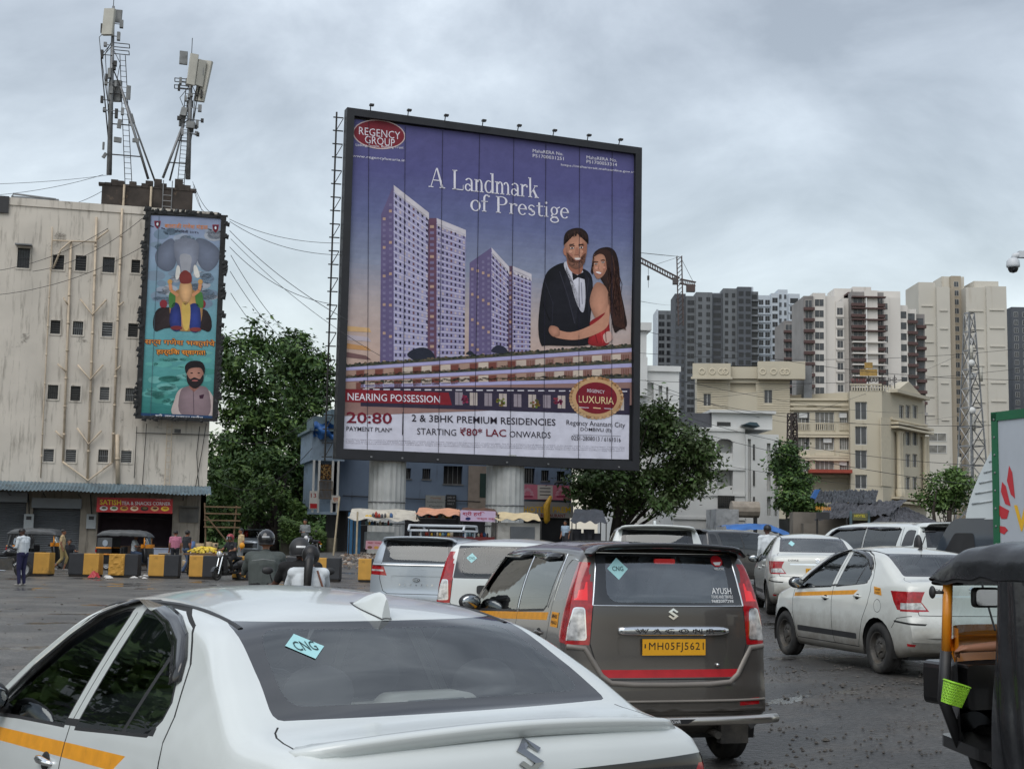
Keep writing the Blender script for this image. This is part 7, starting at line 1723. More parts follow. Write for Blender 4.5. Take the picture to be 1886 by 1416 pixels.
def lattice_mast(label,xb,yb,xt,yt,wb,wt,Y,dishes=0,name='telecom_mast',m=None):
 p0=atY(xb,yb,Y);h=atY(xt,yt,Y).z;X=empty(name,(p0.x,Y,0),.4,label,'telecom mast');m=m or M_GALV;w0,w1=wb*Y/FPX/2,wt*Y/FPX/2;b=MB()
 n=int(h/(w0+w1)/1.1)
 c=lambda t,i:Vector(((1,-1,-1,1)[i]*(w0+(w1-w0)*t),(1,1,-1,-1)[i]*(w0+(w1-w0)*t),h*t))
 r=.0008*Y*.5
 for i in range(4):b.tube([c(0,i),c(1,i)],r*1.5,4)
 b.build('leg_frame',m,X);b=MB()
 for k in range(n):
  t,t2=k/n,(k+1)/n
  for i in range(4):j=(i+1)%4;b.tube([c(t,i),c(t2,j)],r,3);b.tube([c(t,j),c(t2,i)],r,3);b.tube([c(t2,i),c(t2,j)],r,3)
 b.build('bracing',m,X);rr=random.Random(int(xb))
 for k in range(dishes):
  t=rr.uniform(.35,.95);i=rr.randrange(4);p=c(t,i);b=MB();b.smooth=True
  if k%2:b.lathe([(.001,-.12),(.35,-.05),(.42,.1),(.40,.12),(.001,.1)],p+Vector((0,-.4,0)),'y',14);b.build('dish_aerial',M_WHITEP,X)
  else:b.box(p.x-.15,p.x+.15,p.y-.4,p.y-.2,p.z-.8,p.z+.8);b.build('panel_aerial',mat('aerial_grey',S(176,174,164),.6),X)
 return X
lattice_mast('tall galvanised lattice mast with dishes beside the truck',1793,985,1794,577,50,12,150,9)
lattice_mast('short dark lattice mast in front of the cream hotel',1460,985,1460,762,18,12,100,0,m=mat('rust_iron',S(62,52,50),.7,var=.2))
def sheds():
 F=Facade((atY(1490,1000,78).x,78,0),R_(-4));u=lambda x,y=950,o=0:F.uv(x,y,o)[0];z=lambda y,x=1590,o=0:F.uv(x,y,o)[1]
 tar=mat('black_tarpaulin',S(52,54,58),.55,var=.35,vscale=1.2,bump=.5,bscale=3);slt=mat('dark_roof_sheets',S(66,66,70),.6,var=.4,vscale=1.6,bump=.6,bscale=6)
 X=empty('market_shed',F.o,F.yaw,'long market shed roofed with black sheets and tarpaulins','shed')
 def roof(pts,m,nm,amp=.06):
  (tl,tr,br,bl)=[Vector((F.uv(x,y,o)[0],-o,F.uv(x,y,o)[1]))for x,y,o in pts];b=MB();b.smooth=False
  b.grid(90,24,lambda s,t:(tl*(1-s)+tr*s)*(1-t)+(bl*(1-s)+br*s)*t+Vector((0,0,amp*1.6*mnoise.noise(Vector((s*26,t*5,amp*90)))+amp*.8*mnoise.noise(Vector((s*70,t*9,2)))+amp*.9*((t*6)%1)+(amp*.5*((s*9+int(t*6)*.4)%1)))));b.build(nm,m,X,fix=False)
 roof([(1505,905,-6),(1618,903,-6),(1612,928,-1),(1500,926,-1)],tar,'tarpaulin_roof',.10);roof([(1530,926,-1),(1672,921,-3),(1640,948,1.5),(1500,958,2.5)],slt,'sheet_roof',.08);roof([(1650,934,-1),(1668,935,-1),(1726,963,3),(1600,968,3.5)],slt,'sheet_roof',.07)
 b=MB();b.box(u(1465),u(1640),1,2.5,0,z(944));b.box(u(1480),u(1720),0,1,0,z(965));b.build('shed_wall',mat('shed_panels',S(112,106,98),.8,var=.35,vscale=.7),X)
 for x in(1505,1560,1600,1640):b=MB();b.tube([(u(x,960,2.6),-2.6,0),(u(x,960,2.6),-2.6,z(955,x,2.6))],.06,5);b.build('shed_post',M_IRON,X)
 b=MB();b.prism([(u(1493),z(918)),(u(1501),z(903)),(u(1509),z(903)),(u(1500),z(921))],-.4,.2);b.build('blue_flap',mat('blue_tarp',S(44,96,160),.5),X)
 g=empty('roof_sign',F.o,F.yaw,'orange lettered board on the black shed roof','sign');A=Art(F,2.8,.01);A.text('SHUBHAM',(1502,939),(1530,940),7,S(206,140,50),1,.02);A.build('lettering',M_PRINT2,g)
 b=MB();r=F.rect(1504,943,1528,956,2.75);b.box(r[0],r[2],-2.75,-2.6,r[1],r[3]);b.build('board',M_BLKPL,g)
 g=empty('gate_sign',F.o,F.yaw,'small yellow green shop board between two painted posts','sign')
 for x in(1567,1600):b=MB();b.box(u(x-2,960,3),u(x+2,960,3),-3.1,-2.9,0,z(941,x,3));b.build('post',mat('painted_post',S(70,90,96),.6,var=.5,vscale=4),g)
 r=F.rect(1570,945,1598,958,3);b=MB();b.box(r[0],r[2],-3.05,-2.95,r[1],r[3]);b.build('board',mat('olive_board',S(92,92,60),.6,var=.3,vscale=3),g);A=Art(F,3.06,.006);A.text('HOTEL',(1574,952),(1594,952.4),5,S(214,200,60),1,.01);A.build('lettering',M_PRINT2,g)
 b=MB();p=atY(1760,1000,90);b.box(-5,7,0,.3,0,2.3);o=b.build('boundary_wall',mat('grey_wall',S(128,122,110),.85,var=.2,stain=S(80,76,70)));o.location=(p.x,90,0);tag(o,'low grey boundary wall under the tall mast','wall')
 b=MB();b.box(-14,4,0,.3,0,3.4);o=b.build('site_hoarding',mat('dark_hoarding',S(50,52,50),.8,var=.3));o.location=(atY(1725,1000,96).x,96,0);tag(o,'dark sheet fence below the trees beside the hotel','fence')
sheds()
# trees
def leaf_mats():
 out=[]
 for nm,c,v in(('leaf_deep',(0.048,0.098,0.026),.55),('leaf_mid',(0.070,0.130,0.034),.5),('leaf_olive',(0.068,0.098,0.036),.5),('leaf_fresh',(0.110,0.185,0.045),.4)):
  m=mat(nm,c,.55,var=v,vscale=1.7,spec=.35);out.append(m)
 return out
LEAF=leaf_mats()
M_BARK=mat('bark',(0.035,0.028,0.022),.9,var=.4,vscale=4,bump=.5,bscale=12)
def tree(label,x,y,blobs,trunk,n,size,m,seed,name='tree',group=None,limbs=(),gap=.35):
 """blobs: (dx, dy, z, rx, ry, rz) clumps of foliage; leaves fill them unevenly"""
 rnd=random.Random(seed);X=empty(name,(x,y,gz(x,y)),0,label,'tree',group)
 t=MB();t.smooth=True
 pts=[Vector(p)for p in trunk[0]];t.tube(pts,trunk[1],9)
 t.build('trunk',M_BARK,X)
 for(pp,rr_)in limbs:b=MB();b.smooth=True;b.tube([Vector(p)for p in pp],rr_,7);b.build('limb',M_BARK,X)
 top=pts[-1]
 for bl in blobs[:10]:
  b=MB();b.smooth=True;e=Vector(bl[:3]);s=pts[max(0,len(pts)-2)];mid=(s+e)/2+Vector((rnd.uniform(-.4,.4),rnd.uniform(-.4,.4),rnd.uniform(-.2,.5)));b.tube([s,mid,e],[trunk[1][-1]*.5,trunk[1][-1]*.25,.02],6);b.build('limb',M_BARK,X)
 f=MB();tot=sum(b[3]*b[4]+b[4]*b[5]+b[3]*b[5]for b in blobs)
 for b in blobs:
  k=int(n*(b[3]*b[4]+b[4]*b[5]+b[3]*b[5])/tot);subs=[]
  for q in range(max(6,int(k/70))):
   d=Vector((rnd.gauss(0,1),rnd.gauss(0,1),rnd.gauss(0,1))).normalized();rad=rnd.uniform(.55,1.06)if rnd.random()<.8 else rnd.uniform(.1,.6)
   subs.append((Vector((b[0]+d.x*b[3]*rad,b[1]+d.y*b[4]*rad,b[2]+d.z*b[5]*rad)),d,rnd.uniform(.5,1.3)))
  for i in range(k):
   c,d,sc_=rnd.choice(subs);s=size*rnd.uniform(.6,1.35);sp=size*2.6*sc_
   p=c+Vector((rnd.gauss(0,sp),rnd.gauss(0,sp),rnd.gauss(0,sp*.65)))
   nrm=(d*.7+Vector((rnd.gauss(0,.6),rnd.gauss(0,.6),rnd.gauss(.7,.5)))).normalized();a=nrm.orthogonal().normalized();a=Matrix.Rotation(rnd.uniform(0,2*PI),3,nrm)@a;w=nrm.cross(a)
   f.cm=0 if rnd.random()<(.8 if sc_>.75 else .3)else 1
   f.poly([p-a*s,p-w*s*.45+nrm*s*.1,p+a*s,p+w*s*.45+nrm*s*.1])
 f.build('crown',[m,LEAF[3]if m!=LEAF[2]else LEAF[1]],X,fix=False)
 return X
def trees():
 rnd=random.Random(21)
 def at(px,Y):return atY(px,985,Y).x
 def blob(px,py,rpx,Y,x0,y0,sq=1.0,dy=None):
  p=atY(px,py,Y);r=rpx*Y/FPX;return(p.x-x0,rnd.uniform(-1.5,1.5)if dy is None else dy,p.z,r,r*1.1,r*sq)
 Y=92;x=at(470,Y)
 tree('broad dark green tree beside the cream block',x,Y,[blob(*b,Y,x,Y)for b in((440,660,48),(470,630,38),(430,720,44),(450,780,50),(425,830,42),(470,850,50),(430,890,45),(485,720,50),(500,800,45),(470,910,40),(415,640,24),(410,930,35),(400,890,30),(398,950,32),(430,960,36),(400,840,26))],([(0,0,0),(.2,0,3),(.1,0,6),(0,0,9)],[.55,.45,.38,.3]),15000,.20,LEAF[0],1,group='trees behind the parked scooters')
 Y=98;x=at(545,Y)
 tree('tallest green tree left of the billboard',x,Y,[blob(*b,Y,x,Y)for b in((545,650,42),(575,665,36),(520,690,45),(560,720,50),(600,700,28),(520,760,48),(575,790,45),(540,840,48),(600,830,30),(515,880,44),(555,900,46),(595,890,40),(535,930,30))],([(-.4,0,0),(-.1,0,3),(.3,0,6.5),(0,0,10)],[.6,.5,.4,.3]),17000,.20,LEAF[0],2,group='trees behind the parked scooters')
 Y=84;x=at(500,Y)
 tree('young tree with fresh leaves behind the motorcyclists',x,Y,[blob(*b,Y,x,Y)for b in((445,880,22),(500,900,22),(520,925,18),(470,940,24),(430,950,20),(415,890,24),(560,945,18))],([(0,0,0),(.15,0,1.6),(.1,0,3.4)],[.35,.28,.2]),4200,.16,LEAF[1],3,group='trees behind the parked scooters')
 for s,(xx,w)in enumerate(((462,.5),(489,.35),(508,.28))):
  Yt=88;q=at(xx,Yt)
  tree('bare dark trunk standing among the green trees',q,Yt,[blob(xx-12,870,20,Yt,q,Yt),blob(xx+14,850,22,Yt,q,Yt)],([(0,0,0),(rnd.uniform(-.3,.3),0,2.5),(rnd.uniform(-.5,.8),0,5.5)],[w,w*.8,w*.55]),900,.18,LEAF[0],40+s,group='bare trunks among the trees')
 m=MB();rr=random.Random(3);a,d=at(515,80),at(600,80)
 for i in range(5200):
  t=rr.random();x=a+(d-a)*t;top=2.5-.9*t;z=top*(1-rr.random()**2*.45)+rr.gauss(0,.12);y=80+rr.uniform(-.6,.6);s=.10*rr.uniform(.6,1.4);n_=Vector((rr.gauss(0,.5),-.6+rr.gauss(0,.5),1)).normalized();e=Matrix.Rotation(rr.uniform(0,6.3),3,n_)@n_.orthogonal().normalized();w=n_.cross(e);p=Vector((x,y,z));m.cm=rr.random()<.3;m.poly([p-e*s,p-w*s*.4,p+e*s,p+w*s*.4])
 o=m.build('creeper',[LEAF[3],LEAF[1]],fix=False);tag(o,'green creeper spilling over the low wall left of the blue house','plant')
 b=MB();b.box(a,d+.6,80.3,80.7,0,1.5);o=b.build('low_wall',mat('mossy_wall',S(104,100,88),.9,var=.3));tag(o,'low mossy wall under the creeper','wall')
 h=MB();a,d=at(360,125),at(640,125)
 for i in range(9000):
  x=a+(d-a)*rr.random();z=5.5*rr.random()*(.8+.3*math.sin(x*.9));s=.30*rr.uniform(.6,1.4);n_=Vector((rr.gauss(0,.6),-.8,rr.gauss(.5,.5))).normalized();e=Matrix.Rotation(rr.uniform(0,6.3),3,n_)@n_.orthogonal().normalized();w=n_.cross(e);p=Vector((x,125+rr.uniform(-1.5,1.5),z));h.poly([p-e*s,p-w*s*.5,p+e*s,p+w*s*.5])
 tag(h.build('undergrowth',LEAF[0],fix=False),kind='stuff')
 Y=84;x=at(1130,Y)
 L1=[(0,0,1.2),*[tuple(atY(px,py,Y)-Vector((x,Y,gz(x,Y))))for px,py in((1140,925),(1155,905),(1180,890),(1215,872))]]
 tree('spreading tree with a bent dark limb right of the billboard',x,Y,[blob(*b,Y,x,Y)for b in((1195,785,26),(1225,800,26),(1205,830,34),(1250,840,32),(1285,830,24),(1280,870,30),(1240,885,32),(1300,860,22),(1270,915,26),(1235,935,26),(1185,945,20),(1105,875,30),(1085,905,26),(1120,920,26),(1075,880,22),(1110,945,24),(1160,865,20),(1306,895,14),(1185,810,20),(1140,895,24),(1180,915,24),(1210,900,26),(1150,945,26),(1095,930,26),(1065,920,20),(1215,950,22))],([(0,0,0),(0,0,.8),(.1,0,1.6)],[.32,.3,.27]),19000,.165,LEAF[2],5,limbs=[(L1,[.27,.24,.2,.17,.1]),([L1[3],tuple(Vector(L1[3])+Vector((-.2,0,1.0))),tuple(Vector(L1[3])+Vector((-.5,0,1.9)))],[.13,.09,.05]),([L1[1],tuple(Vector(L1[1])+Vector((1.2,0,.5))),tuple(Vector(L1[1])+Vector((2.6,0,.9)))],[.12,.08,.04])])
 Y=88;x=at(1465,Y)
 tree('dense dark tree between the white house and the hotel',x,Y,[blob(*b,Y,x,Y)for b in((1450,848,15),(1460,870,20),(1452,900,18),(1476,900,18),(1465,935,24),(1444,935,14),(1486,942,15),(1445,870,14))],([(0,0,0),(.1,0,1.6),(0,0,3)],[.35,.3,.2]),9000,.15,LEAF[0],6)
 Y=104;x=at(1748,Y)
 tree('bushy tree beside the tall lattice mast',x,Y,[blob(*b,Y,x,Y)for b in((1758,888,11),(1768,900,11),(1745,922,13),(1765,925,13),(1732,938,10),(1752,942,12))],([(0,0,0),(.1,0,2),(0,0,4)],[.3,.25,.15]),4500,.17,LEAF[1],7)
 x=at(1722,Y)
 tree('thin half bare tree right of the hotel',x,Y,[blob(*b,Y,x,Y)for b in((1715,890,10),(1728,905,12),(1712,925,12),(1735,930,12))],([(0,0,0),(.1,0,2),(-.1,0,4),(.2,0,5.5)],[.2,.17,.12,.05]),700,.15,LEAF[1],8)
trees()
def roadside():  # out of view: block and trees added so the car windows reflect something
 F=Facade((-25,6,0),R_(90));X=empty('reflected_block',F.o,F.yaw,'unseen white office block added left of the traffic for car windows to reflect','building');hs=[(2+i*4.2,1.2+k*3.3,4.4+i*4.2,2.9+k*3.3)for i in range(8)for k in range(4)];b=MB();wall_holes(b,0,36,0,14.5,hs,.3,back=True);block(b,0,36,0,9,0,14.5,front=False);b.build('wall',M_WHITEP,X,fix=False)
 for(a,c,d,e)in hs:w=window_unit(X,d-a-.1,e-c-.1,M_DIMW,M_WHITEP,1);w.location=((a+d)/2,.15,c+.05)
 for i,(x,y)in enumerate(((-19,12),(-17,20),(-20,29))):tree('unseen tree added before the white office block for car windows to reflect',x,y,[(0,0,4.5,2.2,2.2,1.8),(1,.5,6,1.8,1.8,1.5),(-1,-.6,5.6,1.7,1.7,1.4)],([(0,0,0),(.1,0,1.8),(0,0,3.6)],[.25,.2,.15]),2500,.2,LEAF[1],60+i,group='unseen trees added left of the traffic for reflections')
roadside()
# overhead wires
def wires():
 m=mat('wire_black',(0.02,0.02,0.022),.6,var=0)
 def wire(a,b,sag,label,r=.018,n=14):
  A,B=atY(*a),atY(*b);t=MB();t.smooth=True;t.tube([A+(B-A)*(i/n)-Vector((0,0,sag*4*(i/n)*(1-i/n)))for i in range(n+1)],r,4);o=t.build('overhead_wire',m);tag(o,label,'wire','overhead wires across the junction');return o
 lab='thin black overhead wire slung across the junction'
 for a,b,s in(((-40,340,60),(205,322,71),.1),((-40,362,60),(190,322,71),.2),((120,380,66),(192,350,71),.1),((423,404,66),(625,448,52),.3),((423,408,66),(630,470,52),.4),((423,425,66),(640,590,52),.3),((425,470,66),(560,640,80),.5),((425,440,66),(700,655,60),.4),((424,500,66),(540,640,82),.4),((425,540,66),(510,640,84),.3),((423,455,66),(610,560,54),.5),((-30,545,60),(262,455,66),.5),((-30,502,60),(200,420,66),.4),((60,500,62),(265,400,66),.5),((400,885,66),(575,825,58),1.0),((396,800,66),(580,765,58),.8),((355,335,70),(372,388,66.5),.05),((357,340,70),(388,392,66.5),.2),((356,345,70),(380,392,66.5),.3),((1180,555,54),(1245,560,300),.2),((1175,650,55),(1900,640,60),.4),((1175,700,55),(1900,676,60),.4),((1180,466,54),(1252,472,490),.1),((1200,745,58),(1900,860,40),.6),((1200,715,58),(1900,780,40),.6),((1190,610,56),(1900,700,50),.5),((1300,800,70),(1900,905,45),.3),((1172,742,55),(1500,705,110),.2),((1250,700,70),(1700,760,118),.5),((1300,850,75),(1700,900,100),.3),((1188,700,75),(1460,780,100),.3),((1460,770,100),(1794,640,150),.4),((1460,775,100),(1794,760,150),.6)):
  wire(a,b,s,lab,r=.011 if a[2]<60 else .014)
wires()
# the traffic
def place_cars():
 X,sh=saloon('saloon_car',(-1.0206,5.7059,0),R_(34.9),'white saloon close in front with a shark fin aerial and dark lamp bar',M_WHITE,new=True,shark=True)
 st=sh.decal([[(-0.445,1.315),(-0.385,1.348),(-0.315,1.312),(-0.375,1.278)]],'rear',M_AQUA,X,'gas_sticker',0.003)
 sh.decal_text('CNG','rear',-0.38,1.313,0.075,0.026,mat('teal_ink',S(30,60,62),0.6,var=0),st,'sticker_lettering',0.005,0.004)
 for x in(0.0,0.5):pass
 wagon_near()
 tour,sh=saloon('saloon_car',(4.824,17.47,0.2),R_(14.1),'dusty white saloon taxi with a yellow side stripe and a rod aerial',M_WHITE2,rod=True)
 sh.decal_text('TOURS','rear',-0.40,0.985,0.20,0.028,M_INK,tour,'badge',0.003,0.01)
 s2=sh.decal([[(-1.36,0.90),(-1.20,0.915),(-1.17,1.0),(-1.32,0.985)]],'L',M_YEL,tour,'side_number',0.003);sh.decal_text('MH05','L',-1.265,0.965,0.10,0.022,M_INK,s2,'sticker_lettering',0.005);sh.decal_text('Z1843','L',-1.26,0.93,0.11,0.022,M_INK,s2,'sticker_lettering',0.005)
 swift,sh=saloon('saloon_car',(5.657,26.14,0.40),R_(-5.5),'older white saloon ahead of the striped taxi with a yellow plate',M_WHITE2,stripe=False,guards=False,plate_txt='MH05DZ4120',mirrors='LR')
 st=sh.decal([[(-0.44,1.28),(-0.38,1.33),(-0.32,1.28),(-0.38,1.23)]],'rear',M_AQUA,swift,'gas_sticker',0.003)
 sh.decal_text('DZIRE','rear',-0.42,0.985,0.18,0.028,M_INK,swift,'badge',0.003,0.01)
 w2,sh=tallboy('hatchback_car',(0.186,17.687,0),R_(-8.0),'white tall hatchback taxi with sticker lettering on its rear glass',M_WHITE,spoiler=False,guards=True)
 st=sh.decal([[(-0.45,1.44),(-0.385,1.385),(-0.32,1.44),(-0.385,1.50)]],'rear',M_AQUA,w2,'gas_sticker',0.003);sh.decal_text('CNG','rear',-0.385,1.44,0.07,0.03,mat('teal_ink',S(30,60,62),0.6,var=0),st,'sticker_lettering',0.005)
 for t,x,z,w_,h in(('G',0.10,1.475,0.05,0.055),('carrum',0.10,1.42,0.24,0.04),('DRIVERS WANT',0.12,1.345,0.34,0.034),('6262 5 64',0.12,1.295,0.30,0.034),('6262 3 64',0.12,1.25,0.30,0.034)):sh.decal_text(t,'rear',x,z,w_,h,M_AQUA,w2,'window_lettering',0.004,0.004)
 b=MB();b.prism(rpoly([(-0.30,1.03),(0.45,1.03),(0.45,1.13),(-0.30,1.13)],0.03),-1.835,-1.78);b.build('tailgate_bar',M_BLKPL,w2)
 aura,sh=tallboy('suv_car',(-1.2,26.1,0),R_(-11),'silver sport utility car with dark tail lamps and a roof carrier',M_SILVER,k=(1.09,1.12,1.01),L=3.9,lamp='low',guards=False,spoil_mat=M_SILVER,gl=M_GLASSD)
 e=sh.decal([circle(0,0.915,0.06,0.032,18)],'rear',M_CHROME,aura,'emblem',0.004);sh.decal([circle(0,0.915,0.047,0.022,18)],'rear',M_SILVER,e,'emblem_field',0.006);sh.decal_text('H','rear',0,0.915,0.05,0.028,M_CHROME,e,'emblem_letter',0.008,0.004)
 for i,c in enumerate('ALCAZAR'):sh.decal_text(c,'rear',-0.27+.09*i,0.83,0.028,0.028,M_CHROME,aura,'badge_letter',0.004)
 sh.strip('rear',[(-0.74+1.48*i/20,1.165)for i in range(21)],0.035,0.02,M_CHROME,aura,'chrome_trim')
 rk=MB()
 for s in(-0.48,0.48):rk.tube([(s,-0.75,1.775),(s,-0.68,1.87),(s,0.25,1.87),(s,0.32,1.775)],0.022,6);rk.tube([(s,-0.72,1.775),(s,0.3,1.775)],0.02,6)
 for y in(-0.70,-0.45,-0.2,0.05,0.28):rk.tube([(-0.48,y,1.775),(0.48,y,1.775)],0.018,6)
 rk.tube([(-0.48,-0.69,1.87),(0.48,-0.69,1.87)],0.02,6);rk.tube([(-0.48,0.26,1.87),(0.48,0.26,1.87)],0.02,6);rk.box(-0.46,0.46,-0.66,0.2,1.78,1.80)
 for s in(-0.48,0.48):
  for y in(-0.6,0.1):rk.tube([(s,y,1.66),(s,y,1.775)],0.018,6)
 rk.build('roof_carrier',mat('pale_carrier',S(196,200,204),.4,.3,var=.1),aura);g=MB();g.tube([(0.05,-1.35,1.66),(0.05,-1.42,1.83)],0.012,6);g.build('aerial',M_BLKPL,aura)
 suv,sh=tallboy('van_car',(2.55,24.8,0.12),R_(-2),'white van with a shark fin aerial showing above the grey taxi',M_WHITE,k=(1.06,1.1,1.10),seats=True,guards=False,lamp='low',gl=M_GLASSD)
 f=MB();f.smooth=True;f.prism([(-1.25,1.665),(-1.02,1.668),(-1.16,1.73),(-1.22,1.735)],-0.02,0.02,'yz');f.build('shark_fin',M_WHITE,suv)
 dk,sh=tallboy('suv_car',(6.75,41.5,0.40),R_(-48),'dark grey car seen from its right side beyond the traffic',M_DKGREY,k=(1.08,1.12,1.0),L=3.9,seats=True,guards=False,lamp='low',gl=M_GLASSD)
 er,sh=tallboy('van_car',(7.5,27.6,0.40),R_(24),'white people carrier half hidden behind the striped taxi',M_WHITE,k=(1.07,1.14,1.04),L=3.85,guards=True,lamp='low',gl=M_GLASSD)
 far,sh=tallboy('hatchback_car',(atY(468,1000,84).x,84,0.3),R_(180+4),'silver hatchback facing the camera under the trees',M_SILVER,guards=False,seats=False)
place_cars()
# auto rickshaws
M_HOOD=mat('black_hood_vinyl',(0.020,0.021,0.024),0.27,var=.3,vscale=4,bump=.6,bscale=5);M_HOODG=mat('grey_hood_vinyl',(0.075,0.08,0.085),0.5,var=.25,vscale=3,bump=.3,bscale=5)
M_AYEL=mat('rickshaw_yellow',S(222,140,32),.35,var=.08,coat=.4,stain=S(120,80,40),stain_scale=3,stain_lo=.64);M_ABLK=mat('rickshaw_black',(0.014,0.014,0.015),.3,var=.2,coat=.4)
def rickshaw(loc,yaw,label,hood,curtain_side='L',curtain=True,near=False):
 """three wheeler, 2.63 long 1.3 wide 1.71 tall; y forward"""
 X=empty('auto_rickshaw',loc,yaw,label,'auto rickshaw')
 T=pchip([(-1.25,1.50),(-1.15,1.62),(-0.9,1.70),(0.0,1.72),(0.55,1.70),(0.80,1.62),(0.90,1.50),(0.93,1.42)])
 b=MB();b.smooth=True
 def hd(u,v):
  y=-1.25+2.18*u;t=T(y);a=PI*v;ca,sa=math.cos(a),math.sin(a);hw=0.66-0.06*smoothstep(.5,.95,y);zlo=1.475-(.02 if y>.4 else 0)
  q=0.42;x=-hw*math.copysign(abs(ca)**q,ca);z=zlo+(t-zlo)*sa**.55+.010*math.sin(y*9+x*4)+.006*math.sin(y*23)
  return(x,y,z)
 b.grid(34,24,hd);b.build('hood',hood,X,fix=False)
 b=MB();b.smooth=True;b.grid(34,24,lambda u,v:Vector(hd(u,v))*.985+Vector((0,0,-.004)));b.build('hood_lining',mat('hood_lining',(0.03,0.03,0.032),.8),X,fix=False)
 r=MB();r.smooth=True;n=12
 def rb(u,v):
  z=0.34+0.62*v;a=-PI/2+PI*u;y=-0.55-0.72*abs(math.cos(a))**.35;x=0.65*math.copysign(abs(math.sin(a))**.35,math.sin(a));return(x,y-.03*v,z)
 r.grid(28,6,rb);r.build('rear_panel',M_ABLK,X,fix=False)
 for z in(0.66,0.93):
  r=MB();r.smooth=True;P=[Vector(rb(i/28,(z-.34)/.62))for i in range(29)];r.tube([p*1.01 for p in P],.035,6);r.build('yellow_band',M_AYEL,X)
 if hood is M_HOODG or not near:
  r=MB();r.smooth=True;r.grid(28,6,lambda u,v:(lambda p:(p[0]*.98,p[1]*.98,0.96+0.42*v))(rb(u,1.0)));r.build('rear_hood_panel',hood,X,fix=False)
  for s in(-1,1):
   e=MB();n=16;e.poly([(s*.655,-.86+.12*math.cos(2*PI*i/n),1.15+.14*math.sin(2*PI*i/n))for i in range(n)]);e.build('oval_window',mat('cloudy_plastic',S(150,160,170),.3,var=.2),X,fix=False)
 b=MB();b.prism(rpoly([(-.62,-1.1),(.62,-1.1),(.60,.45),(.34,1.15),(-.34,1.15),(-.60,.45)],.08),.26,.34,'xy');b.build('floor',M_ABLK,X)
 b=MB();b.smooth=False;b.box(-.58,.58,-1.05,-.55,.34,.62);b.box(-.56,.56,-1.12,-.98,.62,1.1);b.build('passenger_seat',M_SEAT,X)
 b=MB();b.box(-.30,.30,-.18,.16,.62,.72);b.box(-.30,.30,-.22,-.14,.72,1.0);b.box(-.5,.5,-.25,-.2,.34,.95);b.build('driver_seat',M_SEAT,X)
 c=MB();c.smooth=True
 def cowl(u,v):
  x=-0.58+1.16*u;z=0.30+0.66*v;k=abs(x/.58);y=1.22-0.10*v-0.42*k**2.6-.02;return(x*(0.80+.2*v),y,z)
 c.grid(20,10,cowl);c.build('front_cowl',M_ABLK,X,fix=False)
 c=MB();c.smooth=True;c.grid(20,4,lambda u,v:(lambda p:(p[0],p[1]-.02,p[2]+.17*v-.01))(cowl(u,1.0)));c.build('cowl_top',M_AYEL,X,fix=False)
 zs,zt=1.06,1.48;f=MB();f.smooth=True
 xs,ys,yt=.54,.86,.80
 pass
 for s in(-1,1):
  f=MB();f.smooth=True;f.tube([(s*(xs+.02),ys-.05,zs-.12),(s*xs,yt,zt)],.034,8);f.build('windscreen_post',M_AYEL,X)
  f=MB();f.smooth=True;f.tube([(s*(xs-.12),ys-.02,.30),(s*(xs+.01),ys+.0,.62),(s*(xs+.02),ys-.05,zs-.10)],.040,8);f.build('cowl_edge',M_BLKPL,X)
 f=MB();f.smooth=True;f.grid(14,6,lambda u,v:(-xs+2*xs*u,ys+.07-.13*abs(2*u-1)**2-.05*v*v-(.06 if v==0 else 0),zs-.005-.17*v));f.build('dash_panel',M_AYEL,X,fix=False)
 g=MB();g.smooth=True;g.grid(14,4,lambda u,v:(-xs+2*xs*u,(ys+.08-.13*abs(2*u-1)**2)*(1-v)+(yt+.06-.06*abs(2*u-1)**2)*v,zs+(zt-zs)*v));g.build('windscreen',mat_glass('windscreen_glass',(.62,.70,.70),base=.10),X,fix=False)
 w=MB();w.tube([(.02,ys+.10,zs+.02),(-.14,ys+.05,zt-.06)],.008,5);w.build('wiper',M_BLKPL,X)
 h=MB();h.smooth=True;h.tube([(0,.95,.4),(0,.62,.98)],.04,8);h.tube([(-.34,.50,1.0),(-.15,.58,1.0),(.15,.58,1.0),(.34,.50,1.0)],.018,8);h.sphere((0,.64,1.0),(.14,.09,.07),14,8);h.build('handlebar',M_BLKPL,X)
 for s in(-1,1):h=MB();h.smooth=True;h.tube([(s*.24,.535,1.0),(s*.36,.495,1.0)],.026,8);h.build('grip',M_RUBBER,X)
 k=MB();k.prism(rpoly([(-.42,.55),(.42,.55),(.42,.86),(-.42,.86)],.05),.52,.98);k.v=[(x,y+.24,z)for x,y,z in k.v];k.build('glove_box',M_ABLK,X)if near else None
 for s in(-1,1):
  m=MB();m.smooth=True;m.sphere((s*.63,.86,1.36),(.02,.03,.045),10,8);m.tube([(s*.56,.80,1.36),(s*.63,.85,1.36)],.012,5);m.build('wing_mirror',M_BLKPL,X)
 m=MB();m.smooth=True;m.prism(rpoly([(-.40,1.26),(-.16,1.26),(-.16,1.40),(-.40,1.40)],.04),.70,.735);o=m.build('inner_mirror',M_BLKPL,X);m=MB();m.prism(rpoly([(-.385,1.275),(-.175,1.275),(-.175,1.385),(-.385,1.385)],.035),.694,.699);m.build('mirror_glass',M_CHROME,o)
 for x,y in((-.56,-.78),(.56,-.78),(0,1.0)):wheel(X,x if x else .001,y,.205,.11,M_ALLOY,24,spokes=False)
 m=MB();m.smooth=True;m.grid(12,8,lambda u,v:(-.14+.28*v,1.0+.29*math.cos(.2+2.7*u),.22+.29*math.sin(.2+2.7*u)+.03*math.sin(PI*v)));m.build('mudguard',M_AYEL if not near else M_ABLK,X,fix=False)
 l=MB();l.smooth=True;l.sphere((0,1.22,.78),(.09,.06,.09),14,8);l.build('headlight',M_CLRLT,X)
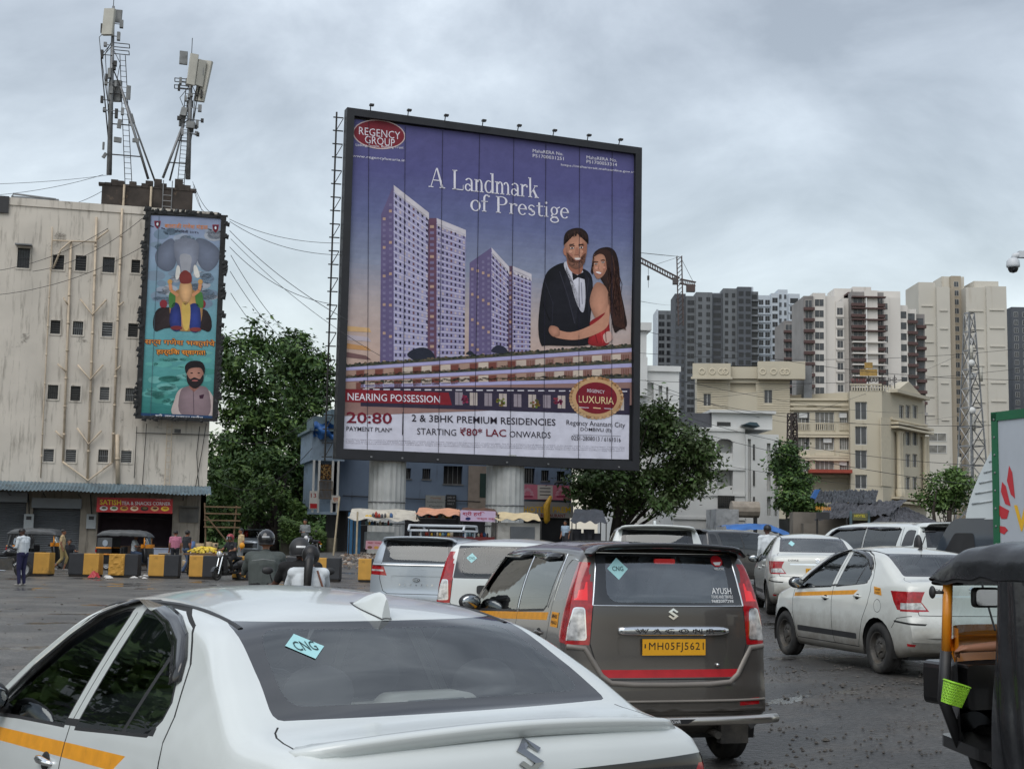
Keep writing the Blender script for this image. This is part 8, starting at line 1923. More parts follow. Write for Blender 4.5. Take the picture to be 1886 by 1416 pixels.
 for s in(-1,1):l=MB();l.box(s*.5-.06,s*.5+.06,-1.30,-1.25,.75,.88);l.build('tail_light',M_REDLT,X)
 if curtain:
  s=-1 if curtain_side=='L' else 1;c=MB();c.smooth=True
  def cur(u,v):
   y=-1.18+(1.40 if near else 1.12)*u;z=1.46-(1.24 if near else .62)*v;return(s*(.655+.022*math.sin(y*17+v*2)+.016*math.sin(y*41+v*5)+.012*math.sin(v*9+y*6)*v+.03*v*math.sin(y*4)),y+.02*math.sin(v*6+u*5)*u+.06*v*(u>.9),z)
  c.grid(60,16,cur);c.build('side_curtain',M_HOOD,X,fix=False)
 return X
def place_rickshaws():
 X=rickshaw((3.90,9.10,0.0),R_(23),'black hooded auto rickshaw with a side curtain cut by the picture edge',M_HOOD,near=True)
 b=MB();b.smooth=True
 for k,(y0,z0)in enumerate(((0,0),)):
  n=14
 def lattice_basket():
  o=empty('plastic_basket',(0,0,0),0,'lime green plastic basket hung inside the near auto rickshaw','basket');m=mat('lime_plastic',S(150,205,60),.4,var=.06)
  bk=MB();n=24
  def P(t,z):a=2*PI*t;r=.075+.022*(z/.17);q=.5;return(r*1.15*math.copysign(abs(math.cos(a))**q,math.cos(a)),r*.75*math.copysign(abs(math.sin(a))**q,math.sin(a)),z)
  for lv in range(9):
   z=.17*lv/8;h=.009 if lv not in(0,8)else .014
   for i in range(n):a,c=P(i/n,z),P((i+1)/n,z);k=len(bk.v);bk.v+=[a,c,(c[0],c[1],z+h),(a[0],a[1],z+h)];bk.face((k,k+1,k+2,k+3))
  for i in range(n):
   for d in(1,-1):
    for lv in range(0,8,2):z0,z1=.17*lv/8,.17*(lv+2)/8;a,c=P(i/n,z0),P((i+d)/n,z1);k=len(bk.v);bk.v+=[a,(a[0]*.98,a[1]*.98,z0+.012),(c[0]*.98,c[1]*.98,z1+.012),c];bk.face((k,k+1,k+2,k+3))
  bk.face([len(bk.v)+i for i in range(n)]);bk.v+=[P(i/n,.002)for i in range(n)]
  bk.build('mesh_wall',m,o,fix=False)
  rim=MB();rim.smooth=True;rim.tube([P(i/n,.175)for i in range(n)]+[P(0,.175)],.007,6);rim.build('rim',m,o)
  return o
 o=lattice_basket();p=atY(1752,1297,9.25);o.location=p;o.rotation_euler=(.15,.25,.5);o.scale=(.82,.82,.82)
 return X
RICK=place_rickshaws()
rickshaw((atY(72,1040,60).x,60,0),R_(-92),'dark hooded auto rickshaw parked behind the man in the white shirt',M_HOODG,curtain=True,curtain_side='R')
rickshaw((atY(236,1045,59.5).x,59.5,0),R_(-90),'yellow and black auto rickshaw parked before the tea shop',M_HOODG,curtain=False)
# the lorry on the right
def lorry():
 Y=21.5;c0=atY(1833,985,Y);yaw=R_(19)
 X=empty('lorry',(c0.x,c0.y,0.3),yaw,'lorry with a grey cab deflector and green edged box at the right edge','lorry')
 wht=car_paint('cab_grey',(0.50,0.54,0.55),dirt=.2);grn=mat('green_edge',S(20,96,62),.45,var=.1);blu=car_paint('cab_blue',(0.045,0.06,0.08),dirt=.2)
 zt=atY(1850,768,Y+.5).z-.3;zb=0.95;W=2.0;L=5.2
 b=MB();b.box(0.0,W,-L,0.0,zb,zt);b.build('box_body',mat('box_panel',S(176,182,190),.5,var=.05,stain=S(140,140,140),stain_scale=.6,stain_lo=.62),X)
 b=MB();e=.10
 for(y0,y1,z0,z1)in((-.12,.02,zb,zt),(-L,-.12,zt-.12,zt+.02),(-L,-.12,zb-.02,zb+.12)):b.box(-.02,.03,y0,y1,z0,z1)
 b.box(-.02,W+.02,-.10,.025,zt-.12,zt+.022);b.box(W-.1,W+.02,-.10,.025,zb,zt-.12);b.build('edge_frame',grn,X)
 rv=MB();rv.smooth=True
 for k in range(9):rv.sphere((-.024,-.05,zb+.2+k*(zt-zb-.3)/8),(.012,.02,.02),8,5)
 rv.build('rivet_row',M_GALV,X)
 A=MB();yw=Matrix.Rotation(yaw,3,'Z');O=Vector((c0.x,c0.y,.3));n_=yw@Vector((1,0,0))
 def loc(px,py):d=ray(px,py);t=(O-CO).dot(n_)/d.dot(n_);p=yw.transposed()@(CO+d*t-O);return(-.006,p.y,p.z)
 for q in([(1859,857),(1865,870),(1870,918),(1862,910),(1855,885)],[(1846,887),(1853,895),(1862,932),(1852,928),(1844,905)],[(1841,930),(1848,934),(1859,940),(1855,955),(1845,955),(1840,945)],[(1842,968),(1852,970),(1857,976),(1850,984),(1842,980)]):A.poly([loc(*p)for p in q])
 A.build('leaf_emblem',mat('leaf_red',S(188,46,56),.5,var=.04),X,fix=False)
 A=MB();me=text_mesh('VRL',1.0,.03);bx=text_bounds(me);p0=loc(1869,978);p1=loc(1869,930);h=p1[2]-p0[2]
 for v in me.vertices:A.v.append((-.006,p0[1]-(v.co.x-bx[0])*h*1.15,p0[2]+(v.co.y-bx[1])/(bx[3]-bx[1])*h))
 for f in me.polygons:A.face(f.vertices)
 A.build('lettering',mat('letter_yellow',S(226,176,40),.5,var=.04),X,fix=False)
 zd=atY(1800,955,Y).z-.3;d=MB();d.smooth=True
 def df(u,v):
  s=u*2-1;hw=.92-.18*v;y=1.08-.86*v**1.6-.25*abs(s)**3;z=zd+(zt-.15-zd)*v;return(W/2+s*hw,y,z)
 d.grid(20,14,df);d.build('wind_deflector',wht,X,fix=False)
 for s in(-1,1):
  d=MB();d.smooth=True
  k0=len(d.v);n=14
  for i in range(n+1):
   q=df(0 if s<0 else 1,i/n);d.v+=[q,(q[0]-s*0+(-.03 if s<0 else .03),.10,q[2])]
  for i in range(n):a=k0+2*i;d.face((a,a+1,a+3,a+2))
  d.build('deflector_side',wht,X,fix=False)
 for i in range(6):
  v=.18+.11*i;q=df(0,v);b=MB();b.smooth=True;b.tube([(q[0]-.012,q[1]-.10,q[2]-.02),(q[0]-.03,.16,q[2]+.02)],.018,6);b.build('deflector_rib',wht,X)
 c=MB();c.smooth=False;c.prism(rpoly([(.08,.55),(1.5,.55),(1.62,1.0),(1.6,1.35),(1.15,zd+.02),(.08,zd+.02)],[.02,.1,.1,.1,.2,.05]),.06,W-.06,'yz');c.build('cab',blu,X)
 w=MB();w.poly([(.054,y,z)for y,z in rpoly([(.55,1.25),(1.40,1.25),(1.08,zd-.22),(.60,zd-.22)],.06)]);w.build('side_window',M_BLKPL,X,fix=False)
 w=MB();k=[(1.58,1.42),(1.20,zd-.1)];w.poly([(.2,k[0][0]+.02,k[0][1]),(W-.2,k[0][0]+.02,k[0][1]),(W-.25,k[1][0]+.025,k[1][1]),(.25,k[1][0]+.025,k[1][1])]);w.build('windscreen',M_BLKGL,X,fix=False)
 m=MB();m.smooth=True;m.sphere((-.18,1.75,zd-.45),(.06,.10,.20),10,8);m.tube([(-.12,1.7,zd-.2),(.1,1.65,zd-.2)],.015,5);m.build('wing_mirror',M_BLKPL,X)
 b=MB();b.box(.2,W-.2,-L+.2,1.6,.55,.8);b.build('chassis',M_GAP,X)
 for y in(1.0,-3.7):
  for x in(.16,W-.16):wheel(X,x-W/2,y,.40,.24,M_STEEL,28).location.x+=W/2
lorry()
# people: one continuous body each, grown from limbs and fused
SKIN=mat('brown_skin',S(140,96,72),.55,var=.1);SKIN_D=mat('dark_skin',S(78,50,38),.55,var=.1);HAIR=mat('black_hair',(.010,.009,.009),.45,var=.3,vscale=20)
def cloth(n,c):return mat('cloth_'+n,c,.85,var=.14,vscale=5,bump=.5,bscale=9)
CL={k:cloth(k,S(*v))for k,v in dict(white=(206,212,216),navy=(38,38,72),beige=(186,164,126),khaki=(150,132,88),pink=(176,110,132),dark=(34,36,42),orange=(206,110,70),jeans=(66,82,108),olive=(74,80,78),black=(20,20,22),grey=(120,124,126),maroon=(84,36,44)).items()}
SHOE=mat('shoe_grey',S(150,148,144),.7,var=.2);SHOE_D=mat('shoe_dark',S(40,34,32),.6,var=.2)
STAND=dict(pe=(0,0,.96),ch=(0,0,1.28),ne=(0,.0,1.46),he=(0,.025,1.585),sL=(-.185,0,1.39),eL=(-.235,-.03,1.12),hL=(-.235,.07,.88),sR=(.185,0,1.39),eR=(.235,-.03,1.12),hR=(.235,.07,.88),pL=(-.09,0,.92),kL=(-.10,.02,.50),aL=(-.105,-.02,.085),pR=(.09,0,.92),kR=(.10,.02,.50),aR=(.105,-.02,.085))
SEAT=dict(STAND,pe=(0,0,.10),ch=(0,.02,.42),ne=(0,.04,.62),he=(0,.07,.745),sL=(-.19,.02,.55),sR=(.19,.02,.55),eL=(-.27,.16,.33),eR=(.27,.16,.33),hL=(-.27,.40,.36),hR=(.27,.40,.36),pL=(-.10,.02,.08),pR=(.10,.02,.08),kL=(-.20,.40,.02),kR=(.20,.40,.02),aL=(-.20,.34,-.38),aR=(.20,.34,-.38))
def person(label,loc,yaw,J,top,leg,skin=SKIN,shoe=SHOE_D,sleeve='short',hair=True,vox=.016,k=1.0,face=True,sit=False,bulk=1.0,group=None):
 X=empty('person',loc,yaw,label,'person',group);P=[]
 V=lambda n:Vector(J[n]);ms=[top,leg,skin,shoe]
 def cap(a,b,ra,rb,m):P.append((Vector(a),Vector(b),ra,rb,m))
 pe,ch,ne,he=V('pe'),V('ch'),V('ne'),V('he');f=bulk;up=(ne-pe).normalized()
 for s in(-1,1):cap(pe+Vector((s*.07,0,0)),ch+Vector((s*.085,0,.02)),.105*f,.115*f,0);cap(pe+Vector((s*.075,-.01,-.02)),pe+Vector((s*.07,0,.06)),.112*f,.10*f,1)
 cap(pe+up*.06,ch,.12*f,.125*f,0);cap(V('sL'),V('sR'),.072*f,.072*f,0);cap(ch,ne-up*.06,.13*f,.085*f,0);cap(ne-up*.06,he-up*.02,.052,.05,2)
 fd=Vector((0,1,0));fd=(he-ne)if False else fd
 hd=J.get('look',(0,1,0));hd=Vector(hd).normalized();hu=Vector((0,0,1));hr=hd.cross(hu).normalized();hu=hr.cross(hd)
 cap(he+hu*.035-hd*.015,he-hd*.005+hu*.03,.092,.090,2);cap(he-hu*.03+hd*.02,he-hu*.07+hd*.035,.070,.050,2);cap(he+hd*.085+hu*.0,he+hd*.108-hu*.03,.010,.016,2)
 for s in(-1,1):cap(he+hr*s*.085-hu*.0,he+hr*s*.09-hu*.035,.018,.014,2)
 for q in 'LR':
  s=-1 if q=='L' else 1;sh,el,ha=V('s'+q),V('e'+q),V('h'+q);d=(ha-el).normalized()
  cap(sh,sh+(el-sh)*.62,.062*f,.052*f,0);cap(sh+(el-sh)*.55,el,.047,.041,0 if sleeve=='long' else 2);cap(el,ha,.042,.028,0 if sleeve=='long' else 2)
  pl=ha+d*.055;o=d.cross(Vector((0,0,1)));o=o.normalized()if o.length>.1 else Vector((1,0,0));n=d.cross(o);cl=J.get('curl',.5)
  cap(ha,pl,.026,.030,2)
  for i in range(4):
   a=pl+o*(i-1.5)*.019+d*.015;b=a+d*.035*(1-cl*.3)+n*.02*cl;c=b+d*.032*(1-cl)+n*.04*cl;cap(a,b,.0095,.009,2);cap(b,c,.009,.0075,2)
  cap(ha+o*.02*s+d*.015,pl+o*.052*s+n*.012*cl,.011,.010,2);cap(pl+o*.052*s+n*.012*cl,pl+o*.045*s+d*.03+n*.02*cl,.010,.008,2)
  hp,kn,an=V('p'+q),V('k'+q),V('a'+q);ll=J.get('legcut',1.0)
  cap(hp,kn,.092*f,.066*f,1)
  if ll>=1:cap(kn,an+Vector((0,0,.02)),.062,.052,1)
  else:cap(kn,kn+(an-kn)*ll,.068,.062,1);cap(kn+(an-kn)*ll*.8,an,.046,.036,2)
  fo=Vector(J.get('foot',(0,1,0)));cap(an+Vector((0,0,-.045))-fo*.05,an+Vector((0,0,-.05))+fo*.15,.036,.032,3)
 mb=MB()
 for a,b,ra,rb,m in P:
  d=b-a;L=max(d.length,1e-4);z=d/L;x=z.orthogonal().normalized();y=z.cross(x);k0=len(mb.v);rings=[];N=10
  for i in range(4):t=-PI/2+PI/2*i/3.0;rings.append((ra*math.cos(t),ra*math.sin(t)))
  for i in range(4):t=PI/2*i/3.0;rings.append((rb*math.cos(t),L+rb*math.sin(t)))
  for r,h in rings:
   for j in range(N):w=2*PI*j/N;mb.v.append(tuple(a+z*h+(x*math.cos(w)+y*math.sin(w))*max(r,.0004)))
  for i in range(len(rings)-1):
   for j in range(N):e=k0+i*N+j;g=k0+i*N+(j+1)%N;mb.face((e,g,g+N,e+N))
 o=mb.build('body',ms,X)
 r=o.modifiers.new('fuse','REMESH');r.mode='VOXEL';r.voxel_size=vox;sm=o.modifiers.new('even','SMOOTH');sm.iterations=4;sm.factor=.5
 dg=bpy.context.evaluated_depsgraph_get();me=bpy.data.meshes.new_from_object(o.evaluated_get(dg),depsgraph=dg);old=o.data;o.modifiers.clear();o.data=me;bpy.data.meshes.remove(old);me.name='body'
 me.materials.clear();[me.materials.append(m)for m in ms]
 for p in me.polygons:
  c=p.center;best=9;bm_=0
  for a,b,ra,rb,m in P:
   d=b-a;t=max(0,min(1,(c-a).dot(d)/max(d.length_squared,1e-8)));q=(c-a-d*t).length-(ra+(rb-ra)*t)
   if q<best:best=q;bm_=m
  p.material_index=bm_;p.use_smooth=True
 if hair:
  h=MB();h.smooth=True;Mx=Matrix((hr,hd,hu)).transposed()
  def hf(u,v):
   th=v*(1.9 if hair==True else 2.3);a=2*PI*u;fr=max(0,math.sin(a));th*=1-.42*fr;return he+Mx@Vector((.099*math.sin(th)*math.cos(a),-.008+.112*math.sin(th)*math.sin(a),.035+.102*math.cos(th)))
  h.grid(18,8,hf);h.build('hair',HAIR,X,fix=False)
 if face:
  for s in(-1,1):e=MB();e.smooth=True;e.sphere(he+hd*.080+hr*s*.032+hu*.012,(.011,.008,.006),8,5);e.build('eye',HAIR,X)
  e=MB();e.smooth=True;e.sphere(he+hd*.078-hu*.058,(.020,.008,.005),8,5);e.build('mouth',mat('lip',S(96,52,48),.5),X)
 X.scale=(k,k,k);return X
def helmet(label,loc,yaw,m,band=None,stripe=None):
 X=empty('crash_helmet',loc,yaw,label,'helmet');h=MB();h.smooth=True
 def sh(u,v):a=2*PI*u;th=.02+v*2.05;fr=max(0,math.sin(a));r=1-.06*(th>1.6);th=th*(1-.38*fr);return(.130*math.sin(th)*math.cos(a)*r,.155*math.sin(th)*math.sin(a),.145*math.cos(th))
 h.grid(28,14,sh);h.build('shell',m,X,fix=False);r=MB();r.smooth=True;r.tube([Vector(sh(i/28,1))for i in range(29)],.010,6);r.build('rim',M_BLKPL,X)
 v=MB();v.smooth=True;v.grid(14,5,lambda a,b:(lambda t,z:(.128*math.cos(t),.150*math.sin(t),z))(PI*.12+PI*.76*a,.05-.11*b));v.build('visor',M_GLASSD,X,fix=False)
 if band:b=MB();b.smooth=True;b.grid(16,3,lambda a,b_:(lambda p:(p[0]*1.012,p[1]*1.012,p[2]*1.012))(sh(.68+.14*a,.60+.08*b_)));b.build('shell_band',band,X,fix=False)
 return X
def motorbike(label,loc,yaw,group=None,tank=M_BLKGL,scooter=False):
 X=empty('scooter' if scooter else 'motorcycle',loc,yaw,label,'scooter' if scooter else 'motorcycle',group);R=.23 if scooter else .30
 for y in(-.62,.66):w=wheel(X,.001,y,R,.10,M_ALLOY if not scooter else M_STEEL,26,spokes=False)
 b=MB();b.smooth=True;b.tube([(0,-.55,.78),(0,-.2,.80),(0,.12,.78)],[.11,.14,.09],10);b.v=[(x,y,.78+(z-.78)*.55)for x,y,z in b.v];b.build('saddle',M_SEAT,X)
 if scooter:
  b=MB();b.smooth=True;b.tube([(0,-.85,.62),(0,-.45,.58),(0,-.05,.45)],[.10,.19,.12],12);b.tube([(0,-.05,.30),(0,.38,.30)],.14,8);b.build('tail_body',tank,X)
  b=MB();b.smooth=True;b.grid(10,6,lambda u,v:(-.22+.44*u,.42+.10*v-.10*abs(2*u-1)**2,.32+.58*v));b.build('leg_shield',tank,X,fix=False)
 else:
  b=MB();b.smooth=True;b.tube([(0,-.02,.80),(0,.18,.88),(0,.42,.84)],[.08,.15,.09],12);b.build('tank',tank,X)
  b=MB();b.box(-.13,.13,-.12,.30,.28,.66);b.tube([(0,.08,.45),(0,.36,.62)],.10,8);b.build('engine',M_STEEL,X)
  b=MB();b.smooth=True;b.tube([(0,-.45,.74),(0,-.85,.80)],[.10,.05],8);b.build('tail_body',tank,X)
 for s in(-1,1):
  b=MB();b.tube([(s*.07,.66,R),(s*.08,.46,.92)],.024,8);b.build('fork_tube',M_CHROME,X)
  b=MB();b.tube([(s*.09,-.62,R),(s*.10,-.42,.70)],.03,8);b.build('rear_damper',M_CHROME,X)
  b=MB();b.tube([(s*.28,.34,1.02),(s*.34,.36,1.20)],.008,5);b.smooth=True;b.sphere((s*.37,.36,1.24),(.07,.02,.045),12,6);b.build('wing_mirror',M_BLKPL,X)
  b=MB();b.smooth=True;b.sphere((s*.14,-.82,.66),(.05,.035,.025),8,5);b.build('indicator',M_YEL,X)
 b=MB();b.smooth=True;b.tube([(-.36,.30,1.02),(-.14,.42,.98),(.14,.42,.98),(.36,.30,1.02)],.015,8);b.build('handlebar',M_BLKPL,X)
 b=MB();b.smooth=True;b.tube([(.16,.1,.25),(.17,-.45,.28),(.17,-.9,.36)],[.03,.05,.045],10);b.build('exhaust_pipe',M_CHROME,X)
 b=MB();b.smooth=True;b.sphere((0,.58,.92),(.11,.08,.12),14,8);b.build('headlight',M_CLRLT,X)
 b=MB();b.smooth=True;b.sphere((0,-.90,.74),(.07,.03,.04),12,6);b.build('tail_light',M_REDLT,X)
 b=MB();b.box(-.09,.09,-.95,-.94,.50,.62);b.build('number_plate',M_PLATEW,X)
 for y in(-.62,.66):b=MB();b.smooth=True;b.grid(10,4,lambda u,v:(-.07+.14*v,y+(R+.05)*math.cos(.3+2.5*u),R+(R+.05)*math.sin(.3+2.5*u)));b.build('mudguard',tank,X,fix=False)
 b=MB();b.tube([(-.07,.1,.26),(-.07,-.62,R)],.03,6);b.tube([(0,.4,.85),(0,-.3,.72)],.03,6);b.build('frame_tube',M_IRON,X)
 return X
def folk():
 def g(px,py):return on_ground(px,py)
 def at(px,Y,z=None):p=atY(px,1000,Y);p.z=gz(p.x,p.y)if z is None else z;return p
 p=g(38,1079)
 J=dict(STAND,he=(0,.06,1.57),look=(0,.8,-.55),eL=(-.26,.02,1.14),hL=(-.06,.27,1.12),eR=(.26,.02,1.14),hR=(.07,.27,1.11))
 person('man in a white shirt and navy trousers looking at his phone on the road',p,R_(68),J,CL['white'],CL['navy'],SKIN_D,SHOE,'long',vox=.014,bulk=1.12,k=1.0)
 f=MB();f.box(-.04,.04,-.008,.008,0,.15);o=f.build('mobile_phone',M_BLKGL);tag(o,'black phone held by the man in the white shirt','phone');M=Matrix.Rotation(R_(68),4,'Z');o.location=p+(M@Vector((0,.36,1.12)));o.rotation_euler=(R_(-60),0,R_(68))
 p=at(115,56.5)
 person('man in a beige shirt and short khaki trousers walking past the shutters',p,R_(-80),dict(STAND,kL=(-.09,.20,.52),aL=(-.09,.10,.09),kR=(.09,.03,.50),aR=(.09,-.30,.12),hL=(-.25,-.10,.88),eL=(-.24,-.12,1.12),legcut=.45),CL['beige'],CL['khaki'],SKIN,SHOE,vox=.018)
 p=at(127,59);b=MB();b.box(-.2,.2,-.2,.2,0,.42);o=b.build('low_stool',M_IRON);o.location=p;tag(o,'low stool by the shutter under the seated person','stool')
 person('person in dark clothes sitting low by the shutter',p+Vector((0,0,.42)),R_(-150),SEAT,CL['dark'],CL['dark'],SKIN,vox=.02)
 person('person in a pink shirt standing at the tea shop counter',at(323,57),R_(15),STAND,CL['pink'],CL['dark'],SKIN,vox=.018)
 person('woman in black with an orange scarf walking past the fruit cart',at(344,55),R_(-40),dict(STAND,kL=(-.09,.16,.52),aR=(.10,-.22,.10)),CL['dark'],CL['jeans'],SKIN,hair='long',vox=.018)
 sc_=MB();sc_.smooth=True;sc_.tube([(-.10,.02,1.46),(.06,.10,1.40),(.13,.08,1.15),(.15,.05,.98)],[.05,.06,.05,.03],8);o=sc_.build('scarf',CL['orange']);o.location=at(344,55);o.rotation_euler=(0,0,R_(-40));tag(o,'orange scarf over the shoulder of the woman in black','scarf')
 person('man in a white shirt sitting in the parked yellow rickshaw',at(247,59.5)+Vector((0,0,.68)),R_(-90),SEAT,CL['white'],CL['jeans'],SKIN,vox=.02)
 p=at(425,49.3);yw=R_(150);motorbike('black scooter by the yellow and black blocks',p,yw,scooter=True)
 RJ=dict(SEAT,pe=(0,-.12,.86),ch=(0,-.06,1.17),ne=(0,0,1.36),he=(0,.04,1.48),sL=(-.19,-.04,1.29),sR=(.19,-.04,1.29),eL=(-.29,.10,1.07),eR=(.29,.10,1.07),hL=(-.32,.32,1.06),hR=(.32,.32,1.06),pL=(-.11,-.10,.84),pR=(.11,-.10,.84),kL=(-.24,.28,.72),kR=(.24,.28,.72),aL=(-.24,.10,.34),aR=(.24,.10,.34))
 M=lambda a,v:Matrix.Rotation(a,3,'Z')@Vector(v)
 person('rider in dark clothes sitting on the black scooter',p,yw,RJ,CL['dark'],CL['black'],SKIN,hair=False,vox=.018);helmet('red and white helmet on the scooter rider',p+M(yw,(0,.03,1.51)),yw,mat('red_helmet',S(150,40,46),.3,coat=.5),mat('white_gloss',(.7,.7,.7),.3))
 person('person in pale clothes with a yellow bag beside the silver hatchback',at(444,56),R_(120),STAND,CL['beige'],CL['grey'],SKIN,vox=.02)
 b=MB();b.smooth=True;b.sphere((0,0,0),(.11,.07,.13),12,8);o=b.build('shoulder_bag',M_YEL);o.location=at(446,55.7)+Vector((0,0,1.02));tag(o,'yellow bag hanging on the person beside the silver hatchback','bag')
 p=at(573,62);motorbike('dark motorcycle parked facing the road below the creeper',p,R_(165),tank=M_ABLK)
 p=at(561,63.5);person('man in a grey jacket standing behind the parked motorcycle',p,R_(170),dict(STAND,hL=(-.08,.26,1.12),hR=(.08,.26,1.12)),CL['grey'],CL['dark'],SKIN,vox=.018,sleeve='long')
 Y=20.0;p=at(490,Y,0);yw=R_(6);motorbike('motorcycle ridden by the man in the olive jacket',p,yw,tank=M_BLKGL)
 RB=dict(RJ,he=(0,.03,1.50),ch=(0,-.10,1.18),pe=(0,-.14,.88))
 person('broad rider in an olive grey jacket seen from behind',p,yw,{k_:(tuple(x*(1.08 if i!=2 else 1.03)for i,x in enumerate(v))if isinstance(v,tuple)else v)for k_,v in RB.items()},CL['olive'],CL['black'],SKIN,hair=False,vox=.013,sleeve='long',bulk=1.38);helmet('glossy black helmet on the rider in the olive jacket',p+M(yw,(0,.02,1.60)),yw,M_BLKGL,mat('silver_print',(.35,.36,.37),.4))
 j=MB();j.smooth=True;j.tube([(-.17+.34*i/12,-.335-.02*math.sin(PI*i/12),1.335-.004*abs(i-6))for i in range(13)],.006,5);o=j.build('jacket_seam',mat('reflective_grey',S(128,132,132),.4));
 jp=bpy.data.objects[[c.name for c in COL.objects if c.get('label')=='broad rider in an olive grey jacket seen from behind'][0]];o.parent=jp;o.location=(0,.035,-.02)
 Y=16.2;p=at(556,Y,0);yw=R_(13);motorbike('motorcycle carrying the couple behind the white saloon',p,yw,tank=M_ABLK)
 RC={k_:((v[0],v[1]+.10,v[2])if isinstance(v,tuple)and k_!='look' else v)for k_,v in RJ.items()}
 person('rider in a black shirt in front of the woman in white',p,yw,RC,CL['black'],CL['black'],SKIN_D,hair=False,vox=.014,bulk=1.05);helmet('matt black helmet with a pale rim on the rider in black',p+M(yw,(-.01,.13,1.50)),yw,mat('matt_black',(.03,.03,.032),.55,var=.2),mat('white_gloss',(.7,.7,.7),.3))
 PJ=dict(RJ,pe=(0,-.44,.88),ch=(.01,-.40,1.16),ne=(.02,-.36,1.33),he=(.03,-.33,1.45),sL=(-.165,-.39,1.265),sR=(.185,-.39,1.265),eL=(-.24,-.22,1.04),eR=(.25,-.22,1.04),hL=(-.16,.02,.98),hR=(.16,.02,.98),pL=(-.11,-.42,.86),pR=(.11,-.42,.86),kL=(-.25,-.05,.76),kR=(.25,-.05,.76),aL=(-.25,-.2,.40),aR=(.25,-.2,.40),look=(.25,1,0))
 w=person('woman in a white top with a black ponytail riding pillion',p+Vector((.05,0,-.03)),yw,PJ,CL['white'],CL['grey'],SKIN,hair='long',vox=.012,bulk=.98)
 h=MB();h.smooth=True;h.sphere((.03,-.36,1.475),(.105,.115,.118),16,10);h.tube([(.02,-.46,1.47),(.0,-.535,1.40),(-.01,-.555,1.28),(-.015,-.56,1.14),(-.04,-.555,1.02)],[.045,.055,.05,.045,.015],10);h.build('ponytail',HAIR,w)
 b=MB();b.smooth=True;b.tube([(.10,-.50,1.30),(.17,-.515,1.10),(.24,-.48,.95)],.012,6);b.build('bag_strap',mat('brown_strap',S(110,70,54),.6),w)
 p=at(8,47.0,0);motorbike('dark motorcycle at the left edge behind the standing man',p,R_(-70),tank=M_BLKGL)
 p=at(1414,34);person('man in a white shirt standing beyond the older white saloon',p,R_(10),STAND,CL['white'],CL['dark'],SKIN_D,vox=.016,sleeve='long')
 p=at(1041,70);person('person in a pale blue shirt at the hotel entrance',p,R_(150),STAND,cloth('paleblue',S(150,170,190)),CL['dark'],SKIN,vox=.025)
 c=RICK;Mx=Matrix.Rotation(c.rotation_euler.z,3,'Z')
 D=dict(SEAT,pe=(0,-.02,.82),ch=(0,.02,1.10),ne=(0,.05,1.26),he=(0,.10,1.36),sL=(-.19,.04,1.20),sR=(.19,.04,1.20),eL=(-.42,.28,1.04),eR=(.28,.22,.97),hL=(-.54,.60,.99),hR=(.30,.46,1.02),pL=(-.10,.02,.80),pR=(.10,.02,.80),kL=(-.18,.40,.70),kR=(.18,.40,.70),aL=(-.18,.36,.40),aR=(.18,.36,.40),curl=.9)
 person('driver in a white shirt with his hand on the rickshaw handlebar',c.location,c.rotation_euler.z,D,CL['white'],CL['khaki'],SKIN,vox=.009)
folk()
# barrier blocks, fruit cart, camera, litter
def blocks():
 my=mat('block_yellow',S(196,148,66),.75,var=.12,vscale=3,stain=S(84,66,44),stain_scale=2.6,stain_lo=.56);mk=mat('block_black',S(48,50,54),.75,var=.15,vscale=3,stain=S(96,90,82),stain_scale=2.4,stain_lo=.62);mr=mat('block_base',S(40,36,32),.9,var=.3)
 lab=['black and yellow concrete block behind the man in the white shirt','black and yellow concrete block before the grey shutters','yellow and black block with crumbling yellow paint near the litter','yellow and black concrete block in front of the tea shop','yellow and black concrete block below the fruit cart','yellow and black block half behind the rider in the olive jacket','concrete block between the two groups of riders','yellow and black block right of the woman with the ponytail','yellow and black block beside the silver saloon']
 for i,(x0,xm,x1,yf)in enumerate(((38,66,95,0),(130,157,185,0),(203,232,256,1),(276,304,330,1),(351,376,402,1),(430,455,482,1),(501,527,552,1),(580,603,627,1),(661,685,714,1))):
  Y=50.2;a=atY(x0,1060,Y).x;m_=atY(xm,1060,Y).x;d=atY(x1,1060,Y).x;X=empty('concrete_block',(m_,Y,0),R_((i*37)%7-3),lab[i],'barrier','painted blocks along the road edge');rnd=random.Random(i)
  for(p,q,mm)in((a-m_,0,my if yf else mk),(0,d-m_,mk if yf else my)):
   b=MB();b.smooth=False;n=6
   b.prism(rpoly([(-.30,.07),(.30,.07),(.26,.84),(-.26,.84)],.03,2),p+.001,q-.001,'yz')
   if i==2 and mm is my:b.grid(14,12,lambda u,v:(p+.02+(q-p-.04)*u,-.32-.05*max(0,mnoise.noise(Vector((u*5,v*6,2)))),.08+.74*v))
   b.build('painted_half',mm,X)
  b=MB();b.box(a-m_+.02,d-m_-.02,-.29,.29,0,.07);b.build('base',mr,X)
blocks()
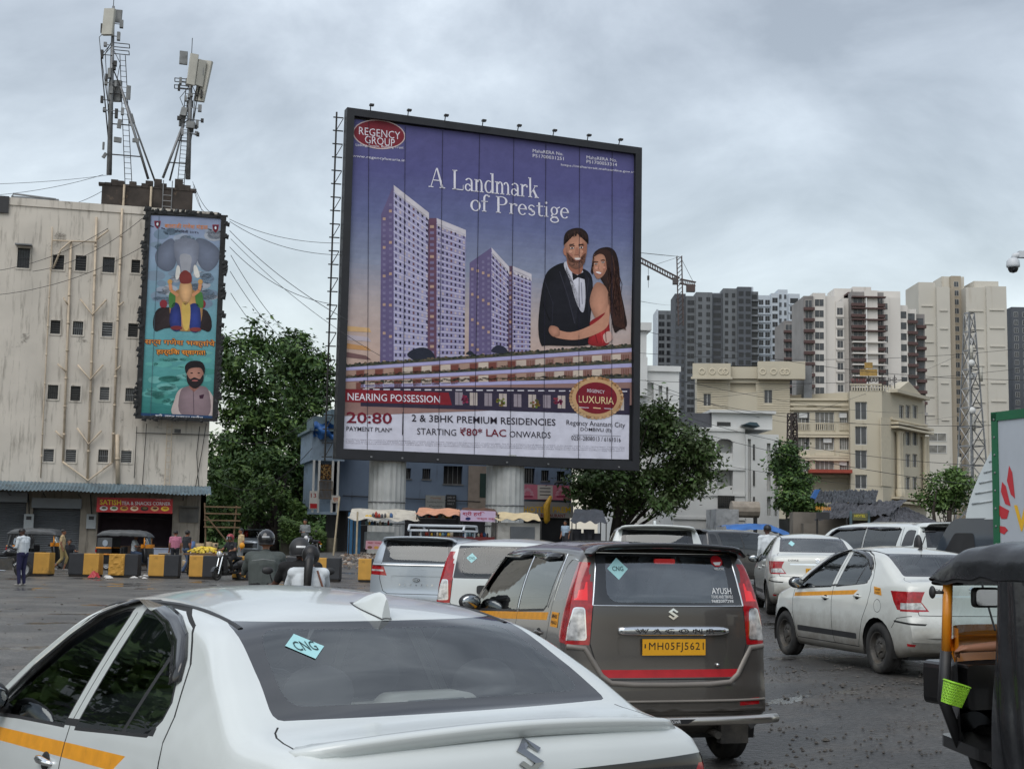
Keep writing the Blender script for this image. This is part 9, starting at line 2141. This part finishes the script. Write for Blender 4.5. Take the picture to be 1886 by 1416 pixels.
def small_things():
 p=atY(378,1000,54.0);X=empty('fruit_cart',(p.x,54,0),R_(4),'hand cart heaped with yellow fruit beside the tea shop','cart');b=MB();b.box(-.75,.75,-.5,.5,.80,.86);b.build('tray',mat('cart_wood',S(110,84,58),.8,var=.3),X)
 for s in(-1,1):wheel(X,s*.60,-.1,.32,.05,M_STEEL,20,spokes=False);b=MB();b.tube([(s*.7,.4,0),(s*.7,.4,.8)],.025,5);b.build('leg',M_IRON,X)
 rnd=random.Random(4);f=MB();f.smooth=True
 for i in range(190):
  a,r=rnd.uniform(0,2*PI),rnd.random()**.5;x,y=r*.68*math.cos(a),r*.42*math.sin(a);z=.90+.20*(1-r*r)+rnd.uniform(-.02,.02);f.cc=S(*rnd.choice(((226,196,70),(214,186,60),(196,176,80),(236,206,96))));f.sphere((x,y,z),(.06,.045,.04),6,4)
 o=f.build('fruit_heap',M_MANY,None,col=True,fix=False);o.location=X.location;tag(o,'heap of yellow fruit lying on the hand cart','fruit',kind='stuff')
 p=atY(395,1000,61);W=empty('market_rack',(p.x,61,0),R_(10),'leaning wooden rack of planks at the corner of the cream block','rack');wd=mat('raw_plank',S(104,84,62),.8,var=.25)
 for(q,e)in(((-.3,0,0),(-.5,0,3.0)),((.75,0,0),(.9,0,2.9)),((-.4,-.1,2.4),(.8,-.1,1.0))):b=MB();b.tube([q,e],.035,5);b.build('pole',wd,W)
 for z in(1.9,2.2,2.5,2.8):b=MB();b.box(-.5,1.1,-.08,.08,z,z+.06);b.build('plank',wd,W)
 for i in range(22):
  px,pz=rnd.uniform(335,398),rnd.uniform(0,1);q=atY(px,1000,58.5+rnd.uniform(0,2));z=rnd.choice((0,0,.4,.75));c=rnd.choice(((200,204,206),(60,96,140),(150,130,100),(190,160,90),(70,70,76),(120,60,50)));r=rnd.uniform(.10,.2);h=rnd.uniform(.25,.5);b=MB();b.smooth=True;b.cc=S(*c)
  if z:b.lathe([(.001,0),(r*1.3,0),(r*1.3,z),(.001,z)],(0,0,0),'z',10);
  b.cc=S(*rnd.choice(((206,206,200),(86,110,150),(160,140,110))));b.lathe([(.001,z),(r*.8,z),(r,z+h),(r*.95,z+h),(.001,z+h*.9)],(0,0,0),'z',12)
  o=b.build('bucket',M_MANY,col=True,fix=False);o.location=q;o.location.z=gz(q.x,q.y);tag(o,'one of the buckets and pots stacked by the tea shop corner','bucket','buckets and pots by the tea shop')
 for i,(x0,c)in enumerate((((300,1000),(150,160,178)),((309,1005),(176,170,160)),((290,1004),(120,128,140)))):q=atY(x0[0],1000,57.5);b=MB();b.box(-.3,.3,-.25,.25,0,.95-.2*i);b.box(-.32,.32,-.27,.27,.96-.2*i,1.0-.2*i);o=b.build('steel_cabinet',mat('cabinet_%s'%'abc'[i],S(*c),.5,.2,var=.15));o.location=(q.x,57.5,0);tag(o,['blue grey tea shop cabinet, tallest of the three','pale tea shop cabinet right of the blue grey one','lowest dull grey cabinet before the tea shop'][i],'cabinet')
 cols=[((176,44,50),'crumpled red plastic bag lying by the blocks'),((206,204,200),'scrap of white litter lying by the blocks')]
 for i in range(16):
  px=173 if i==0 else rnd.uniform(184,275);q=on_ground(px,rnd.uniform(1061,1066));r=.30 if i==0 else rnd.uniform(.07,.2);b=MB();b.smooth=False
  b.grid(7,6,lambda u,v:(r*(2*u-1)*(1-.3*abs(2*v-1)),r*.7*(2*v-1),.015+r*(.75 if i==0 else .35)*max(0,(1-(2*u-1)**2)*(1-(2*v-1)**2)+.45*mnoise.noise(Vector((u*4,v*4,i))))))
  k=0 if i==0 else 1;o=b.build('litter_bag' if i==0 else 'litter_scrap',mat('red_bag',S(*cols[0][0]),.5)if i==0 else mat('white_scrap',S(*cols[1][0]),.6,var=.2),fix=False);o.location=(q.x,q.y,0.004);o.rotation_euler.z=rnd.uniform(0,3);tag(o,cols[k][1],'litter',None if i==0 else 'white scraps along the blocks')
 Y=25;p=atY(1866,492,Y);X=empty('dome_camera',(p.x,Y,p.z),0,'white dome camera reaching in from a pole at the right edge','camera');wh=mat('camera_white',S(196,200,204),.4,var=.05)
 b=MB();b.smooth=True;b.lathe([(.001,.17),(.075,.165),(.115,.12),(.125,.03),(.12,0),(.10,-.01)],(0,0,0),'z',24);b.build('housing',wh,X)
 b=MB();b.smooth=True;b.lathe([(.098,0),(.092,-.05),(.065,-.095),(.001,-.115)],(0,0,0),'z',24);b.build('dome',M_BLKGL,X)
 b=MB();b.smooth=True;b.tube([(0,0,.15),(.03,0,.21),(.14,0,.24),(1.6,0,.26)],[.05,.06,.05,.05],10);b.build('arm',wh,X);b=MB();b.box(.10,.26,-.06,.06,.18,.30);b.build('junction_box',wh,X)
 b=MB();b.smooth=True;b.tube([(1.6,0,-p.z),(1.6,0,.6)],.09,12);b.build('pole',M_GALV,X)
 Y=52;a=atY(1338,1000,Y).x;d=atY(1395,1000,Y).x;X=empty('covered_cart',(a,Y,.3),0,'pale goods van body with a bright blue tarpaulin cover','van');zt=atY(1380,968,Y).z-.3
 b=MB();b.box(.25,d-a-.3,0,2.5,.5,zt-.25);b.build('van_body',mat('van_pale',S(160,160,156),.6,var=.1),X)
 for k in range(3):b=MB();x=.3+(d-a-.7)*k/2;b.box(x-.03,x+.03,-.05,-.002,.5,zt-.3);b.build('door_rail',M_IRON,X)
 b=MB();b.smooth=True;b.grid(30,10,lambda u,v:(lambda x:(x,-.3+3.2*v,zt-.02+.10*math.sin(PI*u)-.5*max(0,u-.72)**1*1.6+.05*mnoise.noise(Vector((u*9,v*5,1)))-(.22 if v==0 else 0)))((d-a)*(-.02+2.05*u)));b.build('tarpaulin',mat('blue_tarp',S(44,96,160),.5,var=.25,vscale=3),X,fix=False)
 for x in(.5,d-a-.6):wheel(X,x+.001,.6,.3,.18,M_STEEL,18,spokes=False)
 Y=40;a=atY(1020,1000,Y).x;b=MB();b.smooth=True;b.grid(24,8,lambda u,v:(a-.3+1.6*u,Y+1.2*v,1.35+.24*math.sin(PI*u)**.4+.06*mnoise.noise(Vector((u*7,v*4,5)))-.2*abs(2*v-1)**3));
 o=b.build('load_cover',mat('slate_blue_cloth',S(86,100,118),.7,var=.3,vscale=3),fix=False);tag(o,'slate blue cloth covered load beyond the grey taxi','cover');b=MB();b.box(a-.2,a+1.2,Y+.1,Y+1.1,0,1.35);b.build('load_box',mat('dim_goods',S(44,44,50),.8),o)
small_things()
